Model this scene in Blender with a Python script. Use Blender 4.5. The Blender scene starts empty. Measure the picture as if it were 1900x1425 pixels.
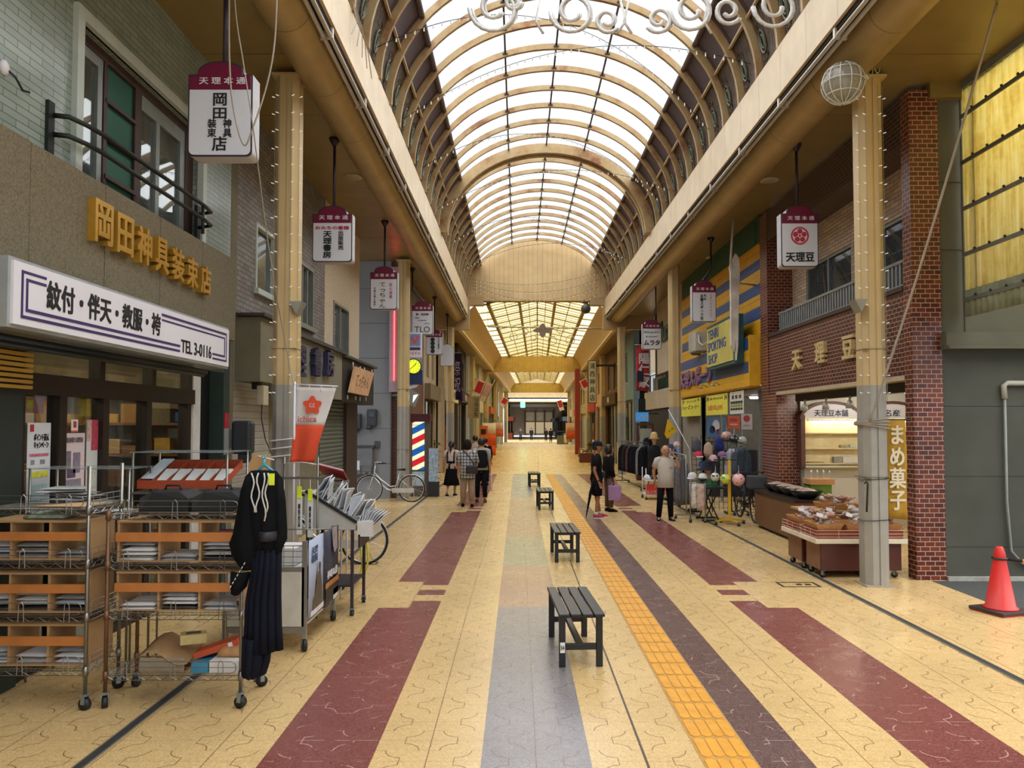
import bpy, math, random
from mathutils import Vector, Matrix
PI = math.pi
random.seed(7)
scn = bpy.context.scene
COL = scn.collection
D = bpy.data
# ---------------------------------------------------------------- camera
F = 1400.0; CX, CY = 962.0, 739.0; H = 2.0; TH = math.atan(50.0 / F)
cam = D.cameras.new('camera'); cam.sensor_fit = 'HORIZONTAL'; cam.sensor_width = 36.0
cam.lens = 36.0 * F / 1900; cam.shift_x = -(CX - 950) / 1900; cam.shift_y = (CY - 712.5) / 1900
cam.clip_start = .05; cam.clip_end = 600
co = D.objects.new('camera', cam); COL.objects.link(co)
co.location = (0, 0, H); co.rotation_euler = (PI / 2 + TH, 0, 0); scn.camera = co
# ---------------------------------------------------------------- sky, exposure
w = D.worlds.new('overcast_sky'); scn.world = w; w.use_nodes = True
nt = w.node_tree; nt.nodes.clear()
wo = nt.nodes.new('ShaderNodeOutputWorld'); bg = nt.nodes.new('ShaderNodeBackground')
tc = nt.nodes.new('ShaderNodeTexCoord'); nz = nt.nodes.new('ShaderNodeTexNoise'); rp = nt.nodes.new('ShaderNodeValToRGB')
nz.inputs['Scale'].default_value = 2.2; nz.inputs['Detail'].default_value = 4
rp.color_ramp.elements[0].position = .35; rp.color_ramp.elements[0].color = (.74, .80, .90, 1)
rp.color_ramp.elements[1].position = .65; rp.color_ramp.elements[1].color = (.95, .97, 1, 1)
nt.links.new(tc.outputs['Generated'], nz.inputs['Vector']); nt.links.new(nz.outputs[0], rp.inputs[0])
nt.links.new(rp.outputs[0], bg.inputs[0]); nt.links.new(bg.outputs[0], wo.inputs[0])
bg.inputs[1].default_value = .53
sun = D.lights.new('overcast_sun', 'SUN'); sun.energy = 4.9; sun.angle = 2.4; sun.color = (1, .97, .93)
so = D.objects.new('overcast_sun', sun); COL.objects.link(so); so.location = (0, 0, 40); so.rotation_euler = (-.12, .06, 0)
vs = scn.view_settings
vs.view_transform = 'Standard'; vs.look = 'None'; vs.gamma = 1; vs.use_curve_mapping = False
vs.exposure = 1.1
cy = scn.cycles
cy.use_denoising = True; cy.max_bounces = 8; cy.diffuse_bounces = 5; cy.glossy_bounces = 3
cy.transmission_bounces = 4; cy.transparent_max_bounces = 24; cy.sample_clamp_indirect = 6; cy.caustics_reflective = False; cy.caustics_refractive = False

# ---------------------------------------------------------------- helpers: positions measured in the street
def _t(py): return (CY - py) / F
def atY(px, py, Y):
    z = Y * math.tan(TH + math.atan(_t(py))); d = Y * math.cos(TH) + z * math.sin(TH)
    return Vector(((px - CX) * d / F, Y, H + z))
def atX(px, py, X):
    d = F * X / (px - CX); v = _t(py) * d
    return Vector((X, d * math.cos(TH) - v * math.sin(TH), H + d * math.sin(TH) + v * math.cos(TH)))
def atZ(px, py, Z=0.0):
    Y = (Z - H) / math.tan(TH + math.atan(_t(py))); d = Y * math.cos(TH) + (Z - H) * math.sin(TH)
    return Vector(((px - CX) * d / F, Y, Z))

# ---------------------------------------------------------------- materials
def lin(h):
    h = h.lstrip('#'); r = []
    for i in (0, 2, 4):
        c = int(h[i:i + 2], 16) / 255
        r.append(c / 12.92 if c <= .04045 else ((c + .055) / 1.055) ** 2.4)
    return (*r, 1)
_M = {}
class NG:
    def __init__(s, mat):
        mat.use_nodes = True; s.nt = mat.node_tree; s.nt.nodes.clear()
        s.out = s.n('ShaderNodeOutputMaterial')
    def n(s, t, **k):
        x = s.nt.nodes.new(t)
        for a, v in k.items(): setattr(x, a, v)
        return x
    def put(s, sock, v):
        if hasattr(v, 'is_output'): s.nt.links.new(v, sock)
        else: sock.default_value = v
    def m(s, op, a, b=0.0, c=0.0):
        x = s.n('ShaderNodeMath', operation=op); s.put(x.inputs[0], a); s.put(x.inputs[1], b); s.put(x.inputs[2], c)
        return x.outputs[0]
    def pos(s):
        g = s.n('ShaderNodeNewGeometry'); sp = s.n('ShaderNodeSeparateXYZ'); s.nt.links.new(g.outputs['Position'], sp.inputs[0])
        return sp.outputs[0], sp.outputs[1], sp.outputs[2]
    def obj(s): return s.n('ShaderNodeTexCoord').outputs['Object']
    def vec(s, x, y, z=0.0):
        c = s.n('ShaderNodeCombineXYZ'); s.put(c.inputs[0], x); s.put(c.inputs[1], y); s.put(c.inputs[2], z); return c.outputs[0]
    def noise(s, vec, scale, detail=3, rough=.55):
        x = s.n('ShaderNodeTexNoise'); x.inputs['Scale'].default_value = scale; x.inputs['Detail'].default_value = detail
        x.inputs['Roughness'].default_value = rough
        if vec is not None: s.nt.links.new(vec, x.inputs['Vector'])
        return x.outputs[0]
    def ramp(s, v, stops):
        r = s.n('ShaderNodeValToRGB'); e = r.color_ramp.elements
        while len(e) < len(stops): e.new(.5)
        for el, (p, c) in zip(e, stops): el.position = p; el.color = lin(c) if isinstance(c, str) else c
        s.put(r.inputs[0], v); return r.outputs[0]
    def mix(s, f, a, b, mode='MIX'):
        x = s.n('ShaderNodeMix', data_type='RGBA', blend_type=mode)
        s.put(x.inputs[0], f); s.put(x.inputs[6], lin(a) if isinstance(a, str) else a); s.put(x.inputs[7], lin(b) if isinstance(b, str) else b)
        return x.outputs[2]
    def bump(s, h, st, dist=.01):
        b = s.n('ShaderNodeBump'); b.inputs['Strength'].default_value = st; b.inputs['Distance'].default_value = dist
        s.put(b.inputs['Height'], h); return b.outputs[0]
    def bsdf(s, col, rough=.5, metal=0.0, nrm=None, spec=.5, link=True):
        p = s.n('ShaderNodeBsdfPrincipled')
        s.put(p.inputs['Base Color'], col); s.put(p.inputs['Roughness'], rough); s.put(p.inputs['Metallic'], metal)
        p.inputs['Specular IOR Level'].default_value = spec
        if nrm is not None: s.put(p.inputs['Normal'], nrm)
        if link: s.nt.links.new(p.outputs[0], s.out.inputs[0])
        return p
def mixh(c, k):
    a = lin(c); return tuple(min(1, x * k) for x in a[:3]) + (1,)
def M(name, col, rough=.55, metal=0.0, var=.1, scale=6.0, bump=0.0, spec=.5, alpha=1.0):
    if name in _M: return _M[name]
    mt = D.materials.new(name); g = NG(mt)
    f = g.noise(g.obj(), scale)
    c = g.ramp(f, [(.3, mixh(col, 1 - var)), (.7, mixh(col, 1 + var))])
    p = g.bsdf(c, rough, metal, g.bump(f, bump) if bump else None, spec if rough < .8 else .2)
    if alpha < 1: p.inputs['Alpha'].default_value = alpha
    mt.diffuse_color = lin(col); _M[name] = mt; return mt
def EM(name, col, st):
    if name in _M: return _M[name]
    mt = D.materials.new(name); g = NG(mt); e = g.n('ShaderNodeEmission'); e.inputs[0].default_value = lin(col); e.inputs[1].default_value = st
    g.nt.links.new(e.outputs[0], g.out.inputs[0]); _M[name] = mt; return mt
def GL(name, tint='#dfe8e6', refl=.12, dirt=.0, rough=.02):
    """window glass: see-through with a mirror share and a film of dirt"""
    if name in _M: return _M[name]
    mt = D.materials.new(name); g = NG(mt)
    t = g.n('ShaderNodeBsdfTransparent'); t.inputs[0].default_value = lin(tint)
    gl = g.n('ShaderNodeBsdfGlossy'); gl.inputs['Roughness'].default_value = rough
    fr = g.n('ShaderNodeFresnel'); g.put(fr.inputs[0], g.m('SUBTRACT', 1.45, g.m('MULTIPLY', g.n('ShaderNodeNewGeometry').outputs['Backfacing'], .76)))
    fac = g.m('ADD', g.m('MULTIPLY', fr.outputs[0], .8), refl)
    mx = g.n('ShaderNodeMixShader'); g.put(mx.inputs[0], fac); g.nt.links.new(t.outputs[0], mx.inputs[1]); g.nt.links.new(gl.outputs[0], mx.inputs[2])
    if dirt:
        d = g.n('ShaderNodeBsdfDiffuse'); d.inputs[0].default_value = lin(tint)
        m2 = g.n('ShaderNodeMixShader'); g.put(m2.inputs[0], g.m('MULTIPLY', g.noise(g.obj(), 3.0), dirt * 2))
        g.nt.links.new(mx.outputs[0], m2.inputs[1]); g.nt.links.new(d.outputs[0], m2.inputs[2]); mx = m2
    g.nt.links.new(mx.outputs[0], g.out.inputs[0]); _M[name] = mt; return mt
def BRICK(name, axis, c1, c2, mortar, bw, bh, ms=.008, rough=.45, off=.5, bump=.5, var=.35, bias=0.0):
    """brick or tile courses on a plane; axis: the two world axes the courses run in, e.g. 'YZ'"""
    if name in _M: return _M[name]
    mt = D.materials.new(name); g = NG(mt); px_, py_, pz_ = g.pos()
    ge = g.n('ShaderNodeNewGeometry'); sn = g.n('ShaderNodeSeparateXYZ'); g.nt.links.new(ge.outputs['True Normal'], sn.inputs[0])
    fx_ = g.m('GREATER_THAN', g.m('ABSOLUTE', sn.outputs[0]), .6); fz_ = g.m('GREATER_THAN', g.m('ABSOLUTE', sn.outputs[2]), .6)
    u_ = g.m('ADD', g.m('MULTIPLY', fx_, py_), g.m('MULTIPLY', g.m('SUBTRACT', 1.0, fx_), px_))
    v = g.vec(u_, g.m('ADD', g.m('MULTIPLY', fz_, py_), g.m('MULTIPLY', g.m('SUBTRACT', 1.0, fz_), pz_)))
    b = g.n('ShaderNodeTexBrick'); b.offset = off
    g.nt.links.new(v, b.inputs['Vector'])
    b.inputs['Scale'].default_value = 1; b.inputs['Brick Width'].default_value = bw; b.inputs['Row Height'].default_value = bh
    b.inputs['Mortar Size'].default_value = ms; b.inputs['Mortar Smooth'].default_value = .1; b.inputs['Bias'].default_value = bias
    b.inputs['Color1'].default_value = lin(c1); b.inputs['Color2'].default_value = lin(c2); b.inputs['Mortar'].default_value = lin(mortar)
    n = g.noise(g.vec(*g.pos()), 1.3, 4)
    c = g.mix(var, b.outputs[0], g.mix(1.0, b.outputs[0], g.ramp(n, [(.3, (.45, .45, .45, 1)), (.7, (1.25, 1.25, 1.25, 1))]), 'MULTIPLY'))
    g.bsdf(c, rough, 0, g.bump(g.m('SUBTRACT', 1.0, b.outputs['Fac']), bump, .006)); _M[name] = mt; return mt
def RIBBED(name, axis, col, pitch, depth=.006, rough=.5, metal=0.0, dark=.55, duty=.2, var=.1):
    """sheet with grooves every `pitch` metres along one world axis (planks, corrugated sheet, shutter slats, panel joints)"""
    if name in _M: return _M[name]
    mt = D.materials.new(name); g = NG(mt); P = dict(zip('XYZ', g.pos()))
    u = g.m('FRACT', g.m('DIVIDE', P[axis], pitch)); tri = g.m('ABSOLUTE', g.m('SUBTRACT', u, .5))
    h = g.m('SMOOTH_MIN', g.m('MULTIPLY', g.m('SUBTRACT', .5, tri), 1 / duty), 1.0, .3)
    n = g.noise(g.vec(*g.pos()), 2.5, 4)
    base = g.ramp(n, [(.3, mixh(col, 1 - var)), (.7, mixh(col, 1 + var))])
    c = g.mix(h, mixh(col, dark), base)
    g.bsdf(c, rough, metal, g.bump(h, .8, depth)); _M[name] = mt; return mt

# ---------------------------------------------------------------- mesh builder
class MB:
    def __init__(s, T=None): s.v = []; s.f = []; s.mi = []; s.sm = []; s.T = T
    def add(s, vs_, fs_, m=0, smooth=False):
        o = len(s.v)
        if s.T is not None: vs_ = [s.T @ Vector(p) for p in vs_]
        s.v += [tuple(p) for p in vs_]
        for f in fs_: s.f.append([i + o for i in f]); s.mi.append(m); s.sm.append(smooth)
        return s
    def box(s, x0, y0, z0, x1, y1, z1, m=0):
        x0, x1 = min(x0, x1), max(x0, x1); y0, y1 = min(y0, y1), max(y0, y1); z0, z1 = min(z0, z1), max(z0, z1)
        s.k = (getattr(s, 'k', 0) + 1) % 8; e = s.k * .00035; x0 -= e; y0 -= e; z0 -= e; x1 += e; y1 += e; z1 += e
        return s.add([(x0, y0, z0), (x1, y0, z0), (x1, y1, z0), (x0, y1, z0), (x0, y0, z1), (x1, y0, z1), (x1, y1, z1), (x0, y1, z1)],
                     [(0, 3, 2, 1), (4, 5, 6, 7), (0, 1, 5, 4), (1, 2, 6, 5), (2, 3, 7, 6), (3, 0, 4, 7)], m)
    def cbox(s, c, d, m=0): return s.box(c[0] - d[0] / 2, c[1] - d[1] / 2, c[2] - d[2] / 2, c[0] + d[0] / 2, c[1] + d[1] / 2, c[2] + d[2] / 2, m)
    def bar(s, p, q, a, b=None, m=0, up=(0, 0, 1)):
        """rectangular bar from p to q; a wide (sideways), b high (towards up)"""
        p, q = Vector(p), Vector(q); b = a if b is None else b; d = (q - p).normalized(); u = Vector(up)
        if abs(d.dot(u)) > .98: u = Vector((0, 1, 0))
        x = d.cross(u).normalized() * a / 2; y = x.cross(d).normalized() * b / 2
        return s.add([p - x - y, p + x - y, p + x + y, p - x + y, q - x - y, q + x - y, q + x + y, q - x + y],
                     [(0, 1, 2, 3), (7, 6, 5, 4), (0, 4, 5, 1), (1, 5, 6, 2), (2, 6, 7, 3), (3, 7, 4, 0)], m)
    def tube(s, pts, r, n=6, m=0, closed=False, caps=True):
        pts = [Vector(p) for p in pts]; N = len(pts); rs = r if isinstance(r, (list, tuple)) else [r] * N
        vs_ = []; ref = None
        for i, p in enumerate(pts):
            a = pts[i - 1] if (i > 0 or closed) else p; b = pts[(i + 1) % N] if (i < N - 1 or closed) else p
            d = (b - a)
            d = d.normalized() if d.length > 1e-9 else Vector((0, 0, 1))
            if ref is None: ref = Vector((0, 0, 1)) if abs(d.z) < .9 else Vector((1, 0, 0))
            x = d.cross(ref)
            if x.length < 1e-4: x = d.cross(Vector((.3, 1, .2)))
            x.normalize(); y = d.cross(x); ref = x.cross(d)
            for k in range(n):
                t = 2 * PI * k / n; vs_.append(p + x * math.cos(t) * rs[i] + y * math.sin(t) * rs[i])
        fs_ = []
        for i in range(N if closed else N - 1):
            j = (i + 1) % N
            for k in range(n): l = (k + 1) % n; fs_.append((i * n + k, i * n + l, j * n + l, j * n + k))
        if caps and not closed: fs_ += [tuple(range(n))[::-1], tuple((N - 1) * n + k for k in range(n))]
        return s.add(vs_, fs_, m, n > 4)
    def cyl(s, p, q, r, n=12, m=0, r2=None): return s.tube([p, q], [r, r if r2 is None else r2], n, m)
    def lathe(s, prof, c=(0, 0, 0), n=20, m=0, sx=1, sy=1):
        vs_ = []; L = len(prof)
        for r, z in prof:
            for k in range(n): t = 2 * PI * k / n; vs_.append((c[0] + r * sx * math.cos(t), c[1] + r * sy * math.sin(t), c[2] + z))
        fs_ = [(i * n + k, i * n + (k + 1) % n, (i + 1) * n + (k + 1) % n, (i + 1) * n + k) for i in range(L - 1) for k in range(n)]
        fs_ += [tuple(range(n))[::-1], tuple((L - 1) * n + k for k in range(n))]
        return s.add(vs_, fs_, m, True)
    def sph(s, c, r, nu=12, nv=8, m=0):
        r = (r, r, r) if not isinstance(r, (tuple, list)) else r; vs_ = [(c[0], c[1], c[2] - r[2])]
        for j in range(1, nv):
            a = -PI / 2 + PI * j / nv
            for k in range(nu): t = 2 * PI * k / nu; vs_.append((c[0] + r[0] * math.cos(a) * math.cos(t), c[1] + r[1] * math.cos(a) * math.sin(t), c[2] + r[2] * math.sin(a)))
        vs_.append((c[0], c[1], c[2] + r[2])); e = len(vs_) - 1
        fs_ = [(0, 1 + (k + 1) % nu, 1 + k) for k in range(nu)] + [(e, 1 + (nv - 2) * nu + k, 1 + (nv - 2) * nu + (k + 1) % nu) for k in range(nu)]
        for j in range(nv - 2):
            for k in range(nu): l = (k + 1) % nu; fs_.append((1 + j * nu + k, 1 + j * nu + l, 1 + (j + 1) * nu + l, 1 + (j + 1) * nu + k))
        return s.add(vs_, fs_, m, True)
    def prism(s, poly, d, m=0, smooth=False):
        """closed polygon (3D points) pushed along vector d"""
        n = len(poly); d = Vector(d); a = [Vector(p) for p in poly]
        return s.add(a + [p + d for p in a], [tuple(range(n))[::-1], tuple(range(n, 2 * n))] + [(i, (i + 1) % n, n + (i + 1) % n, n + i) for i in range(n)], m, smooth)
    def loft(s, rings, m=0, caps=True, smooth=True, close=True):
        n = len(rings[0]); vs_ = [p for r in rings for p in r]; fs_ = []
        for i in range(len(rings) - 1):
            for k in range(n if close else n - 1): l = (k + 1) % n; fs_.append((i * n + k, i * n + l, (i + 1) * n + l, (i + 1) * n + k))
        if caps and close: fs_ += [tuple(range(n))[::-1], tuple((len(rings) - 1) * n + k for k in range(n))]
        return s.add(vs_, fs_, m, smooth)
    def sheet(s, grid, th=.004, m=0):
        """thin curved sheet from a grid of points, with thickness th along its normals"""
        R, C = len(grid), len(grid[0]); G = [[Vector(p) for p in r] for r in grid]; back = []
        for i in range(R):
            row = []
            for j in range(C):
                du = G[i][min(j + 1, C - 1)] - G[i][max(j - 1, 0)]; dv = G[min(i + 1, R - 1)][j] - G[max(i - 1, 0)][j]
                nn = du.cross(dv); nn = nn.normalized() if nn.length > 1e-9 else Vector((0, 0, 1)); row.append(G[i][j] - nn * th)
            back.append(row)
        vs_ = [p for r in G for p in r] + [p for r in back for p in r]; o = R * C; fs_ = []
        for i in range(R - 1):
            for j in range(C - 1):
                a, b, c, d = i * C + j, i * C + j + 1, (i + 1) * C + j + 1, (i + 1) * C + j
                fs_ += [(a, b, c, d), (o + d, o + c, o + b, o + a)]
        for j in range(C - 1): fs_ += [(o + j, o + j + 1, j + 1, j), ((R - 1) * C + j, (R - 1) * C + j + 1, o + (R - 1) * C + j + 1, o + (R - 1) * C + j)]
        for i in range(R - 1): fs_ += [(i * C, (i + 1) * C, o + (i + 1) * C, o + i * C), (o + i * C + C - 1, o + (i + 1) * C + C - 1, (i + 1) * C + C - 1, i * C + C - 1)]
        return s.add(vs_, fs_, m, True)
    def build(s, name, mats, parent=None, bevel=0.0, local=False):
        mats = mats if isinstance(mats, (list, tuple)) else [mats]
        V = s.v
        if parent is None:
            xs = [p[0] for p in V]; ys = [p[1] for p in V]; zs = [p[2] for p in V]
            org = Vector(((min(xs) + max(xs)) / 2, (min(ys) + max(ys)) / 2, min(zs)))
        else: org = Vector((0, 0, 0)) if local else wloc(parent)
        if not local: V = [(p[0] - org[0], p[1] - org[1], p[2] - org[2]) for p in V]
        me = D.meshes.new(name); me.from_pydata(V, [], s.f)
        for mt in mats: me.materials.append(mt)
        me.polygons.foreach_set('material_index', s.mi); me.polygons.foreach_set('use_smooth', s.sm); me.update()
        o = D.objects.new(name, me); COL.objects.link(o)
        if parent is not None: o.parent = parent
        elif not local: o.location = org
        if bevel:
            b = o.modifiers.new('edge', 'BEVEL'); b.width = bevel; b.segments = 2; b.limit_method = 'ANGLE'; b.angle_limit = .6
        return o
def wloc(o):
    l = Vector((0, 0, 0))
    while o is not None: l += o.location; o = o.parent
    return l
def tag(o, label, cat, group=None, kind=None):
    o['label'] = label; o['category'] = cat
    if group: o['group'] = group
    if kind: o['kind'] = kind
    return o
def thing(name, label, cat, loc=(0, 0, 0), rz=0.0, group=None):
    o = D.objects.new(name, None); COL.objects.link(o); o.location = loc; o.rotation_euler = (0, 0, rz); o.empty_display_size = .1
    return tag(o, label, cat, group)
def struct(name, mb, mats, label, cat, bevel=0.0):
    o = mb.build(name, mats, None, bevel); return tag(o, label, cat, None, 'structure')
KIDS = {}
def dup(root, loc, rz=None, label=None, group=None, parent=None):
    c = root.copy(); COL.objects.link(c)
    if parent is not None: c.parent = parent
    else:
        c.location = loc
        if rz is not None: c.rotation_euler = (0, 0, rz)
    if label: c['label'] = label
    if group: c['group'] = group
    if root.name not in KIDS: KIDS[root.name] = list(root.children)
    for k in KIDS[root.name]: dup(k, None, parent=c)
    return c
_TX = {}
def text(body, w, h, c, xd, yd, mat, parent, name='lettering', depth=.003, bold=.012, vert=False, stretch=True, label=None, local=False, sl=1.0):
    """flat or raised lettering fitted into w by h round point c in the plane xd, yd"""
    if vert: body = '\n'.join(body)
    key = (body, depth > .004, sl)
    if key not in _TX:
        cu = D.curves.new('t', 'FONT'); cu.body = body; cu.extrude = .5; cu.align_x = 'CENTER'; cu.resolution_u = 3
        cu.space_line = sl
        t = D.objects.new('t', cu); me = D.meshes.new_from_object(t); D.objects.remove(t)
        _TX[key] = ([tuple(v.co) for v in me.vertices], [tuple(p.vertices) for p in me.polygons]); D.meshes.remove(me); D.curves.remove(cu)
    V, Fc = _TX[key]
    x0 = min(p[0] for p in V); x1 = max(p[0] for p in V); y0 = min(p[1] for p in V); y1 = max(p[1] for p in V)
    sx = w / (x1 - x0); sy = h / (y1 - y0)
    if not stretch: sx = sy = min(sx, sy)
    c = Vector(c); xd = Vector(xd).normalized(); yd = Vector(yd).normalized(); nd = xd.cross(yd)
    mb = MB(); sh = [(0, 0)] if bold < .01 else [(-bold, -bold * .6), (bold * .93, -bold * .52), (bold, bold * .6), (-bold * .91, bold * .67)]
    for i, (bx, by) in enumerate(sh):
        mb.add([c + xd * (p[0] + bx - (x0 + x1) / 2) * sx + yd * (p[1] + by - (y0 + y1) / 2) * sy + nd * (p[2] + .5) * (depth + .0006 * i) for p in V], Fc)
    o = mb.build(name, mat, parent, local=local)
    if label: o['label'] = label
    return o
# ================================================================ FLOOR
def floor_material():
    mt = D.materials.new('terrazzo_tiles'); g = NG(mt); X, Y, Z = g.pos(); m = g.m
    S = .328; x = m('SUBTRACT', X, .105)
    def bx(a, b): return m('MULTIPLY', m('GREATER_THAN', X, a), m('LESS_THAN', X, b))
    def by(a, b): return m('MULTIPLY', m('GREATER_THAN', Y, a), m('LESS_THAN', Y, b))
    def OR(*a):
        r = a[0]
        for q in a[1:]: r = m('MAXIMUM', r, q)
        return r
    def AND(a, b): return m('MULTIPLY', a, b)
    near = m('LESS_THAN', Y, 31.0)
    n1 = g.noise(g.vec(X, Y), 90, 2); n2 = g.noise(g.vec(X, Y), .9, 4); sp = g.n('ShaderNodeTexVoronoi'); sp.inputs['Scale'].default_value = 130
    g.nt.links.new(g.vec(X, Y), sp.inputs['Vector'])
    chip = sp.outputs['Color']; sepc = g.n('ShaderNodeSeparateColor'); g.nt.links.new(chip, sepc.inputs[0])
    grain = m('ADD', m('MULTIPLY', m('SUBTRACT', n1, .5), .5), m('MULTIPLY', m('SUBTRACT', sepc.outputs[0], .5), .34))
    yel = g.ramp(m('ADD', .5, grain), [(.15, '#b08c5a'), (.5, '#d6b67c'), (.9, '#edd8a8')])
    red = g.ramp(m('ADD', .5, grain), [(.15, '#552826'), (.5, '#7e4640'), (.92, '#a5716a')])
    dk = g.ramp(m('ADD', .5, grain), [(.15, '#43312f'), (.5, '#674f4b'), (.92, '#96827e')])
    gry = g.ramp(m('ADD', .5, grain), [(.15, '#5d595c'), (.5, '#837e80'), (.92, '#b0acac')])
    pnk = g.ramp(m('ADD', .5, grain), [(.15, '#7c5c4c'), (.5, '#a5826c'), (.92, '#c6a790')])
    grn = g.ramp(m('ADD', .5, grain), [(.15, '#6d6a55'), (.5, '#938f78'), (.92, '#b3b09a')])
    c = yel
    strip = g.mix(by(8.4, 10.8), gry, pnk); strip = g.mix(by(10.8, 13.6), strip, grn); strip = g.mix(by(13.6, 21.0), strip, pnk)
    c = g.mix(AND(bx(-.223, .433), near), c, strip)
    c = g.mix(AND(bx(1.417, 1.745), near), c, dk)
    def gapY(y0):
        # red stripes stop for an inset of yellow and one short bar
        lo_o, hi_o = y0 - .75, y0 + .62; a, b, c_, d = y0 - .43, y0 - .13, y0 + .15, y0 + .42
        return lo_o, hi_o, a, b, c_, d
    def stripe(ox0, ox1, ix0, ix1):
        o_ = bx(ox0, ox1); i_ = bx(ix0, ix1)
        ro = None; ri = None
        for y0 in (9.1, 18.2):
            lo, hi, a, b, c_, d = gapY(y0)
            go = by(lo, hi); gi = OR(by(a, b), by(c_, d))
            ro = go if ro is None else OR(ro, go); ri = gi if ri is None else OR(ri, gi)
        return OR(AND(o_, m('SUBTRACT', 1.0, ro)), AND(i_, m('SUBTRACT', 1.0, ri)))
    rs = OR(stripe(-1.535, -1.2, -1.2, -.879), stripe(2.73, 3.06, 2.40, 2.73))
    rs = AND(rs, near); c = g.mix(rs, c, red)
    # tile figure: waisted spools, staggered, with straight joints
    def lattice(ox, oy):
        u = m('ABSOLUTE', m('SUBTRACT', m('MODULO', m('ADD', m('SUBTRACT', x, ox), 65.6 + S), 2 * S), S))
        v = m('ABSOLUTE', m('SUBTRACT', m('MODULO', m('ADD', m('SUBTRACT', Y, oy), 60.3), .6), .3))
        du = m('SUBTRACT', u, .164); dv = m('SUBTRACT', v, .15)
        r = m('SQRT', m('ADD', m('MULTIPLY', du, du), m('MULTIPLY', dv, dv)))
        arc = AND(m('LESS_THAN', m('ABSOLUTE', m('SUBTRACT', r, .1)), .0035), AND(m('LESS_THAN', u, .164), m('LESS_THAN', v, .15)))
        end = AND(m('LESS_THAN', m('ABSOLUTE', du), .003), m('LESS_THAN', v, .05))
        top = AND(m('LESS_THAN', m('ABSOLUTE', dv), .0022), m('LESS_THAN', u, .06))
        return OR(arc, end), top
    a1, t1 = lattice(0, 4.866 - .0); a2, t2 = lattice(S, 4.866 + .3)
    hj = m('LESS_THAN', m('ABSOLUTE', m('SUBTRACT', m('MODULO', m('ADD', m('SUBTRACT', Y, 4.866), 60.15), .3), .15)), .0022)
    vj = m('LESS_THAN', m('ABSOLUTE', m('SUBTRACT', m('MODULO', m('ADD', x, 65.6 + S), 2 * S), S)), .0035)
    fine = OR(hj, t1, t2); arcs = OR(a1, a2)
    flat = OR(AND(bx(1.089, 1.417), near), m('GREATER_THAN', Y, 31.0))
    keep = m('SUBTRACT', 1.0, flat)
    worn = m('GREATER_THAN', g.noise(g.vec(X, Y), 5.5, 2), .52)
    reddk = OR(rs, bx(1.417, 1.745))
    lines = AND(OR(m('MULTIPLY', arcs, .8), m('MULTIPLY', fine, .4), m('MULTIPLY', vj, .75)), keep)
    dkl = m('MULTIPLY', lines, m('SUBTRACT', 1.0, reddk))
    c = g.mix(dkl, c, '#5a3f22')
    ltl = AND(AND(OR(arcs, fine), reddk), AND(worn, keep)); c = g.mix(m('MULTIPLY', ltl, .8), c, '#c9aaa0')
    farj = AND(m('GREATER_THAN', Y, 31.0), OR(m('LESS_THAN', m('MODULO', Y, 3.0), .05), m('LESS_THAN', m('ABSOLUTE', m('SUBTRACT', X, m('MULTIPLY', Y, .026))), .03)))
    c = g.mix(m('MULTIPLY', farj, .6), c, '#8a6a3c')
    c = g.mix(AND(m('LESS_THAN', m('ABSOLUTE', m('SUBTRACT', X, .762)), .008), near), c, '#4d4236')
    # wear: broad dull and dirty patches
    c = g.mix(.35, c, g.mix(1.0, c, g.ramp(n2, [(.3, (.72, .70, .68, 1)), (.65, (1.1, 1.1, 1.1, 1))]), 'MULTIPLY'))
    rough = m('ADD', .17, m('MULTIPLY', g.noise(g.vec(X, Y), 2.3, 5, .7), .22))
    nb = g.bump(m('ADD', m('MULTIPLY', g.noise(g.vec(X, Y), 14, 3), .5), m('MULTIPLY', lines, -.3)), .06, .01)
    g.bsdf(c, rough, 0, nb, .5)
    return mt
FLOOR = floor_material()
struct('floor', MB().box(-3.9, -8, -.2, 5.3, 9.78, 0).box(-3.9, 9.78, -.2, 9, 20, 0).box(-9, 20, -.2, 12, 130, 0), FLOOR, 'polished yellow terrazzo street floor with red, grey and brown stripes', 'floor')
ASPH = M('asphalt', '#4a4c4a', .85, 0, .2, 30, .3)
struct('floor.001', MB().box(5.3, -8, -.2, 14, 9.78, 0), ASPH, 'dark asphalt of the side lane behind the red cone', 'ground')
struct('floor.002', MB().box(-9, -8, -.2, -3.9, 20, .0), M('shop_threshold', '#7d8286', .7, 0, .1, 12), 'grey concrete strip and floor in front of and inside the left shops', 'floor')
# covered drain channels at both edges of the street
DRN = M('drain_steel', '#474746', .5, .4, .15, 20); DRE = M('drain_edge', '#8b8578', .5, .3)
for X, lb in ((-2.57, 'dark drain channel cover running along the left edge of the street'), (3.93, 'dark drain channel cover running along the right edge of the street')):
    mb = MB().box(X - .03, -2, -.01, X + .03, 31, .004).box(X - .037, -2, -.01, X - .03, 31, .006, 1).box(X + .03, -2, -.01, X + .037, 31, .006, 1)
    tag(mb.build('drain_cover', [DRN, DRE]), lb, 'drain cover')
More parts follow.
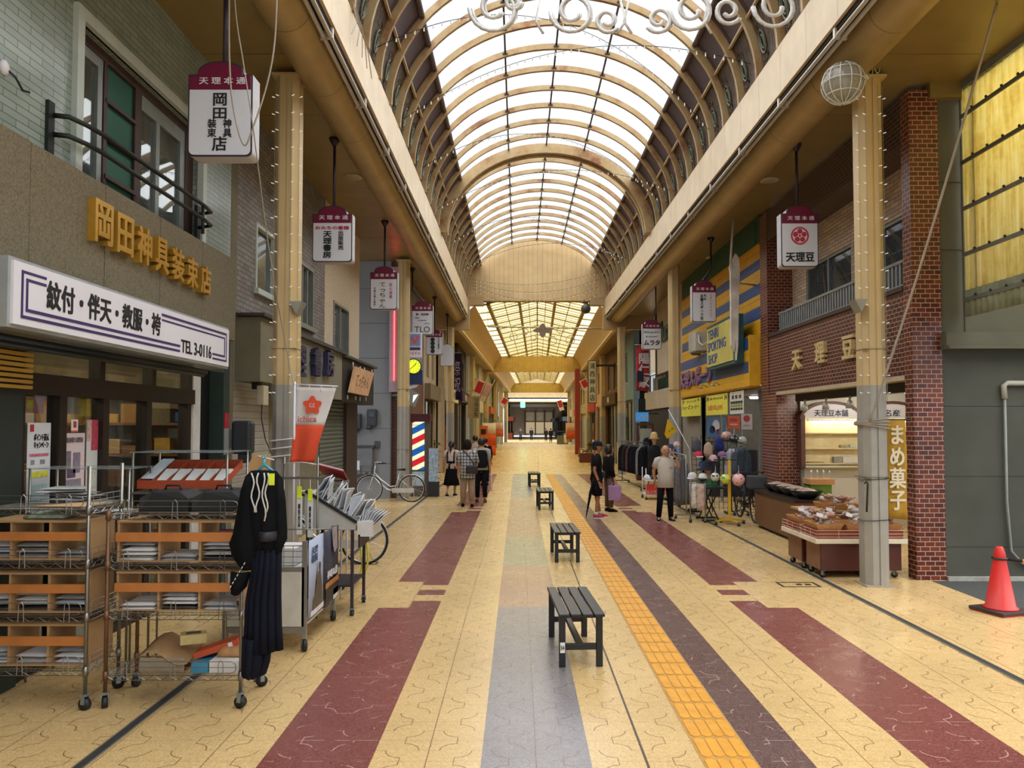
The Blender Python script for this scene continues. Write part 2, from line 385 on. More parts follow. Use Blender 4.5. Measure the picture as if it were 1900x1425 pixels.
# tactile paving tiles with four raised bars each
TAC = M('tactile_yellow', '#d99a30', .5, 0, .12, 9); TACG = M('tactile_dirt', '#b98c42', .6)
mb = MB(); X0 = 1.092
mb.box(X0, -2, -.01, X0 + .322, 31, .003, 1)
y = -2.0
while y < 31:
    for k in range(4): 
        xa = X0 + .016 + k * .0745; xb = xa + .066; ya, yb = y + .015, y + .285
        if y < 16:
            c_ = .02; P = [(xa + c_, ya), (xb - c_, ya), (xb, ya + c_), (xb, yb - c_), (xb - c_, yb), (xa + c_, yb), (xa, yb - c_), (xa, ya + c_)]
            mb.prism([(a, b, .001) for a, b in P], (0, 0, .007))
        else: mb.box(xa, ya, .001, xb, yb, .008)
    y += .3
o = mb.build('tactile_paving', [TAC, TACG]); tag(o, 'orange yellow tactile guide strip with raised bars laid along the street', 'tactile paving')
# cast frame plate set in the floor near the right pillar
mb = MB(); c = atZ(1481, 1085); IR = M('plate_iron', '#3b332a', .6, .3)
mb.box(c.x - .24, c.y - .14, -.01, c.x + .24, c.y - .115, .004).box(c.x - .24, c.y + .115, -.01, c.x + .24, c.y + .14, .004).box(c.x - .24, c.y - .14, -.01, c.x - .215, c.y + .14, .004).box(c.x + .215, c.y - .14, -.01, c.x + .24, c.y + .14, .004)
mb.box(c.x - .02, c.y - .03, -.01, c.x + .04, c.y + .03, .004).box(c.x + .09, c.y - .03, -.01, c.x + .15, c.y + .03, .004)
tag(mb.build('inspection_cover', IR), 'rectangular dark framed inspection cover in the floor by the grey column', 'cover')
c = atZ(680, 1045)
mb = MB(); mb.box(c.x - .16, c.y - .1, -.01, c.x + .16, c.y - .08, .004).box(c.x - .16, c.y + .08, -.01, c.x + .16, c.y + .1, .004).box(c.x - .16, c.y - .1, -.01, c.x - .14, c.y + .1, .004).box(c.x + .14, c.y - .1, -.01, c.x + .16, c.y + .1, .004)
tag(mb.build('inspection_cover', IR), 'small dark framed cover in the floor beside the bicycle wheel', 'cover')

# ================================================================ ARCADE ROOF (near part, barrel vault)
XC = .755; VA, VB, VZ = 2.87, 2.37, 7.2      # ellipse of the vault
Y0, Y1 = -7.0, 31.0
def vp(hw, sgn=1, off=0.0):
    z = VZ + (VB + off) * math.sqrt(max(0, 1 - (hw / VA) ** 2)); return (XC + sgn * hw * (VA + off) / VA, z)
def vang(a, off=0.0): return (XC + (VA + off) * math.cos(a), VZ + (VB + off) * math.sin(a))
GOLD = RIBBED('gold_ceiling_panel', 'Y', '#8f7a4a', 1.8, .004, .38, .25, .5, .012)
GOLD2 = RIBBED('gold_duct_sheet', 'Y', '#a48c5c', 1.6, .004, .42, .2, .55, .012)
FASC = RIBBED('beige_fascia_sheet', 'Y', '#cdb894', .92, .004, .45, .05, .6, .012)
DARK = M('recess_shade', '#2b241c', .8)
struct('ceiling', MB().box(-6.2, Y0, 6.5, -2.79, 31, 6.62), GOLD, 'gold metal panel ceiling over the left walkway', 'ceiling')
struct('ceiling.001', MB().box(4.36, Y0, 6.5, 5.92, 9.75, 6.62).box(4.36, 9.75, 6.5, 9.5, 31, 6.62), GOLD, 'gold metal panel ceiling over the right walkway', 'ceiling')
for sg, xo, xi, xf, lb in ((-1, -2.79, -2.25, -2.09, 'left'), (1, 4.36, 3.78, 3.57, 'right')):
    xm = (xo + xi) / 2; r = abs(xo - xi) / 2
    prof = [(xm + (xo - xm) * math.cos(a), 6.5 - r * .95 * math.sin(a)) for a in [PI * k / 14 for k in range(15)]]
    mb = MB().loft([[(x, yy, z) for x, z in prof] for yy in (Y0, 31)], close=False, caps=False)
    mb.box(xo, Y0, 6.5, xi, 31, 6.53)
    struct('trim_%d' % (1 if sg < 0 else 2), mb, GOLD2, 'gold half-round duct cover running along the %s side of the vault' % lb, 'duct')
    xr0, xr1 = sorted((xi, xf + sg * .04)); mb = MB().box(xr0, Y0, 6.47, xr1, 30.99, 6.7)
    struct('trim_%d' % (3 if sg < 0 else 4), mb, DARK, 'dark recess beside the pipes on the %s side' % lb, 'recess')  # solid box in the gap; the recess shade is put into its colour
    x0_, x1_ = sorted((xf, xf + sg * .12))
    mb = MB().box(x0_, Y0, 6.53, x1_, 31, 7.2)
    struct('trim_%d' % (5 if sg < 0 else 6), mb, FASC, 'beige sheet metal fascia along the %s foot of the vault' % lb, 'fascia')
    PIPE = M('grey_conduit', '#b5ada0', .4, .4)
    for q in range(2):
        xp = xf + sg * (.05 + .075 * q); zp = 6.42 - .01 * q
        mb = MB().cyl((xp, Y0, zp), (xp, 31, zp), .026, 8)
        yy = Y0 + .6
        while yy < 31: mb.box(xp - .034, yy, zp - .03, xp + .034, yy + .05, zp + .09); yy += 1.85
        tag(mb.build('conduit_pipe', PIPE), '%s of the two grey conduit pipes under the %s fascia' % (('inner', 'outer')[q], lb), 'pipe')
# skylight skin
def skylight_mat():
    mt = D.materials.new('skylight_sheet'); g = NG(mt); X, Y, Z = g.pos()
    t = g.n('ShaderNodeBsdfTransparent'); f = g.noise(g.vec(g.m('MULTIPLY', X, 1.0), g.m('MULTIPLY', Y, .6), Z), .8, 4)
    g.put(t.inputs[0], g.ramp(f, [(.3, (.80, .84, .90, 1)), (.7, (.95, .96, .98, 1))]))
    d = g.n('ShaderNodeBsdfTranslucent'); d.inputs[0].default_value = (.85, .88, .92, 1)
    mx = g.n('ShaderNodeMixShader'); mx.inputs[0].default_value = .12; g.nt.links.new(t.outputs[0], mx.inputs[1]); g.nt.links.new(d.outputs[0], mx.inputs[2])
    g.nt.links.new(mx.outputs[0], g.out.inputs[0]); return mt
SKY = skylight_mat()
A1 = math.acos(2.3 / VA)
ang = [A1 + (PI - 2 * A1) * k / 24 for k in range(25)]
mb = MB().loft([[(vang(a, .06)[0], yy, vang(a, .06)[1]) for a in ang] for yy in (Y0, 31)], close=False, caps=False)
struct('window_1', mb, SKY, 'curved translucent skylight sheeting over the middle of the vault', 'skylight')
# plum panel band and ornamental lattice band on each flank of the vault
PLUM = RIBBED('plum_panel', 'Y', '#54464a', .92, .01, .5, .1, .45, .05)
def lattice_mat():
    mt = D.materials.new('brown_lattice'); g = NG(mt); X, Y, Z = g.pos()
    nn = g.n('ShaderNodeTexNoise'); nn.inputs['Scale'].default_value = 4; g.nt.links.new(g.vec(X, Y, Z), nn.inputs['Vector'])
    yy = g.m('ADD', Y, g.m('MULTIPLY', g.m('SUBTRACT', nn.outputs[0], .5), .05))
    tri = g.m('PINGPONG', yy, .035); s1 = g.m('MULTIPLY', tri, 1 / .035)
    v = g.n('ShaderNodeTexVoronoi'); v.feature = 'DISTANCE_TO_EDGE'; v.inputs['Scale'].default_value = 7; g.nt.links.new(g.vec(X, Y, Z), v.inputs['Vector'])
    ed = g.m('LESS_THAN', v.outputs[0], .06)
    h = g.m('MAXIMUM', s1, g.m('MULTIPLY', ed, .45))
    c = g.ramp(g.m('ADD', g.m('MULTIPLY', h, .7), g.m('MULTIPLY', nn.outputs[0], .35)), [(.2, '#1c120b'), (.55, '#4c3722'), (.95, '#7a603c')])
    g.bsdf(c, .55, .1, g.bump(h, 1.0, .03)); return mt
LATT = lattice_mat()
A2 = math.asin((8.1 - VZ) / VB)
TRM = M('pale_trim', '#b9a37c', .5, .2); OVL = M('green_grey_medallion', '#6e7263', .5, .4)
for sg in (-1, 1):
    nm = 'left' if sg < 0 else 'right'
    f = (lambda a: PI - a) if sg < 0 else (lambda a: a)
    aa = [f(A2 + (A1 - A2) * k / 5) for k in range(6)]
    mb = MB().loft([[(vang(a, .05)[0], yy, vang(a, .05)[1]) for a in aa] for yy in (Y0, 31)], close=False, caps=False)
    mb.tube([(vang(f(A1), .03)[0], yy, vang(f(A1), .03)[1]) for yy in (Y0, 31)], .05, 6)
    struct('wall_%s' % nm, mb, PLUM, 'smooth plum coloured panel band beside the skylight on the %s flank' % nm, 'panel')
    aa = [f(A2 * k / 6) for k in range(7)]
    mb = MB().loft([[(vang(a, .05)[0], yy, vang(a, .05)[1]) for a in aa] for yy in (Y0, 31)], close=False, caps=False)
    am = f(A2 * .5); cx_, cz_ = vang(am, .03); tx = Vector((-math.sin(am) * VA, 0, math.cos(am) * VB)).normalized()
    yy = Y0 + .46
    while yy < 31:
        if yy > 5:
            C0 = Vector((cx_, yy, cz_))
            mb.tube([C0 + tx * .17 * math.cos(t) + Vector((0, .1, 0)) * math.sin(t) for t in [2 * PI * k / 14 for k in range(14)]], .016, 4, 1, True)
            mb.tube([C0 + tx * .1 * math.cos(t) + Vector((0, .055, 0)) * math.sin(t) for t in [2 * PI * k / 10 for k in range(10)]], .012, 4, 1, True)
            for q in (-1, 1): mb.tube([C0 + tx * (.2 + .09 * math.sin(t)) * q + Vector((0, .1 * math.cos(t), 0)) for t in [PI * k / 8 for k in range(9)]], .012, 4, 0)
        yy += .92
    struct('wall_%s' % nm, mb, [LATT, OVL], 'brown ornamental lattice band with medallions on the %s flank of the vault' % nm, 'panel')
    x_, z_ = vang(f(A2), .02)
    struct('trim_%d' % (7 if sg < 0 else 8), MB().box(x_ - .02, Y0, z_ - .02, x_ + .02, 31, z_ + .02), TRM, 'pale trim rail between lattice and plum panels on the %s flank' % nm, 'trim')
    # the wall above the vault foot that shuts out the sky
    x0_ = XC + sg * (VA + .1); xa, xb = sorted((x0_, x0_ + sg * .15))
# ribs
def rib_mat():
    mt = D.materials.new('rusty_beige_rib'); g = NG(mt); p = g.vec(*g.pos())
    f = g.noise(p, 1.7, 5, .65)
    g.bsdf(g.ramp(f, [(.38, '#b59f76'), (.55, '#a98c60'), (.68, '#8a5a38'), (.8, '#6e3f2a')]), .6, .1); return mt
RIBM = rib_mat()
def arch(y, w_, d, off, n=36, a0=0.0):
    aa = [a0 + (PI - 2 * a0) * k / n for k in range(n + 1)]
    rings = []
    for a in aa:
        xi, zi = vang(a, off); xo, zo = vang(a, off + d)
        rings.append([(xi, y - w_ / 2, zi), (xi, y + w_ / 2, zi), (xo, y + w_ / 2, zo), (xo, y - w_ / 2, zo)])
    return MB().loft(rings, smooth=False)
yy = 20.35; ys = []
k = -15
while 20.35 + .92 * k < 30.8:
    y_ = 20.35 + .92 * k
    if y_ > 5.4 and k != 0: ys.append(y_)
    k += 1
first = None
for i, y_ in enumerate(ys):
    if first is None:
        first = arch(y_, .07, .11, -.06).build('roof_rib', RIBM); o = first; by_ = y_
        tag(o, 'slim rusty beige arched rib across the vault, repeated every metre', 'roof rib', 'slim arched ribs of the vault')
    else: o = dup(first, (first.location.x, first.location.y + (y_ - by_), first.location.z))
for y_, lb in ((20.35, 'deep double arch rib across the middle of the vault'),):
    mb = arch(y_ - .13, .12, .26, -.2); m2 = arch(y_ + .13, .12, .26, -.2); mb.add(m2.v, m2.f); m2 = arch(y_, .3, .05, -.05); mb.add(m2.v, m2.f)
    tag(mb.build('roof_arch', RIBM), lb, 'roof arch')
for xk, lb in ((-1, 'left'), (0, 'middle'), (1, 'right')):
    x_ = xk * 1.02; z_ = VZ + VB * math.sqrt(1 - (x_ / VA) ** 2) + .02
    mb = MB().box(XC + x_ - .018, Y0, z_ - .02, XC + x_ + .018, 30.9, z_ + .03)
    for y_ in ys: mb.box(XC + x_ - .05, y_ - .05, z_ - .05, XC + x_ + .05, y_ + .05, z_ - .02)
    tag(mb.build('roof_purlin', M('dark_steel', '#4a4448', .5, .4)), '%s of the three thin dark purlins along the skylight' % lb, 'purlin')
# end board under the vault
PLANK = RIBBED('beige_plank_board', 'X', '#c5a877', .2, .006, .5, .05, .62, .06)
COVB = M('beige_bulkhead', '#b09468', .5, .05, .05, 2)
zb = 7.14; hb = VA - .04
poly = [(XC - hb, 31.0, zb), (XC + hb, 31.0, zb)] + [(vang(a, .07)[0], 31.0, vang(a, .07)[1]) for a in [PI * k / 30 for k in range(31)]]
struct('wall_back', MB().prism(poly, (0, .25, 0)).box(-1.7, 31.26, 7.13, 3.2, 31.4, 7.9), PLANK, 'beige planked end board closing the barrel vault', 'end board')
for a, b in ((-9, -2.03), (3.5, 10)): struct('wall_back', MB().box(a, 31.0, 5.95, b, 31.28, 7.15).box(*((-2.2, 31, 6.97, -1.45, 31.45, 7.3) if a < 0 else (2.95, 31, 6.97, 3.7, 31.45, 7.3))), COVB, 'beige bulkhead closing the %s walkway ceiling at the end of the vault' % ('left' if a < 0 else 'right'), 'bulkhead')
# ================================================================ COLUMNS
BEI = M('column_beige', '#c3ab7c', .45, .1, .06, 3); GRY = M('column_grey', '#9a9890', .5, .1, .08, 5); COLJ = M('column_joint', '#6d6248', .6)
def column(x, y, label, ztop=6.4, zg=2.5, s=.3):
    t = thing('column', label, 'column', (x, y, 0)); t['kind'] = 'structure'
    def shaft(z0, z1):
        c_ = .07; h = s / 2
        P = [(-h + c_, -h), (-.012, -h), (-.012, -h + .012), (.012, -h + .012), (.012, -h), (h - c_, -h), (h, -h + c_), (h, h - c_), (h - c_, h), (-h + c_, h), (-h, h - c_), (-h, -h + c_)]
        return MB().prism([(x + a, y + b, z0) for a, b in P], (0, 0, z1 - z0))
    shaft(0, zg).build('lower_casing', GRY, t); 
    u = shaft(zg, ztop); u.box(x - s / 2 - .03, y - s / 2 - .03, ztop, x + s / 2 + .03, y + s / 2 + .03, ztop + .03).build('upper_casing', BEI, t)
    mb = MB()
    for z in (zg + .45, 1.35): mb.box(x - s / 2 - .004, y - s / 2 - .004, z, x + s / 2 + .004, y + s / 2 + .004, z + .008)
    mb.build('joint_band', COLJ, t)
    MB().prism([(x + a, y + b, 0) for a, b in ((-s * .58, -s * .58), (s * .58, -s * .58), (s * .58, s * .58), (-s * .58, s * .58))], (0, 0, .02)).build('footing', M('footing_cement', '#a39a88', .8), t)
    return t
column(-2.92, 9.5, 'beige and grey column on the left beside the orange and white flag')
column(4.47, 9.55, 'beige and grey column on the right in front of the sweets cart')
column(-3.08, 20.2, 'beige column on the left beside the striped barber light box')
column(4.27, 20.6, 'beige column on the right beside the yellow sports shop sign')
column(-2.80, 30.9, 'beige column on the left at the end of the vault', 6.0)
column(4.22, 30.9, 'beige column on the right at the end of the vault', 6.0)
# ================================================================ FAR ROOF (gabled coffers; the street bends slightly right)
def fx(Y): return .025 * Y + .0
YEL = EM
def panel_mat(name, col, tr, mixd):
    mt = D.materials.new(name); g = NG(mt); t = g.n('ShaderNodeBsdfTransparent'); t.inputs[0].default_value = lin(tr)
    d = g.n('ShaderNodeBsdfTranslucent'); d.inputs[0].default_value = lin(col)
    mx = g.n('ShaderNodeMixShader'); mx.inputs[0].default_value = mixd; g.nt.links.new(t.outputs[0], mx.inputs[1]); g.nt.links.new(d.outputs[0], mx.inputs[2])
    g.nt.links.new(mx.outputs[0], g.out.inputs[0]); return mt
PY = panel_mat('yellowed_roof_sheet', '#f4ecca', '#eee6c2', .3); PW = panel_mat('pale_roof_sheet', '#efe6cf', '#f0e6c8', .3)
COV = M('gold_cove', '#bb9c66', .45, .15, .06, 2); BEAM = RIBBED('gold_beam_board', 'X', '#b8974f', .45, .005, .45, .15, .6, .03); RBM = M('roof_beam_olive', '#8a7442', .5, .1)
def far_roof(Ya, Yb, k):
    nm = ('first', 'second')[k]; Z0, Z1 = 6.0, 7.0; HO, HI = 3.2, 2.6
    for sg in (-1, 1):
        rings = []
        for Y in (Ya, Yb):
            c = fx(Y); prof = [(HO, Z0), (HO - .08, Z0 + .35), (HO - .25, Z0 + .68), (HI, Z1)]
            rings.append([(c + sg * a, Y, z) for a, z in prof])
        struct('ceiling', MB().loft(rings, close=False, caps=False, smooth=True), COV, '%s curved gold cove of the %s gabled roof bay' % (('left', 'right')[sg > 0], nm), 'cove')
        c0, c1 = fx(Ya), fx(Yb)
        mb = MB(); a, b = sorted((HO - .06, HO + .1))
        mb.prism([(c0 + sg * a, Ya, Z0 - .06), (c0 + sg * b, Ya, Z0 - .06), (c1 + sg * b, Yb, Z0 - .06), (c1 + sg * a, Yb, Z0 - .06)], (0, 0, .08))
        struct('trim_%d' % (9 + 2 * k + (sg > 0)), mb, M('light_channel', '#d8c39a', .4, .1), 'pale light channel along the %s edge of the %s gabled roof bay' % (('left', 'right')[sg > 0], nm), 'trim')
        mb = MB().prism([(c0 + sg * HO, Ya, Z0), (c0 + sg * 9, Ya, Z0), (c1 + sg * 9, Yb, Z0), (c1 + sg * HO, Yb, Z0)], (0, 0, .1))
        struct('ceiling', mb, GOLD, 'gold panel ceiling over the %s walkway of the %s gabled bay' % (('left', 'right')[sg > 0], nm), 'ceiling')
        mb = MB().prism([(c0 + sg * HI, Ya, Z1), (c0 + sg * 2.05, Ya, Z1 + .08), (c1 + sg * 2.05, Yb, Z1 + .08), (c1 + sg * HI, Yb, Z1)], (0, 0, .02))
        struct('window_%d' % (2 + 4 * k + (sg > 0)), mb, PW, 'pale glazed strip on the %s of the %s gabled roof bay' % (('left', 'right')[sg > 0], nm), 'skylight')
        mb = MB().prism([(c0 + sg * 2.05, Ya, Z1 + .12), (c0, Ya, Z1 + .62), (c1, Yb, Z1 + .62), (c1 + sg * 2.05, Yb, Z1 + .12)], (0, 0, .02))
        struct('window_%d' % (4 + 4 * k + (sg > 0)), mb, PY, 'yellowed glazed slope on the %s of the %s gabled roof bay' % (('left', 'right')[sg > 0], nm), 'skylight')
    mb = MB(); n = int((Yb - Ya) / 2.0)
    for i in range(n + 1):
        Y = Ya + .1 + (Yb - Ya - .2) * i / n; c = fx(Y)
        for sg in (-1, 1): mb.bar((c + sg * 2.05, Y, Z1 + .09), (c, Y, Z1 + .58), .1, .06)
        for sg in (-1, 1): mb.bar((c + sg * HI, Y, Z1 - .01), (c + sg * 2.05, Y, Z1 + .05), .04, .06)
        if i < n:
            Yh = Y + (Yb - Ya) / n / 2
            for sg in (-1, 1):
                for q in (1, 2): Yq = Y + (Yb - Ya) / n * q / 3; mb.bar((fx(Yq) + sg * 2.05, Yq, Z1 + .08), (fx(Yq), Yq, Z1 + .57), .02, .03)
    for a, z, wv, hh in ((2.05, Z1 + .06, .14, .14), (.78, Z1 + .37, .12, .14), (0, Z1 + .55, .06, .06), (1.4, Z1 + .2, .03, .05), (.38, Z1 + .44, .03, .05)):
        for sg in ((-1, 1) if a else (1,)): mb.bar((fx(Ya) + sg * a, Ya, z), (fx(Yb) + sg * a, Yb, z), wv, hh)
    tag(mb.build('roof_frame', RBM), 'olive grid of beams and rafters under the %s gabled roof bay' % nm, 'roof frame')
    # cross beam at the far end with rounded corners
    c = fx(Yb); zb0 = Z0 - .1; zt = Z1 + .05
    P = [(c - HO - 1.2, Yb, zb0), (c + HO + 1.2, Yb, zb0), (c + HO + 1.2, Yb, Z0 + .05), (c + HO, Yb, Z0 + .05), (c + HO - .1, Yb, Z0 + .5), (c + HI, Yb, zt), (c - HI, Yb, zt), (c - HO + .1, Yb, Z0 + .5), (c - HO, Yb, Z0 + .05), (c - HO - 1.2, Yb, Z0 + .05)]
    struct('wall_back.00%d' % (k + 1), MB().prism(P, (0, .4, 0)), BEAM, 'gold boarded cross beam at the end of the %s gabled roof bay' % nm, 'beam')
far_roof(31.3, 55, 0); far_roof(55.4, 90, 1)
# ================================================================ LEFT SIDE, NEAR: robe shop, shuttered shop, bookshop
TILE = BRICK('green_grey_tile', 'YZ', '#97a59c', '#87948a', '#57645d', .3, .062, .004, .28, .5, .5)
STONE = M('granite_speckle', '#6f6650', .75, 0, .35, 60, .15)
CONC = M('concrete_drab', '#77725f', .85, 0, .12, 3)
GBRK = BRICK('grey_brick', 'YZ', '#8f8a84', '#77726c', '#4f4b47', .2, .07, .006, .6, .5, .5)
BEIW = M('beige_roughcast', '#c9bba2', .85, 0, .12, 25, .3)
FRB = M('bronze_frame', '#2b241e', .45, .4); FRG = M('alu_frame', '#8c938f', .4, .5); GLS = GL('window_glass', '#b9c6c4', .1, .1)
GLD = GL('shop_glass', '#e8eeea', .05, .0); WHT = M('white_frame', '#b9c4bf', .55, 0, .06)
WL = 'wall_left'
mb = MB().box(-4.1, 1.5, 4.1, -3.85, 6.48, 6.5).box(-4.1, 6.48, 5.55, -3.85, 9.01, 6.5).box(-4.1, 9.01, 4.1, -3.85, 10.0, 6.5).box(-4.3, 6.3, 4.0, -4.15, 9.2, 5.7)
struct(WL, mb, TILE, 'green grey tiled upper wall of the robe shop', 'wall')
mb = MB()
y = 1.5
while y < 9.8:
    y2 = min(y + 1.04, 9.83); mb.box(-4.05, y, 3.1, -3.7, y2 - .012, 4.15); mb.box(-4.05, y2 - .012, 3.1, -3.71, y2, 4.15); y = y2
struct(WL, mb, STONE, 'speckled granite band carrying the gold letters above the robe shop sign', 'wall')
# upper window
t = thing('window_11', 'upstairs window of the robe shop with one dark green panel', 'window', (-3.9, 7.75, 4.15)); t['kind'] = 'structure'
mb = MB().box(-3.87, 6.4, 4.12, -3.8, 6.5, 5.66).box(-3.87, 6.4, 5.55, -3.8, 9.1, 5.66).box(-3.87, 9.0, 4.12, -3.8, 9.1, 5.66)
mb.build('surround', WHT, t)
BRN = M('brown_window_frame', '#3a2621', .5)
mb = MB()
for a, b in ((6.5, 6.56), (7.05, 7.11), (7.63, 7.76), (8.8, 9.0)): mb.box(-4.0, a, 4.12, -3.93, b, 5.55)
mb.box(-4.0, 6.5, 5.46, -3.93, 9.0, 5.55)
for z in (4.35, 4.72, 5.08): mb.box(-3.98, 7.08, z, -3.92, 7.66, z + .035)
mb.build('brown_frame', BRN, t)
mb = MB()
for a, b in ((6.96, 7.04), (8.1, 8.18), (8.68, 8.8)): mb.box(-4.0, a, 4.12, -3.94, b, 5.42)
mb.box(-4.0, 6.56, 5.36, -3.94, 7.04, 5.46).box(-4.0, 7.76, 5.3, -3.94, 8.8, 5.46).build('metal_sash', FRG, t)
MB().box(-3.966, 7.09, 4.12, -3.96, 7.65, 5.46).build('green_panel', M('green_blind', '#1f5a48', .6, 0, .15, 2), t)
MB().box(-3.975, 6.5, 4.12, -3.97, 9.0, 5.5).build('pane', GLS, t)
mb = MB(); cg = [[(-4.1 + .02 * math.sin(k * 1.3), 7.8 + k * .05, z) for k in range(20)] for z in (4.12, 5.5)]
mb.sheet(cg, .004).build('curtain', M('grey_curtain', '#a9a999', .9), t)
mb = MB(); cg = [[(-4.1 + .02 * math.sin(k * 1.3), 6.5 + k * .05, z) for k in range(11)] for z in (4.12, 5.5)]
mb.sheet(cg, .004).build('curtain', M('pale_curtain', '#c9d4d2', .9), t)
t = thing('window_rail', 'dark double handrail across the upstairs window of the robe shop', 'handrail', (-3.62, 7.5, 4.3)); IRN = M('dark_iron', '#2e3230', .45, .6)
for z in (4.53, 4.37):
    pts = [(-3.84, 6.12, z + .02), (-3.72, 6.16, z + .02), (-3.64, 6.3, z), (-3.62, 6.5, z), (-3.62, 8.6, z), (-3.64, 8.85, z - .01), (-3.84, 8.95, z - .01)]
    MB().tube(pts, .022, 8).build('rail', IRN, t)
MB().box(-3.86, 6.05, 4.22, -3.82, 6.13, 4.65).build('bracket', IRN, t); MB().box(-3.86, 8.9, 4.22, -3.82, 8.98, 4.62).build('bracket', IRN, t)
MB().cyl((-3.63, 8.6, 4.52), (-3.63, 8.6, 4.2), .02, 6).build('stay', IRN, t)
# gold raised letters
t = thing('gold_letter_sign', 'row of seven raised gold characters on the granite band', 'sign', (-3.7, 7.6, 3.5))
GLT = M('gold_letter', '#c89a3c', .35, .55, .12, 8)
for i, ch in enumerate('岡田神具装束店'):
    text(ch, .27, .36 - .008 * i, (-3.7, 6.56 + .36 * i, 3.77 - .014 * i), (0, 1, 0), (0, 0, 1), GLT, t, 'letter', .07, .03)
# light box sign
t = thing('light_box_sign', 'long white light box sign with purple lines above the robe shop', 'sign', (-3.55, 6.9, 2.67))
SW = M('sign_white', '#dcdce4', .4, 0, .03, 2); ALU = M('sign_alu', '#b4bcc0', .4, .5); INK = M('ink_black', '#17161a', .5); PUR = M('ink_purple', '#3a2560', .5)
MB().box(-3.72, 5.02, 2.66, -3.42, 8.86, 3.14).build('casing', ALU, t); MB().box(-3.43, 5.05, 2.685, -3.4, 8.83, 3.115).build('face', SW, t)
mb = MB(); XF = -3.399
def hl(a, b, z): mb.box(XF - .01, a, z, XF + .002, b, z + .018)
def vl(y, a, b): mb.box(XF - .01, y, a, XF + .002, y + .018, b)
hl(5.13, 5.4, 3.045); hl(5.18, 5.4, 2.995); vl(5.13, 2.735, 3.063); vl(5.18, 2.785, 3.013); hl(5.13, 7.55, 2.735); hl(5.18, 7.55, 2.785)
hl(7.16, 8.74, 3.045); hl(7.16, 8.69, 2.995); vl(8.74, 2.735, 3.063); vl(8.69, 2.785, 3.013); hl(8.36, 8.758, 2.735); hl(8.36, 8.708, 2.785)
mb.build('line_border', PUR, t)
text('紋付・伴天・教服・袴', 1.72, .2, (-3.399, 6.27, 2.945), (0, 1, 0), (0, 0, 1), INK, t, bold=.03)
text('TEL 3-0116', .74, .13, (-3.399, 7.95, 2.8), (0, 1, 0), (0, 0, 1), INK, t, bold=.02)
MB().cyl((-3.62, 4.9, 2.61), (-3.62, 8.7, 2.61), .035, 10).cyl((-3.56, 4.9, 2.56), (-3.56, 8.5, 2.56), .02, 8).build('blind_tube', IRN, t)
# shopfront
t = thing('door_1', 'bronze framed glass sliding doors and transoms of the robe shop', 'shop door', (-3.95, 7.4, 0)); t['kind'] = 'structure'
YD = [5.9, 6.45, 7.12, 7.95, 8.92]
mb = MB().box(-4.0, 5.85, 2.25, -3.88, 9.05, 2.42).box(-4.0, 5.85, 2.62, -3.88, 9.05, 2.72).box(-4.0, 5.85, 0, -3.9, 9.05, .06)
for yy in YD: mb.box(-4.0, yy - .05, 0, -3.89, yy + .05, 2.3)
for yy in (5.9, 7.05, 8.05, 8.95): mb.box(-4.0, yy - .04, 2.4, -3.89, yy + .04, 2.65)
mb.build('frame', FRB, t)
for a, b in zip(YD, YD[1:]): MB().box(-3.95, a, .06, -3.944, b, 2.25).build('pane', GLD, t)
for a, b in zip((5.9, 7.05, 8.05), (7.05, 8.05, 8.95)): MB().box(-3.95, a, 2.42, -3.944, b, 2.63).build('transom_pane', GLD, t)
# shop interior shell
IW = M('shop_wall_cream', '#9a907c', .9)
mb = MB().box(-7.2, 1.5, 0, -7.0, 9.8, 3.1).box(-7.2, 9.7, 0, -3.9, 9.85, 3.1).box(-7.2, 1.4, 0, -3.9, 1.5, 3.1).box(-7.2, 1.5, 2.95, -3.9, 9.8, 3.1)
struct('wall_shop', mb, IW, 'cream inside walls and ceiling of the robe shop', 'wall')
mb = MB().box(-4.05, 1.5, 0, -3.85, 5.85, 3.1); mb.box(-4.05, 9.66, 0, -3.78, 9.86, 3.1)
struct(WL, mb, M('dark_green_wall', '#23332c', .6), 'dark green lower wall and pier beside the robe shop doors', 'wall')
mb = MB().box(-4.0, 9.05, 0, -3.9, 9.25, 2.7)
struct('trim_21', mb, M('white_post', '#c9c9c6', .6), 'white upright at the right end of the robe shop doors', 'post')
struct('trim_22', MB().box(-4.1, 9.25, 0, -3.96, 9.7, 2.7), M('black_gap', '#131413', .8), 'black panel between the white upright and the stone pier', 'panel')
t = thing('wall_blind', 'yellow slatted blind at the left end of the robe shop', 'blind', (-3.83, 5.3, 2.2))
MB().box(-3.84, 4.6, 2.66, -3.74, 5.95, 2.86).build('head_box', M('blind_ochre', '#a88334', .5), t)
mb = MB()
for k in range(9): mb.box(-3.83, 4.65, 2.28 + .042 * k, -3.79, 5.88, 2.305 + .042 * k)
mb.build('slats', M('blind_slat', '#b28a33', .5), t)
MB().box(-3.85, 4.65, 1.2, -3.84, 5.85, 2.66).build('backing', M('blind_back', '#1c2420', .7), t)
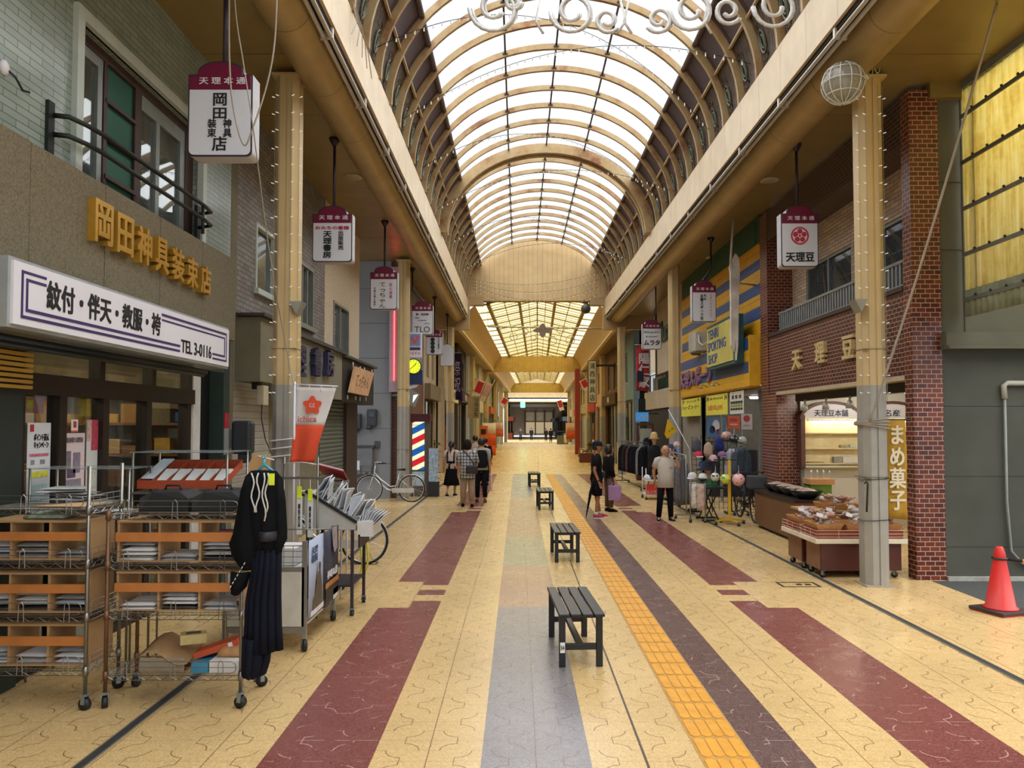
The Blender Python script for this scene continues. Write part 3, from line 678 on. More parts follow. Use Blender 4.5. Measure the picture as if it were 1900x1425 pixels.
# shelves with stock inside
bcol = ['#a67c46', '#8a6238', '#b98a54', '#c8a878', '#7a4a32', '#d0c8b8', '#6e5a48', '#b06a72', '#c9a24a']
BM = [M('stock_box_%s' % 'abcdefghi'[i], c, .7) for i, c in enumerate(bcol)]
SHM = M('shop_shelf_wood', '#7a5a38', .6)
for q, (x, ya, yb) in enumerate(((-6.7, 5.0, 9.5), (-5.3, 6.0, 9.1))):
    t = thing('shop_shelf', ('tall stock shelf along the back wall inside the robe shop', 'low display shelf in the middle of the robe shop')[q], 'shelf', (x, (ya + yb) / 2, 0))
    zs = (.3, .75, 1.2, 1.65, 2.1) if q == 0 else (.3, .8, 1.3)
    for yy in (ya, (ya + yb) / 2, yb): MB().box(x - .25, yy - .02, 0, x + .25, yy + .02, zs[-1] + .3).build('upright', SHM, t)
    for z in zs: MB().box(x - .25, ya, z, x + .25, yb, z + .03).build('board', SHM, t)
    pos_ = ('bottom', 'second', 'third', 'fourth', 'top') if q == 0 else ('bottom', 'middle', 'top')
    for zi, z in enumerate(zs):
        y = ya + .1; nbx = 0
        while y < yb - .4:
            wv = random.uniform(.22, .4); hh = random.uniform(.08, .26)
            if random.random() < .85 and abs(y + wv / 2 - (ya + yb) / 2) > wv / 2 + .04:
                o = MB().box(x - .2, y, z + .031, x + .22, y + wv - .03, z + .031 + hh).build('stock_box', random.choice(BM))
                tag(o, 'stock box on the %s board of the %s shelf inside robe shop' % (pos_[zi], ('tall', 'low')[q]), 'box', 'boxes on the %s board of the %s shop shelf' % (pos_[zi], ('tall', 'low')[q]))
            y += wv
t = thing('shop_shelf', 'wide stock shelf across the far end inside the robe shop', 'shelf', (-5.3, 9.5, 0))
for x in (-6.4, -5.3, -4.1): MB().box(x - .02, 9.3, 0, x + .02, 9.66, 2.4).build('upright', SHM, t)
for k, z in enumerate((.45, .85, 1.25, 1.62, 2.0, 2.38)):
    MB().box(-6.4, 9.3, z, -4.1, 9.66, z + .03).build('board', SHM, t); x = -6.3
    while x < -4.4 and k < 5:
        wv = random.uniform(.16, .36)
        if abs(x + wv / 2 + 5.3) > wv / 2 + .04 and random.random() < .9: tag(MB().box(x, 9.34, z + .032, x + wv - .03, 9.62, z + .032 + random.uniform(.08, .27)).build('stock_box', random.choice(BM + [SW, STONE])), 'stock box on the wide shelf at the far end inside robe shop, %s board' % ('lowest', 'second', 'middle', 'fourth', 'upper')[k], 'box', 'boxes on the %s board of the far shelf' % ('lowest', 'second', 'middle', 'fourth', 'upper')[k])
        x += wv
for i, (y, z) in enumerate(((6.4, 2.8), (8.3, 2.8))):
    t = thing('ceiling_lamp', '%s tube lamp on the ceiling inside the robe shop' % ('first', 'second')[i], 'lamp', (-5.0, y, z))
    MB().box(-5.1, y - .6, 2.88, -4.9, y + .6, 2.95).build('housing', SW, t)
    MB().cyl((-5.0, y - .58, 2.84), (-5.0, y + .58, 2.84), .03, 8).build('tube', EM('shop_tube_light', '#ffe3b8', 26), t)
# posters on the doors
def poster(y0, y1, z0, z1, x, base, label, parts):
    t = thing('door_poster', label, 'poster', (x, (y0 + y1) / 2, z0))
    MB().box(x, y0, z0, x + .003, y1, z1).build('sheet', M('paper_' + base.strip('#'), base, .6, 0, .03), t)
    for (a, b, c, d, col) in parts:
        MB().box(x + .002, y0 + (y1 - y0) * a, z0 + (z1 - z0) * c, x + .006, y0 + (y1 - y0) * b, z0 + (z1 - z0) * d).build('print', M('print_' + col.strip('#'), col, .6, 0, .25, 30), t)
    return t
t = poster(6.05, 6.35, 1.3, 2.02, -3.935, '#d9dbe0', 'white campaign poster with yellow and pink bands on the first glass door', [(.1, .9, .62, .65, '#c96a80'), (.12, .9, .38, .45, '#d8d24a'), (.1, .25, .9, .98, '#b5303a'), (.1, .95, .12, .3, '#bfd4dc'), (.15, .3, .53, .58, '#8a8a8a'), (.55, .75, .53, .58, '#8a8a8a')])
text('ポイント還元\nキャンペーン', .19, .12, (-3.929, 6.22, 1.87), (0, 1, 0), (0, 0, 1), INK, t)
t = poster(6.5, 6.85, 1.15, 1.93, -3.935, '#d9c9cc', 'pinkish map poster on the second glass door', [(.15, .85, .08, .48, '#8a8490'), (.15, .4, .6, .8, '#7a7080'), (.5, .8, .55, .78, '#857a8c'), (.25, .6, .5, .6, '#5a4a68')])
text('GRAND OPEN', .27, .045, (-3.929, 6.675, 1.87), (0, 1, 0), (0, 0, 1), M('ink_grey', '#77706e', .6), t)
poster(6.64, 6.74, 1.94, 2.05, -3.935, '#e6e2de', 'small white tag with a red flower mark above the map poster', [(.3, .7, .35, .85, '#c23a3a'), (0, 1, 0, .12, '#d8563c')])
poster(6.88, 7.06, 1.35, 2.05, -3.935, '#cfd0d0', 'narrow red and white leaflet on the second glass door', [(.4, 1, .6, 1, '#b5455a'), (0, .4, .72, 1, '#c9a8a0'), (.1, .9, .1, .4, '#c0c6b8')])
poster(5.98, 6.32, 2.1, 2.23, -3.98, '#c9738a', 'pink shop card hanging inside behind the first glass door', [(.35, .6, .3, .8, '#d8c070')])
# narrow stone pier label, device box
t = thing('red_pier_sign', 'small red and white notice on the stone pier', 'notice', (-3.78, 9.76, 1.9)); MB().box(-3.78, 9.69, 1.96, -3.77, 9.83, 2.16).build('red_plate', M('sign_red', '#a92536', .5), t); MB().box(-3.78, 9.69, 1.62, -3.77, 9.83, 1.96).build('grey_plate', M('plate_grey', '#8d8f8c', .5), t)
t = thing('plastic_box', 'dark grey plastic equipment box on the wall beside the roller shutter', 'box', (-3.75, 9.98, 1.55))
o = MB().box(-3.78, 9.92, 1.62, -3.52, 10.12, 2.06).build('body', M('dark_plastic', '#2f3338', .45), t, .04); MB().box(-3.7, 9.95, 1.5, -3.56, 10.1, 1.63).build('lower_cap', M('dark_plastic', '#2f3338'), t, .02)
MB().box(-3.85, 9.95, 1.7, -3.76, 10.1, 1.95).build('wall_plate', FRG, t)
# concrete strip, grey brick and roughcast upper walls
struct(WL, MB().box(-4.3, 9.86, 0, -3.88, 10.25, 3.5).box(-4.3, 10.0, 3.5, -3.85, 10.25, 6.5), CONC, 'drab concrete strip between the tiled and the grey brick house', 'wall')
def wall_with_windows(x, ya, yb, za, zb, wins, mat, label, th=.2):
    """wall slab in a plane X=const with rectangular openings (y0,y1,z0,z1) that do not overlap in y"""
    mb = MB(); y = ya
    for (a, b, c, d) in sorted(wins):
        mb.box(x - th, y, za, x, a, zb).box(x - th, a, za, x, b, c).box(x - th, a, d, x, b, zb); y = b
    mb.box(x - th, y, za, x, yb, zb); return struct(WL, mb, mat, label, 'wall')
wall_with_windows(-3.85, 10.25, 14.9, 3.4, 6.5, [(10.95, 11.85, 3.95, 4.97), (13.1, 14.05, 3.75, 4.9)], GBRK, 'grey brick upper wall behind the left column')
wall_with_windows(-3.85, 14.9, 18.15, 3.3, 6.5, [(15.6, 17.0, 3.4, 4.6)], BEIW, 'beige roughcast upper wall over the black corrugated fascia')
def side_window(n, x, a, b, c, d, label, inner, fr=FRG, sg=1, split=1, panes=GLS):
    t = thing('window_%d' % n, label, 'window', (x, (a + b) / 2, c)); t['kind'] = 'structure'; q = -sg
    mb = MB()
    def B(y0, y1, z0, z1, e=0): mb.box(x + q * .1, y0, z0, x + sg * (.02 + e), y1, z1)
    B(a, a + .05, c, d); B(b - .05, b, c, d); B(a, b, d - .05, d); B(a - .04, b + .04, c - .03, c + .05, .05)
    for k in range(1, split + 1): yy = a + (b - a) * k / (split + 1); B(yy - .025, yy + .025, c, d, -.03)
    mb.build('frame', fr, t)
    MB().box(x + q * .06, a, c, x + q * .055, b, d).build('pane', panes, t)
    MB().box(x + q * .2, a - .05, c - .05, x + q * .17, b + .05, d + .05).build('blind', inner, t)
    return t
DKI = M('dark_room', '#1d1a17', .9)
t = side_window(12, -3.85, 10.95, 11.85, 3.95, 4.97, 'dark upstairs window with a pale blue bar in the grey brick wall', DKI, WHT, split=0)
MB().box(-3.97, 11.0, 4.38, -3.95, 11.75, 4.43).build('blue_bar', M('pale_blue', '#8fb4c4', .5), t)
side_window(13, -3.85, 13.1, 14.05, 3.75, 4.9, 'grey curtained upstairs window to the right of the left column', M('curtain_grey', '#8e8d86', .9), FRG, split=2)
side_window(14, -3.85, 15.6, 17.0, 3.4, 4.6, 'plain upstairs window in the beige roughcast wall', M('curtain_drab', '#7e7c74', .9), FRG, split=1)
# shutter housing and fascias of the bookshop row
CORR = RIBBED('corrugated_grey', 'Y', '#8e8b7a', .085, .012, .5, .2, .55, .35); CORB = RIBBED('corrugated_black', 'Y', '#2c2d29', .085, .012, .5, .2, .45, .35)
t = thing('shutter_housing', 'drab box housing above the pale roller shutter', 'housing', (-3.7, 10.6, 2.6))
MB().box(-3.87, 10.26, 2.6, -3.52, 11.17, 3.48).build('body', CONC, t); MB().box(-3.84, 10.2, 3.49, -3.45, 11.17, 3.53).build('cap', M('cap_dark', '#3a3a36', .6), t)
t = thing('shop_fascia', 'grey corrugated fascia with dark blue characters beside the left column', 'fascia', (-3.5, 12.9, 2.5))
MB().box(-3.84, 11.2, 2.5, -3.5, 14.94, 3.4).build('sheet', CORR, t); MB().box(-3.84, 11.2, 3.4, -3.42, 14.94, 3.46).build('cap', M('cap_dark', '#3a3a36'), t)
NAVY = M('navy_letter', '#23264a', .4, .1); 
for ch, px, py in (('理', 561, 670), ('書', 590, 672), ('房', 613, 674)):
    p = atX(px, py, -3.42); text(ch, .42 if px < 600 else .5, .46, (-3.5, p.y, p.z), (0, 1, 0), (0, 0, 1), NAVY, t, 'letter', .09, .035)
t = thing('shop_fascia', 'black corrugated fascia carrying the tilted wooden sign', 'fascia', (-3.5, 16.6, 2.5))
MB().box(-3.84, 14.96, 2.48, -3.5, 18.2, 3.36).build('sheet', CORB, t); MB().box(-3.84, 14.96, 3.36, -3.42, 18.25, 3.41).build('cap', M('cap_dark', '#3a3a36'), t)
p0 = atX(645, 728, -3.42); p1 = atX(679, 735, -3.42); p2 = atX(690, 692, -3.42); p3 = atX(656, 680, -3.42)
t = thing('wooden_sign', 'tilted pale wooden sign with brush writing on the black fascia', 'sign', p0)
MB().prism([p0, p1, p2, p3], (.05, 0, 0)).build('board', M('pale_wood', '#c49a72', .6, 0, .15, 4), t)
c = (p0 + p1 + p2 + p3) / 4 + Vector((.05, 0, 0)); 
text('てっちゃん', (p1 - p0).length * .72, (p3 - p0).length * .5, c, (p1 - p0), (p3 - p0), M('ink_brown', '#3a2a20', .6), t, bold=.0)
for px, py, qy in ((655, 682, 672), (668, 688, 680), (676, 690, 682), (690, 696, 686), (645, 733, 741), (660, 735, 742), (668, 736, 744), (679, 737, 744)):
    a = atX(px, py, -3.44); b = atX(px, qy, -3.44); MB().tube([a, b], .015, 5).build('fixing_peg', M('white_peg', '#c9c6bb', .5), t)
mb = MB().box(-4.1, 11.78, 0, -3.9, 14.75, 2.55).box(-4.1, 16.75, 0, -3.9, 18.15, 2.55); struct(WL, mb, CONC, 'drab ground floor wall behind the orange and white flag', 'wall')
SHP = RIBBED('shutter_pale', 'Z', '#a3a199', .1, .01, .5, .2, .6, .12); SHG = RIBBED('shutter_green_grey', 'Z', '#5f6a63', .085, .02, .5, .2, .4, .3)
struct('door_2', MB().box(-3.98, 10.25, 0, -3.9, 11.78, 2.6), SHP, 'pale closed roller shutter left of the left column', 'roller shutter')
struct('door_3', MB().box(-3.98, 14.75, 0, -3.88, 16.75, 2.5), SHG, 'grey green closed louvred shutter behind the flag', 'shutter')
struct('door_4', MB().box(-3.92, 16.78, 0, -3.82, 17.9, 2.5), M('dark_wood_door', '#37241a', .5, 0, .2, 3), 'dark brown wooden door right of the louvred shutter', 'door')
t = thing('breaker_box', 'beige breaker box with a hanging cable beside the pale roller shutter', 'box', (-3.55, 10.6, 2.25)); MB().box(-3.62, 10.42, 2.28, -3.52, 10.62, 2.55).build('body', M('beige_plastic', '#b5ac93', .5), t, .01)
MB().tube([(-3.57, 10.5, 2.28), (-3.57, 10.48, 2.1), (-3.55, 10.6, 1.8), (-3.4, 10.4, 1.62), (-3.2, 9.9, 1.58)], .008, 5).build('cable', IRN, t); MB().box(-3.7, 10.45, 2.5, -3.6, 10.58, 2.597).build('hanger', IRN, t)
# grey panel wall that faces the viewer at the alley
GPW = M('grey_wall_panel', '#83868a', .7, 0, .05, 2)
mb = MB()
for k in range(7):
    z0 = k * .96; mb.box(-7, 20.6, z0, -3.5, 20.8, z0 + .945); mb.box(-7, 20.61, z0 + .945, -3.5, 20.8, z0 + .96, 1)
struct(WL, mb, [GPW, M('joint_dark', '#4d4f52', .7)], 'smooth grey panelled wall facing down the street behind the parked bicycle', 'wall')
struct(WL, MB().box(-7.2, 18.15, 0, -7, 20.6, 6.5), GPW, 'grey wall closing the alley beyond the bookshop', 'wall')
# alley wall fittings
for px, py, w_, h_, lb in ((664, 782, .18, .42, 'narrow dark meter box on the grey panelled wall'), (690, 775, .26, .46, 'wide dark meter box on the grey panelled wall')):
    c = atY(px, py, 20.5); t = thing('meter_box', lb, 'meter', c); MB().box(c.x - w_ / 2, 20.45, c.z - h_ / 2, c.x + w_ / 2, 20.6, c.z + h_ / 2).build('body', M('meter_dark', '#33383d', .5), t, .03)
    MB().box(c.x - w_ * .28, 20.43, c.z + h_ * .05, c.x + w_ * .28, 20.46, c.z + h_ * .35).build('window', M('meter_glass', '#4c5560', .2), t)
    MB().lathe([(.07, 0), (.07, .1)], (c.x - w_ * .3, 20.5, c.z - h_ / 2 - .09), 10).build('lower_drum', M('meter_dark', '#33383d'), t)
c = atY(670, 858, 20.5); t = thing('wall_cabinet', 'grey metal wall cabinet with a white notice on the grey wall', 'cabinet', c)
MB().box(c.x - .28, 20.42, c.z - .32, c.x + .32, 20.6, c.z + .42).build('body', M('cabinet_grey', '#6d7074', .5), t, .01); MB().box(c.x - .24, 20.4, c.z - .2, c.x - .02, 20.43, c.z + .05).build('notice', SW, t); MB().box(c.x - .3, 20.4, c.z + .4, c.x + .36, 20.6, c.z + .46).build('hood', M('cabinet_dark', '#3a3d40', .5), t)
c = atY(700, 825, 20.58); tag(MB().box(c.x - .07, 20.56, c.z - .1, c.x + .07, 20.6, c.z + .1).build('wall_plate', M('plate_brown', '#4a4648', .5)), 'small dark square plate on the grey wall', 'plate')
# neon edged projecting board
t = thing('neon_board', 'tall pinkish projecting board edged with a red neon tube', 'sign', (-3.4, 20.5, 2.9))
MB().box(-3.5, 20.36, 2.9, -3.25, 20.55, 6.3).build('board', M('pinkish_board', '#a58f9a', .6), t)
MB().tube([(-3.36, 20.34, 3.2), (-3.36, 20.34, 6.15), (-3.27, 20.34, 5.9)], .02, 6).build('neon_tube', EM('neon_red', '#ff4a50', 2.2), t)
# ================================================================ RIGHT SIDE, NEAR: brick sweets shop, grey end wall, lean-to sheets
BR1 = BRICK('maroon_brick_x', 'YZ', '#5e2a22', '#43201d', '#a8907e', .125, .062, .005, .35, .5, .7, .35)
BR2 = BRICK('maroon_brick_y', 'XZ', '#70331f', '#4a1d18', '#ab9482', .125, .062, .005, .3, .5, .7, .4, -.1)
BR3 = BRICK('brown_brick_dark', 'YZ', '#3d2a26', '#2e201e', '#7d6a60', .125, .062, .005, .35, .5, .6, .3)
BR4 = BRICK('pale_brick', 'YZ', '#d0bba0', '#b39d86', '#6a584c', .25, .066, .005, .5, .5, .6, .4)
WR = 'wall_right'
mb = MB().box(5.14, 9.8, 0, 5.52, 10.02, 6.42); struct(WR, mb, BR2, 'tall maroon brick pier facing the viewer at the near end of the sweets shop', 'wall')
mb = MB().box(5.14, 15.02, 0, 5.6, 15.95, 2.62).box(5.14, 15.5, 2.62, 5.68, 15.95, 6.42); struct(WR, mb, [BR2], 'brick pier between the sweets shop and the yellow sports shop', 'wall')
struct(WR, MB().box(5.16, 10.02, 2.66, 5.66, 15.5, 3.8), BR1, 'maroon brick band carrying the three raised characters', 'wall')
mb = MB().box(5.15, 10.02, 5.8, 5.68, 15.5, 6.42); struct(WR, mb, BR3, 'dark brown brick beam under the right walkway ceiling', 'wall')
struct('trim_23', MB().box(5.13, 10.02, 2.6, 5.4, 15.02, 2.66), M('cream_soffit', '#b5a588', .6), 'cream edge strip under the brick band', 'trim')
struct('trim_24', MB().box(5.12, 10.02, 3.8, 5.66, 15.52, 3.86), M('coping_brown', '#3d2a26', .6), 'dark coping on top of the brick band', 'coping')
# recessed pale brick wall with two windows
y0 = 10.02
mb = MB().box(5.66, 10.02, 3.8, 5.86, 10.9, 5.9).box(5.66, 11.75, 3.8, 5.86, 12.75, 5.9).box(5.66, 14.75, 3.8, 5.86, 15.5, 5.9).box(5.66, 10.9, 5.1, 5.86, 11.75, 5.9).box(5.66, 12.75, 5.1, 5.86, 14.75, 5.9)
struct(WR, mb, BR4, 'pale brown brick upper wall set back behind the window railing', 'wall')
DGL = GL('dusky_glass', '#5d6a6e', .1, .35)
for n, a, b, lb in ((15, 10.9, 11.75, 'narrow dusky upstairs window right of the right column'), (16, 12.75, 14.75, 'wide dusky upstairs window left of the right column')):
    t = thing('window_%d' % n, lb, 'window', (5.7, (a + b) / 2, 3.86)); t['kind'] = 'structure'
    mb = MB()
    for yy in ([a + .02, b - .02] if n == 15 else [a + .02, 13.75, b - .02]): mb.box(5.68, yy - .025, 3.86, 5.74, yy + .025, 5.1)
    mb.box(5.68, a, 5.05, 5.74, b, 5.1).build('frame', FRG, t); MB().box(5.72, a, 3.86, 5.725, b, 5.1).build('pane', DGL, t)
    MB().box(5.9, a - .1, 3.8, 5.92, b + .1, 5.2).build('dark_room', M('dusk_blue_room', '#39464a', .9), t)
t = thing('balcony_rail', 'grey slatted metal railing below the upstairs windows of the brick shop', 'railing', (5.22, 12.5, 3.86))
MB().box(5.19, 10.1, 4.2, 5.25, 15.0, 4.24).build('top_rail', FRG, t); MB().box(5.2, 10.1, 3.88, 5.24, 15.0, 3.91).build('bottom_rail', FRG, t)
mb = MB(); y = 10.1
while y < 15.0: mb.box(5.205, y, 3.86, 5.235, y + .05, 4.22); y += .105
mb.build('slats', M('rail_grey', '#8d9498', .4, .5), t)
t = thing('raised_letter_sign', 'three raised cream characters spaced out on the brick band', 'sign', (5.16, 12.7, 3))
CRL = M('cream_letter', '#c9b380', .5, .1, .12, 8)
for ch, px, py in (('天', 1478, 668), ('理', 1522, 654), ('豆', 1574, 644)):
    p = atX(px, py, 5.12); text(ch, .38, .34, (5.16, p.y, p.z), (0, -1, 0), (0, 0, 1), CRL, t, 'letter', .06, .035)
# sweets shop inside
WSH = M('shop_white', '#d9d6cc', .8, 0, .03, 3); WSD = M('shop_floor_board', '#8a7a60', .6)
mb = MB().box(5.6, 15.0, 0, 9.0, 15.15, 2.7).box(8.9, 10.02, 0, 9.0, 15.0, 2.7).box(5.52, 9.92, 0, 9.0, 10.02, 2.7); struct('wall_shop', mb, WSH, 'white inside walls of the sweets shop', 'wall')
struct('ceiling', MB().box(5.4, 10.02, 2.67, 9.0, 15.15, 2.75), WSH, 'white ceiling of the sweets shop', 'ceiling')
struct('trim_25', MB().box(5.58, 14.93, 0, 5.64, 15.0, 2.6), M('steel_jamb', '#8d8d88', .4, .5), 'grey metal jamb at the left of the sweets shop opening', 'trim')
t = thing('display_niche', 'cream shelved wall niche under two arched name boards inside the sweets shop', 'display shelf', (6.6, 14.9, 1.2))
BRW = M('niche_brown', '#5c3b30', .5); CRM = M('niche_cream', '#e6d6a8', .7)
MB().box(5.62, 14.82, 1.17, 8.3, 15.0, 1.21).build('sill', M('niche_sill', '#d8cfae', .6), t)
MB().box(5.62, 14.97, 1.2, 8.3, 15.0, 2.14).build('backing', CRM, t)
for z in (1.23, 1.53, 1.83): MB().box(5.62, 14.84, z, 8.3, 14.99, z + .025).build('shelf', CRM, t)
MB().box(5.54, 14.8, 1.17, 5.62, 15.0, 2.2).build('side_post', BRW, t)
for i, (xa, xb, tx) in enumerate(((5.56, 6.72, '天理豆本舗'), (6.76, 7.92, '名産'))):
    xm = (xa + xb) / 2; R = (xb - xa) / 2
    P = [(xm + R * math.cos(a), 14.82, 2.13 + .31 * math.sin(a)) for a in [PI * k / 16 for k in range(17)]]
    o = MB().prism(P, (0, .16, 0)).build('arch_board', SW, t)
    ring = [[(xm + (R + d) * math.cos(a), yy, 2.12 + (.31 + d) * math.sin(a)) for d, yy in ((-.01, 14.79), (.045, 14.79), (.045, 14.98), (-.01, 14.98))] for a in [PI * k / 16 for k in range(17)]]
    MB().loft(ring, smooth=False).build('arch_rim', BRW, t)
    text(tx, .66 if i == 0 else .3, .13, (xm, 14.815, 2.24), (1, 0, 0), (0, 0, 1), M('ink_navy', '#22264a', .6), o)
NL = EM('niche_tube', '#fff0c8', 11)
t = thing('niche_lamp', 'tube lamp under the arched boards of the sweets niche', 'lamp', (6.8, 14.85, 2.08)); MB().box(5.7, 14.85, 2.09, 8.2, 14.9, 2.115).build('housing', SW, t); MB().cyl((5.75, 14.86, 2.07), (8.15, 14.86, 2.07), .014, 8).build('tube', NL, t)
for i, (x, y) in enumerate(((6.6, 11.6), (6.6, 13.6))):
    t = thing('ceiling_lamp', '%s tube lamp on the sweets shop ceiling' % ('near', 'far')[i], 'lamp', (x, y, 2.6)); MB().box(x - .6, y - .09, 2.63, x + .6, y + .09, 2.67).build('housing', SW, t); MB().cyl((x - .58, y, 2.6), (x + .58, y, 2.6), .018, 8).build('tube', EM('shop_white_tube', '#fff6e6', 34), t)
for xa, xb, z, hh, lb in ((6.34, 6.5, 1.56, .05, 'small olive box on the middle niche shelf'), (6.52, 6.95, 1.56, .06, 'pale green box on the middle niche shelf'), (6.2, 6.36, 1.26, .12, 'grey tin on the lowest niche shelf'), (6.38, 7.0, 1.26, .12, 'long white carton on the lowest niche shelf'), (5.7, 6.0, 1.26, .02, 'thin wooden stick lying on the lowest niche shelf')):
    tag(MB().box(xa, 14.86, z + .003, xb, 14.95, z + hh).build('carton', M('carton_' + lb.split()[1], {'olive': '#a8a07a', 'green': '#cfdcc8', 'tin': '#9a9a92', 'white': '#e6e6e0', 'wooden': '#a68a5a'}.get(lb.split()[1], '#dcdcd6'), .6)), lb, 'box')
t = thing('track_light', 'black lighting track with three grey spotlights in the sweets shop opening', 'spotlight', (5.42, 12.4, 2.4))
MB().box(5.36, 10.1, 2.46, 5.5, 14.6, 2.6).build('track', M('track_black', '#15130f', .5), t)
for px in (1492, 1531, 1575):
    p = atX(px, 742, 5.3); z = 2.34
    o = MB().cyl((5.32, p.y, 2.47), (5.31, p.y, z + .02), .018, 6).build('spot_stem', M('spot_grey', '#a8a49a', .4, .4), t)
    MB().lathe([(.035, .06), (.055, .0), (.06, -.07)], (5.31, p.y, z), 12).build('spot_head', M('spot_grey', '#a8a49a'), o)
# grey end wall facing the viewer, ledge, gold box
GEW = M('grey_render', '#4c4d45', .8, 0, .12, 1.6, .05); GEU = M('drab_render', '#5d5b4b', .8, 0, .1, 1.5)
mb = MB()
for k, (a, b) in enumerate(((.02, .42), (.43, 1.33), (1.34, 2.24), (2.25, 2.98))): mb.box(5.52, 9.82, a, 9, 9.92, b)
mb.box(5.53, 9.83, 0, 9, 9.91, 2.98, 1); struct(WR, mb, [GEW, M('joint_dark', '#4d4f52')], 'grey rendered end wall behind the red cone', 'wall')
mb = MB().box(5.52, 9.84, 3.2, 9, 10.0, 6.45); mb.box(5.84, 9.83, 3.2, 5.85, 9.84, 6.45, 1).box(5.52, 9.83, 4.3, 9, 9.84, 4.305, 1).box(5.52, 9.83, 5.2, 9, 9.84, 5.205, 1); struct(WR, mb, [GEU, M('joint_drab', '#4f4c40', .8)], 'drab olive upper end wall above the ledge', 'wall')
struct('trim_26', MB().box(5.5, 9.6, 2.98, 9, 9.95, 3.02).box(5.5, 9.66, 3.02, 9, 9.95, 3.2), GEU, 'protruding ledge across the grey end wall', 'ledge')
struct('trim_27', MB().box(5.4, 9.75, 6.3, 5.86, 9.95, 6.5), GOLD, 'short gold boxed beam end below the right ceiling', 'beam')
struct('baseboard_right', MB().box(5.52, 9.76, 0, 9, 9.83, .05), M('pale_mortar', '#9a9a92', .9, 0, .2, 12), 'pale mortar line along the foot of the grey wall', 'baseboard')
t = thing('conduit_pipe', 'pale conduit bending down the grey end wall above the cone', 'conduit', (6.5, 9.79, .2)); a = atY(1862, 711, 9.78); b = atY(1863, 720, 9.78); c = atY(1868, 930, 9.78); d = atY(1876, 1022, 9.78); e = atY(1896, 1045, 9.78)
MB().tube([(8.5, 9.78, a.z), (a.x + .05, 9.78, a.z), (a.x, 9.78, a.z - .03), (a.x + .01, 9.78, a.z - .2)], .035, 8).build('upper_sleeve', M('lagging_pale', '#a8a596', .7), t)
MB().tube([(a.x + .01, 9.78, a.z - .15), c, d, e, (e.x + .3, 9.78, e.z - .1)], .018, 8).build('lower_pipe', M('pipe_grey_green', '#7f857c', .5), t)
# translucent corrugated lean-to sheets
def frp():
    mt = D.materials.new('frp_sheet'); g = NG(mt); X, Y, Z = g.pos()
    n = g.noise(g.vec(X, g.m('MULTIPLY', Y, 6.0), Z), 1.5, 4); n2 = g.noise(g.vec(X, Y, Z), 14, 3)
    col = g.ramp(g.m('ADD', g.m('MULTIPLY', n, .7), g.m('MULTIPLY', n2, .3)), [(.3, '#d8c27a'), (.5, '#efe0a0'), (.7, '#f6edc0')])
    d = g.n('ShaderNodeBsdfTranslucent'); g.put(d.inputs[0], col); d2 = g.n('ShaderNodeBsdfDiffuse'); g.put(d2.inputs[0], col)
    u = g.m('PINGPONG', Y, .03); b = g.bump(g.m('MULTIPLY', u, 30), .5, .01); g.put(d.inputs['Normal'], b); g.put(d2.inputs['Normal'], b)
    mx = g.n('ShaderNodeMixShader'); mx.inputs[0].default_value = .25; g.nt.links.new(d.outputs[0], mx.inputs[1]); g.nt.links.new(d2.outputs[0], mx.inputs[2])
    g.nt.links.new(mx.outputs[0], g.out.inputs[0]); return mt
t = thing('translucent_screen', 'yellowed translucent corrugated sheet screen hung under the right ceiling', 'screen', (5.83, 6, 3.45))
FRP = frp()
mb = MB(); rows = []
for z in (3.5, 6.46): rows.append([(5.83 + .012 * math.sin(k * PI / 2), 1.5 + k * .03, z) for k in range(277)])
mb.sheet(rows, .002); mb.build('sheet', FRP, t)
rows = [[(5.815 + .012 * math.sin(k * PI / 2), 1.5 + k * .03, z) for k in range(277)] for z in (3.4, 3.75)]
MB().sheet(rows, .002).build('lower_apron', GL('apron_sheet', '#b9c0a8', .05, .35), t)
BAT = M('batten_grey', '#6a6a60', .6)
for z in (6.04, 5.43, 4.82, 4.22, 3.63):
    o = MB().box(5.795, 1.5, z - .025, 5.815, 9.78, z + .025).build('batten', BAT, t); mb = MB(); y = 2.0
    while y < 9.7: mb.sph((5.785, y, z + .03), .018, 6, 4); y += .3
    mb.build('cap_screws', M('screw_black', '#22211e', .5), o)
mb = MB()
for yy in (9.5, 8.3, 7.1): mb.box(5.86, yy, 3.45, 5.92, yy + .07, 6.49)
for q, yy in enumerate((9.5, 8.3, 7.1)): MB().box(5.86, yy, 3.45, 5.92, yy + .07, 6.49).build('stud', M('stud_wood', '#a8905a', .7), t)
MB().box(5.8, 1.5, 6.4, 5.86, 9.73, 6.495).build('head_channel', FRG, t)
# sports shop shell
GRN = M('dark_green_wall_paint', '#24503a', .55, 0, .12, 2); YLW = RIBBED('yellow_siding', 'Z', '#d9a41c', .13, .006, .45, .0, .6, .05); BLU = RIBBED('blue_siding', 'Z', '#2f4f82', .13, .006, .45, 0, .6, .05)
struct(WR, MB().box(5.14, 15.96, 5.83, 5.4, 23.6, 6.5), GRN, 'dark green painted wall strip under the ceiling over the sports shop', 'wall')
mb = MB(); zz = [5.83, 5.55, 5.32, 5.03, 4.79, 4.53, 4.26, 2.9]
for k in range(7): mb.box(5.14, 15.96, zz[k + 1], 5.4, 23.6, zz[k], k % 2)
mb.box(5.1, 15.96, 5.83, 5.2, 23.6, 5.87, 0); mb.box(5.12, 16.2, 5.9, 5.15, 18.2, 6.42, 2)
struct(WR, mb, [YLW, BLU, GRN], 'yellow and blue striped siding of the sports shop upper wall', 'wall')
t = thing('striped_fascia', 'yellow and blue striped fascia box over the sports shop front', 'fascia', (4.95, 19.5, 2.85))
mb = MB()
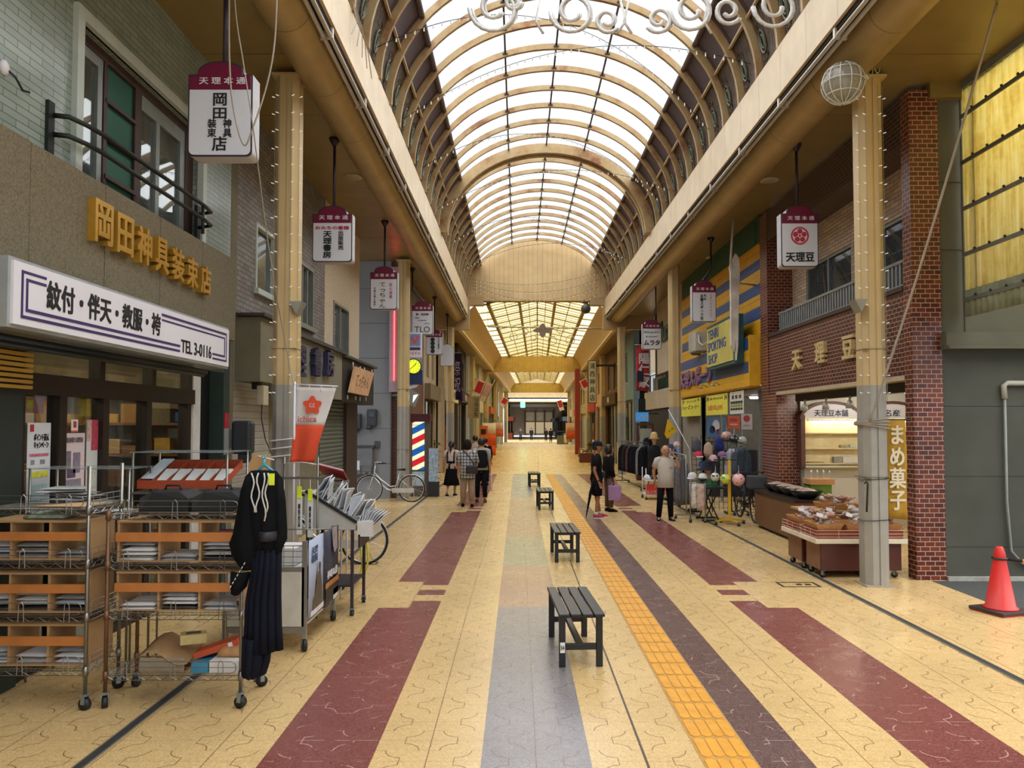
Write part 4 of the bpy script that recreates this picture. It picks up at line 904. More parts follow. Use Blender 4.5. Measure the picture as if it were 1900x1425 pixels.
for a, b, m_ in ((3.61, 3.88, 1), (3.36, 3.61, 0), (3.12, 3.36, 1), (2.84, 3.12, 0)): mb.box(4.92, 16.0, a, 4.98, 23.1, b, m_)
mb.build('front_boards', [YLW, BLU], t)
YPL = M('yellow_plain', '#d9a41c', .5); MB().box(4.9, 15.97, 2.84, 5.13, 16.03, 3.92).build('end_board', YPL, t); MB().box(4.95, 16.0, 3.87, 5.13, 23.1, 3.915).build('top_board', YPL, t); MB().box(4.93, 16.0, 2.82, 5.13, 23.1, 2.85).build('bottom_board', YPL, t)
PLT = M('purple_pink_letter', '#8d6a8c', .45, .1); EDG = M('letter_edge', '#4a3c5c', .5)
text('天理スポーツ', 3.7, .5, (4.91, 20.9, 3.33), (0, -1, 0), (0, 0, 1), PLT, t, 'lettering', .05, .03)
for k, yy in enumerate((19.6, 18.4)):
    MB().tube([(4.92, yy, 2.98), (4.8, yy, 3.05), (4.74, yy, 3.0)], .012, 5).build('lamp_arm', FRG, t); MB().lathe([(.03, .05), (.07, 0)], (4.74, yy, 2.95), 10).build('lamp_head', FRG, t)
t = thing('framed_signboard', 'framed yellow signboard with blue lettering on the striped fascia', 'sign', (4.8, 17.6, 3.36))
MB().box(4.72, 16.4, 3.36, 4.91, 18.85, 4.44).build('frame', M('sign_blue_green', '#24585e', .5), t); MB().box(4.7, 16.5, 3.43, 4.73, 18.75, 4.37).build('face', M('sign_yellow_green', '#c3b860', .5, 0, .15, 2), t)
BLT = M('blue_letter', '#2f4f82', .5)
for tx, z, wv, yc in (('TENRI', 4.2, .95, 18.15), ('SPORTING', 3.9, 1.6, 17.85), ('SHOP', 3.6, .8, 18.2)): text(tx, wv, .22, (4.699, yc, z), (0, -1, 0), (0, 0, 1), BLT, t, bold=.03)
t = thing('air_conditioner', 'white outdoor air conditioner unit above the yellow fascia', 'air conditioner', (4.95, 20.4, 3.93))
MB().box(4.7, 20.0, 3.98, 5.02, 20.8, 4.5).build('casing', M('ac_white', '#b9b9ae', .5), t, .02); MB().lathe([(.2, 0), (.2, .01)], (0, 0, 0), 16).build('fan_grille', FRG, t).matrix_local = Matrix.Translation((4.72 - 4.95, 0, 4.24 - 3.93)) @ Matrix.Rotation(-PI / 2, 4, 'Y')
MB().box(4.75, 20.05, 3.926, 5.0, 20.15, 3.98).build('foot', FRG, t); MB().box(4.75, 20.65, 3.926, 5.0, 20.75, 3.98).build('foot', FRG, t)
MB().tube([(4.8, 19.99, 4.4), (4.78, 19.9, 4.2), (4.85, 19.8, 4.1), (5.1, 19.7, 4.3)], .02, 6).build('hose', SW, t)
t = thing('projecting_sign', 'tall narrow weathered white projecting sign in front of the signboard', 'sign', (4.6, 17.0, 3.4))
a = atY(1360, 470, 16.2); P = [atY(px, py, 16.2) for px, py in ((1354, 495), (1356, 505), (1357, 640), (1363, 652), (1364, 630), (1367, 668), (1370, 640), (1371, 560), (1373, 500), (1371, 478), (1365, 470), (1361, 480), (1360, 500), (1358, 490))]
MB().prism(P, (0, .1, 0)).build('blade', M('peeling_white', '#c4beb4', .6, 0, .3, 3), t); p = atY(1355, 500, 16.25); q = atY(1361, 405, 16.25); MB().tube([p, (p + q) / 2 + Vector((.0, 0, .1)), q], .025, 6).build('upper_rod', M('peeling_white', '#c4beb4'), t)
P = [atY(px, py, 16.25) for px, py in ((1361, 480), (1365, 470), (1371, 480), (1373, 500), (1371, 520), (1366, 500), (1361, 490))]; MB().prism(P, (0, .08, 0)).build('grey_top', M('weathered_grey', '#77706e', .7), t)
p = atY(1368, 525, 16.25); MB().tube([p, (5.14, 16.25, p.z - .05)], .02, 6).build('wall_bar', FRG, t)
# sports shop inside: back wall facing the street view, ceiling, floor stock comes later
SPW = M('sports_wall', '#8a8578', .85)
struct('wall_shop', MB().box(5.2, 21.4, 0, 9, 21.5, 2.82).box(8.9, 15.95, 0, 9, 21.4, 2.82).box(5.68, 15.16, 0, 9, 15.2, 2.82), SPW, 'drab inside walls of the sports shop', 'wall')
struct('ceiling', MB().box(5.14, 15.95, 2.78, 9, 23.6, 2.84), SPW, 'ceiling of the sports shop', 'ceiling')
struct(WR, MB().box(5.14, 21.4, 0, 5.3, 23.6, 2.82), SPW, 'drab ground wall at the far end of the sports shop', 'wall')
for i, y in enumerate((17.2, 19.6)):
    t = thing('ceiling_lamp', '%s tube lamp on the sports shop ceiling' % ('near', 'far')[i], 'lamp', (6.6, y, 2.7)); MB().box(6.0, y - .09, 2.74, 7.2, y + .09, 2.78).build('housing', SW, t); MB().cyl((6.02, y, 2.71), (7.18, y, 2.71), .018, 8).build('tube', EM('sports_tube', '#f4f6ff', 22), t)
# ================================================================ MIDDLE AND FAR FACADES
def prints(c): return M('wallpaint_' + c.strip('#'), c, .8, 0, .1, 2)
def seg(sg, Ya, Yb, col, zlow, label, front, nwin=2, sign=None, x=None, ztop=6.1, wcol='#5a625f', sgl=None):
    """one house front: upper wall with windows, a sign band and a shopfront"""
    nm = ('left', 'right')[sg > 0]; X = x if x is not None else fx((Ya + Yb) / 2) + sg * 3.95
    wins = []; wd = (Yb - Ya) / (nwin * 2 + 1) if nwin else 0
    for k in range(nwin): wins.append((Ya + wd * (2 * k + 1), Ya + wd * (2 * k + 2), zlow + .75, min(ztop - .5, zlow + 2.1)))
    mb = MB(); y = Ya; xo = X + sg * .25
    for a, b, c, d in wins: mb.box(X, y, zlow, xo, a, ztop).box(X, a, zlow, xo, b, c).box(X, a, d, xo, b, ztop); y = b
    mb.box(X, y, zlow, xo, Yb, ztop); mb.box(X, Ya, 0, xo, Ya + .3, zlow).box(X, Yb - .3, 0, xo, Yb, zlow)
    mb.box(X + sg * .6, Ya, 0, X + sg * .7, Yb, ztop)
    struct('wall_' + nm, mb, prints(col), label, 'wall')
    global WN
    for i, (a, b, c, d) in enumerate(wins):
        t = thing('window_%d' % WN, 'upstairs window %s in the %s' % (('nearest', 'second', 'third')[i], label), 'window', (X, (a + b) / 2, c)); t['kind'] = 'structure'; WN += 1
        m2 = MB().box(X + sg * .08, a, c, X + sg * .14, a + .06, d).box(X + sg * .08, b - .06, c, X + sg * .14, b, d).box(X + sg * .08, a, d - .06, X + sg * .14, b, d).box(X + sg * .05, a, c, X + sg * .14, b, c + .06).box(X + sg * .09, (a + b) / 2 - .03, c, X + sg * .13, (a + b) / 2 + .03, d)
        m2.build('frame', FRG, t); MB().box(X + sg * .11, a, c, X + sg * .115, b, d).build('pane', GLS, t); MB().box(X + sg * .2, a, c, X + sg * .22, b, d).build('blind', prints(wcol), t)
    t = thing('door_%d' % WN, 'ground floor shopfront of the ' + label, 'shopfront', (X + sg * .2, (Ya + Yb) / 2, 0)); t['kind'] = 'structure'; WN += 1
    if front == 'shutter': MB().box(X + sg * .15, Ya + .3, 0, X + sg * .22, Yb - .3, zlow).build('shutter', SHP, t)
    else:
        m2 = MB(); n = max(2, int((Yb - Ya) / 1.2))
        for k in range(n + 1): yy = Ya + .3 + (Yb - Ya - .6) * k / n; m2.box(X + sg * .1, yy - .03, 0, X + sg * .16, yy + .03, zlow)
        m2.box(X + sg * .1, Ya + .3, zlow - .1, X + sg * .16, Yb - .3, zlow); m2.build('frame', FRB if front == 'dark' else FRG, t)
        MB().box(X + sg * .12, Ya + .3, 0, X + sg * .125, Yb - .3, zlow).build('glazing', GLD, t); MB().box(X + sg * .5, Ya + .3, 0, X + sg * .55, Yb - .3, zlow).build('interior', prints('#4a453c' if front == 'dark' else '#b8b4a4'), t)
    if sign:
        sc, body, tc_ = sign
        t = thing('shop_sign', sgl, 'sign', (X - sg * .12, (Ya + Yb) / 2, zlow))
        MB().box(X - sg * .22, Ya + .25, zlow - .05, X - sg * .01, Yb - .25, zlow + .5).build('board', prints(sc), t)
        if body: text(body, min(Yb - Ya - 1, .42 * len(body)), .32, (X - sg * .22, (Ya + Yb) / 2, zlow + .23), (0, -sg, 0), (0, 0, 1), prints(tc_), t)
WN = 17
LX = -3.35
# barber house
BRT = BRICK('brown_tile', 'YZ', '#63382e', '#512e27', '#8a6f60', .2, .06, .006, .5)
struct('wall_left', MB().box(-3.6, 20.8, 0, LX, 26.6, 3.5), BRT, 'brown tiled lower front of the barber house', 'wall')
struct('wall_left', MB().box(-3.6, 20.8, 3.5, LX, 26.6, 6.5), prints('#8f8a86'), 'plain upper wall of the barber house', 'wall')
seg(-1, 26.6, 30.6, '#b9a687', 3.0, 'beige house just before the end of the vault on the left', 'dark', 2, ('#7a6a52', '', '#ffffff'), x=LX, ztop=6.5, wcol='#6a675c', sgl='brown awning board of the beige house on the left')
seg(-1, 31.4, 36.5, '#a8977a', 3.1, 'tan house just after the end of the vault on the left', 'dark', 2, ('#d8d4c8', '美容室', '#5a2a4a'), sgl='pale sign band of the tan house on the left')
seg(-1, 36.6, 42.5, '#4f4a4a', 3.2, 'charcoal house with a purple banner on the left', 'dark', 1, ('#3b2a4c', '祭事用品', '#d8c8d8'), sgl='purple sign band of the charcoal house')
seg(-1, 43.5, 50, '#b5b6ad', 3.0, 'pale grey glazed house on the left', 'light', 3, ('#d9d2b8', '', '#333333'), wcol='#c8d0cc', sgl='cream sign band of the pale grey house')
seg(-1, 50.1, 56.5, '#c8c4b5', 2.9, 'off-white house on the left beyond the orange booth', 'light', 3, None, wcol='#b8c8c8')
seg(-1, 59, 67, '#9aa39a', 3.0, 'green grey house far down on the left', 'light', 3, ('#b0563a', '', '#ffffff'), sgl='rust sign band far down on the left')
seg(-1, 67.1, 76, '#b5a88c', 3.0, 'sand coloured house far down on the left', 'shutter', 3)
seg(-1, 79, 90, '#8f9488', 3.0, 'grey house at the far end on the left', 'light', 3)
# right
struct('wall_right', MB().box(5.14, 23.7, 2.62, 5.5, 30.8, 3.3), prints('#b5a68c'), 'beige balcony parapet beyond the sports shop', 'wall')
struct('wall_right', MB().box(5.9, 23.7, 0, 6.1, 30.8, 2.7), prints('#3d302a'), 'dark wall under the beige balcony', 'wall')
struct('wall_right', MB().box(5.5, 23.7, 3.3, 5.7, 30.8, 3.9).box(5.2, 23.7, 3.9, 5.7, 28.2, 6.5), prints('#b8aa92'), 'stained beige wall with green script beyond the sports shop', 'wall')
struct('wall_right', MB().box(5.6, 28.2, 3.9, 5.8, 30.8, 6.5), prints('#4f4a42'), 'dark recess of the beige house beyond the sports shop', 'wall')
seg(1, 31.4, 36.5, '#6f8287', 3.1, 'blue grey house at the end of the vault on the right', 'dark', 1, None)
seg(1, 36.6, 43, '#6b4a35', 3.1, 'brown house behind the black and white vertical sign', 'dark', 2, ('#4a3426', '神具', '#d8c8a0'), sgl='brown sign band behind the vertical sign')
seg(1, 43.5, 50, '#b58d80', 3.2, 'pink brick house on the right', 'light', 2, None)
seg(1, 50.1, 57, '#a59a86', 3.0, 'tan house beyond the pink brick one on the right', 'light', 3, ('#a83a34', '', '#ffffff'), sgl='red sign band beyond the pink brick house')
seg(1, 60, 68, '#a8977c', 3.0, 'ochre house far down on the right', 'shutter', 3, None)
seg(1, 68.1, 76, '#8d8a80', 3.0, 'grey house far down on the right', 'dark', 3, ('#b84a3c', '', '#ffffff'), sgl='red sign band far down on the right')
seg(1, 79, 90, '#a09a8c', 3.0, 'stone grey house at the far end on the right', 'light', 3, None)
for Y, sgn in [(Y, s) for Y in (43, 55.2, 67, 78, 89.5) for s in (-1, 1)]:
    nth = {43: 'first', 55.2: 'second', 67: 'third', 78: 'fourth', 89.5: 'last'}[Y]
    column(fx(Y) + sgn * 3.75, Y, 'beige and grey column, %s on the %s under the gabled roofs' % (nth, ('left', 'right')[sgn > 0]), 5.9, 2.5, .36)
# end: cross street, darker old arcade beyond
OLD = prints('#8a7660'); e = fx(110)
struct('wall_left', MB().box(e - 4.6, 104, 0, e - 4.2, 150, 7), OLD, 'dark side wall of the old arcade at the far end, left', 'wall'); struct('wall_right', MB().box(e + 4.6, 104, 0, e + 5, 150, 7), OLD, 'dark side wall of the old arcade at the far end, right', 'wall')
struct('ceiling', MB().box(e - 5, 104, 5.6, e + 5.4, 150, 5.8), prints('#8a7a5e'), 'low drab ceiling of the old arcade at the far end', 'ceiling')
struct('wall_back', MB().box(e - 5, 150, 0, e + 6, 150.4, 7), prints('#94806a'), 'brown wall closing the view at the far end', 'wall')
struct('wall_back', MB().box(e - 12, 104, 5.2, e + 12, 104.4, 9), prints('#a89878'), 'tan beam over the entrance of the old arcade', 'beam')
t = thing('tube_lamp', 'long white tube lamp across the entrance of the far arcade', 'lamp', (e, 103.8, 5.5)); MB().box(e - 4, 103.85, 5.5, e + 4, 103.98, 5.62).build('housing', SW, t); MB().cyl((e - 4, 103.8, 5.5), (e + 4, 103.8, 5.5), .08, 8).build('tube', EM('far_tube', '#fffbe8', 5), t)
t = thing('far_shopfront', 'cream lit shopfront with brown posts closing the far arcade', 'shopfront', (e, 149.8, 0))
MB().box(e - 1.5, 149.9, 2.9, e + 4.2, 150, 4.6).build('sign_panel', prints('#c9b894'), t); MB().box(e - 1.3, 149.8, .4, e + 4.0, 149.9, 2.6).build('window', EM('far_window', '#cdb890', .35), t)
for q in (-1.4, .6, 2.4, 4.1): MB().box(e + q - .12, 149.6, 0, e + q + .12, 149.85, 4.8).build('post', prints('#5a4634'), t)
for i in range(6):
    for sg in (-1, 1):
        yy = 108 + i * 7; cc = ['#7a3c30', '#48586a', '#8a7a4a', '#5c6a58', '#9a4a3c', '#3c3a44'][(i * 2 + (sg > 0)) % 6]
        x_ = e + sg * 3.9
        t = thing('shop_stall', '%s stall front in the old arcade, %s side, %s from its entrance' % ({'#7a3c30': 'brick red', '#48586a': 'slate blue', '#8a7a4a': 'mustard', '#5c6a58': 'sage', '#9a4a3c': 'rust', '#3c3a44': 'charcoal'}[cc], ('left', 'right')[sg > 0], ('first', 'second', 'third', 'fourth', 'fifth', 'sixth')[i]), 'stall', (x_, yy, 0))
        MB().box(x_ - .3, yy - 2.4, 0, x_ + .3, yy + 2.4, .9).build('counter', prints(cc), t); MB().box(x_ - .45, yy - 2.6, 2.6, x_ + .45, yy + 2.6, 3.2).build('sign_board', prints(cc), t); MB().box(x_ + sg * .3, yy - 2.4, .9, x_ + sg * .36, yy + 2.4, 2.6).build('back_panel', prints('#3a332c'), t)
        for q in (-2.3, 2.3): MB().box(x_ - .05, yy + q - .05, .9, x_ + .05, yy + q + .05, 2.6).build('post', prints('#5a5248'), t)
# ================================================================ HANGING STREET SIGNS
MAR = M('sign_maroon', '#6a0f35', .4, 0, .03, 2); SRD = M('ink_red', '#b52d42', .5); SFR = M('sign_edge_dark', '#2b2430', .5); SSD = M('sign_side_white', '#b4b4b8', .5); SFC = M('sign_face', '#cfd2da', .4, 0, .03, 1.5); INW = M('ink_white', '#d8d4d8', .5)
def outline(w_, h_, a_, r=.05):
    """sign outline: rounded bottom corners, arched crown between shoulders"""
    P = []
    for cx_, s0 in ((w_ / 2 - r, 1), (-w_ / 2 + r, -1)):
        an = [(-PI / 2 + PI / 2 * k / 4) for k in range(5)] if s0 > 0 else [(PI + PI / 2 * k / 4) for k in range(5)]
        P.append([(cx_ + r * math.cos(a), -h_ + r + r * math.sin(a)) for a in an])
    right = P[0]; left = P[1]
    crown = [(w_ * .36 * math.cos(t), .0 + a_ * (math.sin(t)) ** .8) for t in [PI * k / 14 for k in range(15)]]
    return right + [(w_ / 2, 0)] + crown + [(-w_ / 2, 0)] + left
def hanging(cx, yf, ztop, w_, h_, label, draw=None, rod=None, blank=False, rodtop=6.5):
    """cx centre, yf front plane, ztop height of the shoulders"""
    dp = .2; t = thing('hanging_sign', label, 'sign', (cx, yf + dp / 2, ztop - h_), 0, 'street signs hung along the walkways')
    O = outline(w_, h_, .13 if not blank else .13)
    MB().prism([(cx + a, yf + .01, ztop + b) for a, b in O], (0, dp - .01, 0)).build('casing', SSD, t)
    MB().prism([(cx + a, yf, ztop + b) for a, b in O], (0, .012, 0)).build('edge', SFR, t)
    k = .955
    face = [(cx + a * k, yf - .004, ztop - h_ / 2 + (b + h_ / 2) * (1 - .045 * w_ / h_)) for a, b in O]
    MB().prism(face, (0, .006, 0)).build('face', SFC, t)
    if not blank:
        hd = ztop - .17 * h_ / .9 * 1.0
        top = [(x, yf - .0065, z) for x, y, z in face if z > hd]; top = [(cx + w_ * k / 2, yf - .0065, hd)] + top + [(cx - w_ * k / 2, yf - .0065, hd)]
        MB().prism(top, (0, .003, 0)).build('header', MAR, t)
        text('天 理 本 通', w_ * .72, .068, (cx + .02, yf - .007, hd + .085), (1, 0, 0), (0, 0, 1), INW, t)
    # hanger rod
    pts = rod or [(cx, yf + .1, ztop + .1), (cx, yf + .1, rodtop)]
    MB().tube(pts, .022, 8).build('rod', SFR, t); e_ = pts[-1]
    MB().lathe([(.03, -.12), (.07, -.05), (.09, 0)], (e_[0], e_[1], e_[2]), 12).build('ceiling_cup', SFR, t)
    def W(s, u, v, w2, h2, mat=INK, vert=False, b=.02): text(s, w2 * w_, h2 * h_, (cx + (u - .5) * w_, yf - .006, ztop - v * h_), (1, 0, 0), (0, 0, 1), mat, t, vert=vert, bold=b)
    if draw: draw(W, t)
    return t
def place(pxl, pxr, pys, pyb, Y):
    a = atY(pxl, pys, Y); b = atY(pxr, pyb, Y); return (a.x + b.x) / 2, Y, a.z, b.x - a.x, a.z - b.z
def d1(W, t): W('岡', .5, .31, .2, .15); W('田', .5, .48, .2, .13); W('神具', .62, .66, .13, .22, vert=True); W('装束', .38, .66, .13, .22, vert=True); W('店', .5, .85, .22, .17)
hanging(*place(350, 467, 138, 290, 7.1), 'largest hanging sign, white with a maroon crown, beside the upstairs window', d1)
def d2(W, t): W('おみちの書籍', .5, .29, .84, .075, SRD); W('天理書房', .38, .64, .2, .55, vert=True, b=.035); W('出版販売', .72, .55, .13, .4, vert=True)
c = place(580, 653, 397, 486, 11.6); hanging(*c, 'hanging sign with red heading and two columns beside the left column', d2)
def d3(W, t): W('てっちゃん', .46, .62, .24, .68, vert=True, b=0); W('炭火焼鳥', .76, .5, .12, .42, SRD, True, 0); W('お持ち帰り専門', .17, .66, .08, .52, vert=True, b=0)
hanging(*place(687, 737, 505, 574, 16.4), 'hanging sign with brush writing in front of the neon board', d3)
def d4(W, t): W('髪・風呂案', .5, .3, .6, .07); W('Hair', .28, .42, .22, .06, b=0); W('presence', .5, .52, .4, .05, b=0); W('maker', .72, .61, .26, .05, b=0); W('TLO', .5, .82, .72, .2, b=0)
a = place(764, 803, 567, 621, 21.4); hanging(*a, 'hanging sign with three large latin letters above the yellow clock', d4, [(a[0], 21.5, a[2] + .1), (a[0], 21.5, a[2] + .16), (a[0] - .3, 21.5, a[2] + .45), (a[0] - .3, 21.5, 6.5)])
def d5(W, t):
    for k in range(4):
        o = MB().lathe([(.085, 0), (.085, .004)], (0, 0, 0), 14).build('dark_dot', M('dot_green_black', '#1d2f2a', .5), t); x, y_, z = t['_c']
    W('そのだ眼科', .78, .5, .1, .5, vert=True, b=0)
b5 = place(790, 821, 618, 658, 26.2)
t5 = hanging(*b5, 'hanging sign with four dark round marks partly behind another sign')
for k in range(4):
    z = b5[2] - b5[4] * (.3 + .18 * k); MB().prism([(b5[0] - .05 + .075 * math.cos(q), 26.19, z + .075 * math.sin(q)) for q in [2 * PI * i / 14 for i in range(14)]], (0, .006, 0)).build('dark_dot', M('dot_green_black', '#1d2f2a', .5), t5)
text('そのだ眼科', .06, .42, (b5[0] + .16, 26.194, b5[2] - b5[4] * .45), (1, 0, 0), (0, 0, 1), INK, t5, vert=True)
hanging(*place(817, 842, 644, 679, 30.3), 'blank grey hanging sign near the end of the vault on the left', None, None, True)
def d6(W, t):
    W('天理豆', .5, .82, .76, .17, b=.03)
r1 = place(1449, 1519, 396, 495, 11.85); t = hanging(*r1, 'hanging sign with a red flower crest in front of the brick shop', d6)
def crest(cx_, yy, cz, R, t):
    ring = [[(cx_ + (R + d) * math.cos(q), yy - e_, cz + (R + d) * math.sin(q)) for d, e_ in ((-.012, 0), (.012, 0), (.012, .004), (-.012, .004))] for q in [2 * PI * i / 24 for i in range(25)]]
    MB().loft(ring, smooth=False).build('crest_ring', SRD, t)
    for k in range(5):
        q = PI / 2 + 2 * PI * k / 5; MB().prism([(cx_ + R * .55 * math.cos(q) + R * .31 * math.cos(i * PI / 7), yy - .004, cz + R * .55 * math.sin(q) + R * .31 * math.sin(i * PI / 7)) for i in range(14)], (0, .004, 0)).build('crest_petal', SRD, t)
    MB().prism([(cx_ + R * .15 * math.cos(i * PI / 5), yy - .005, cz + R * .15 * math.sin(i * PI / 5)) for i in range(10)], (0, .004, 0)).build('crest_centre', SRD, t)
crest(r1[0], r1[1] - .004, r1[2] - r1[4] * .42, .13, t)
def d7(W, t): W('天理スポーツ社', .4, .6, .13, .7, vert=True, b=.03); W('KK', .55, .32, .1, .16, vert=True); W('スポーツショップ', .78, .55, .1, .64, SRD, True, 0)
r2 = place(1284, 1329, 530, 597, 17.9); hanging(*r2, 'hanging sign with a vertical sports shop name beside the yellow siding', d7, [(r2[0], 18, r2[2] + .1), (r2[0], 18, r2[2] + .15), (r2[0] + .2, 18, r2[2] + .42), (r2[0] + .2, 18, 6.5)])
def d8(W, t): W('MENS and LADYS', .5, .32, .86, .09, M('ink_green', '#3f9a8a', .5)); W('おしゃれショップ', .5, .5, .62, .06); W('ムラタ', .5, .74, .84, .2, b=.035)
r3 = place(1192, 1227, 601, 648, 23.6); hanging(*r3, 'hanging sign with bold katakana near the red banner', d8, [(r3[0], 23.7, r3[2] + .1), (r3[0], 23.7, r3[2] + .15), (r3[0] + .15, 23.7, r3[2] + .55), (r3[0] + .15, 23.7, 6.5)])
# vertical shop sign further down on the right
a = atY(1091, 669, 38.9); b = atY(1107, 748, 38.9)
t = thing('vertical_sign', 'white vertical sign with five black characters down the right side', 'sign', ((a.x + b.x) / 2, 39, b.z)); MB().box(a.x, 38.9, b.z, b.x, 39.15, a.z).build('casing', SFR, t); MB().box(a.x + .03, 38.88, b.z + .03, b.x - .03, 38.91, a.z - .03).build('face', M('sign_cream', '#c9c4b2', .5), t)
text('浦西神具店', .27, 1.95, ((a.x + b.x) / 2, 38.878, (a.z + b.z) / 2), (1, 0, 0), (0, 0, 1), INK, t, vert=True, sl=1.25); MB().box(b.x, 38.95, a.z - .3, b.x + 1.0, 39.05, a.z - .2).build('bracket', SFR, t)
# red banner
a = atY(1180, 640, 29); b = atY(1204, 725, 29)
t = thing('hanging_banner', 'red vertical banner with white characters below the katakana sign', 'banner', ((a.x + b.x) / 2, 29, b.z)); RDB = M('banner_red', '#b53a3e', .8, 0, .1, 3)
MB().sheet([[(a.x + (b.x - a.x) * i / 6, 29 + .03 * math.sin(i * 1.4 + j * .8), a.z + (b.z - a.z) * j / 8) for i in range(7)] for j in range(9)], .01).build('cloth', RDB, t); text('陽仁家', .4, 1.3, ((a.x + b.x) / 2 + .05, 28.94, (a.z + b.z) / 2 - .1), (1, 0, 0), (0, 0, 1), INW, t, vert=True, bold=.03); MB().cyl((a.x - .05, 29, a.z), (b.x + .9, 29, a.z), .02, 6).build('pole', FRG, t); MB().box(a.x + .02, 28.9, b.z + .35, (a.x + b.x) / 2 + .03, 28.93, b.z + .75).build('black_patch', M('patch_black', '#26222a', .7), t)
t = thing('script_sign', 'dark green raised script on the stained beige wall', 'sign', (5.18, 26, 4.9)); text('Mura', 2.0, .75, (5.19, 26.6, 5.35), (0, -1, 0), (0, .15, 1), M('script_green', '#27463a', .5), t, 'lettering', .05, .03)
t = thing('balcony_rail', 'thin dark railing with green netting on the beige balcony', 'railing', (5.3, 27, 3.3))
mb = MB(); y = 23.8
while y < 30.7: mb.box(5.28, y, 3.3, 5.3, y + .02, 3.95); y += .3
mb.build('bars', IRN, t); MB().box(5.27, 23.8, 3.95, 5.31, 30.7, 3.98).build('top_rail', IRN, t); MB().sheet([[(5.33 + .03 * random.random(), 25 + j * .3, 3.3 + i * .15) for j in range(14)] for i in range(4)], .01).build('netting', M('green_netting', '#2f4a3c', .9), t)
# clock and signs of the barber house
a = atY(767.5, 680, 20.85)
t = thing('wall_clock', 'round yellow clock on a dark blue housing beside the left column', 'clock', a)
R = .19; MB().prism([(a.x + (R + .03) * math.cos(q), 20.84, a.z + (R + .03) * math.sin(q)) for q in [2 * PI * i / 24 for i in range(24)]], (0, .12, 0)).build('rim', M('clock_blue', '#1f3560', .5), t)
MB().prism([(a.x + R * math.cos(q), 20.825, a.z + R * math.sin(q)) for q in [2 * PI * i / 24 for i in range(24)]], (0, .02, 0)).build('dial', EM('clock_yellow', '#c9d42a', .75), t)
MB().bar((a.x, 20.815, a.z), (a.x - .11, 20.815, a.z - .09), .014, .01, up=(0, 1, 0)).build('hour_hand', INK, t); MB().bar((a.x, 20.812, a.z), (a.x + .08, 20.812, a.z + .09), .02, .01, up=(0, 1, 0)).build('minute_hand', INK, t)
for k in range(12): q = 2 * PI * k / 12; MB().cbox((a.x + .155 * math.cos(q), 20.82, a.z + .155 * math.sin(q)), (.018, .012, .018)).build('hour_mark', INK, t)
MB().box(a.x - .2, 20.86, a.z - .5, a.x + .24, 21.0, a.z - .1).build('housing', M('clock_blue', '#1f3560'), t); MB().box(-3.36, 20.9, a.z - .1, a.x, 20.98, a.z + .05).build('arm', FRG, t)
b = atY(768, 640, 20.85); t = thing('logo_sign', 'white sign with a blue and red mark above the yellow clock', 'sign', b); MB().box(b.x - .2, 20.84, b.z - .35, b.x + .22, 20.92, b.z + .35).build('panel', SW, t)
MB().box(b.x - .16, 20.825, b.z - .02, b.x + .18, 20.84, b.z + .3).build('blue_square', M('logo_blue', '#7d8cc0', .5), t); MB().prism([(b.x - .1, 20.82, b.z + .22), (b.x - .02, 20.82, b.z + .22), (b.x + .02, 20.82, b.z + .12), (b.x + .1, 20.82, b.z + .26), (b.x + .15, 20.82, b.z + .22), (b.x + .05, 20.82, b.z + .02), (b.x, 20.82, b.z + .02)], (0, .01, 0)).build('red_mark', M('logo_red', '#c25a5a', .5), t)
MB().box(b.x - .16, 20.825, b.z - .14, b.x + .18, 20.84, b.z - .07).build('navy_bar', PUR, t); text('ワタナベ', .32, .09, (b.x + .01, 20.838, b.z - .24), (1, 0, 0), (0, 0, 1), SRD, t); MB().box(-3.36, 20.86, b.z + .1, b.x - .15, 20.9, b.z + .16).build('arm', FRG, t)
c = atY(769, 712, 20.9); t = thing('small_sign', 'small white pointed sign below the yellow clock', 'sign', c); MB().prism([(c.x - .2, 20.88, c.z + .02), (c.x + .22, 20.88, c.z + .1), (c.x + .05, 20.88, c.z - .1), (c.x - .2, 20.88, c.z - .16)], (0, .08, 0)).build('panel', SW, t); text('ヘアー', .22, .07, (c.x - .05, 20.875, c.z - .02), (1, 0, 0), (.0, 0, 1), INK, t); MB().box(-3.36, 20.9, c.z - .05, c.x - .18, 20.94, c.z).build('arm', FRG, t)
c = atY(757, 735, 20.75); t = thing('wall_lantern', 'small projecting lantern with a bright pane beside the left column', 'lamp', c); MB().prism([(c.x - .05, 20.7, c.z - .2), (c.x + .2, 20.7, c.z - .3), (c.x + .32, 20.7, c.z + .05), (c.x + .05, 20.7, c.z + .2)], (0, .1, 0)).build('body', FRG, t); MB().prism([(c.x + .14, 20.69, c.z - .18), (c.x + .28, 20.69, c.z + .04), (c.x + .16, 20.69, c.z + .02)], (0, .02, 0)).build('pane', EM('lantern_white', '#fff6e8', 1.6), t); MB().box(-3.5, 20.72, c.z, c.x, 20.78, c.z + .05).build('arm', FRG, t)
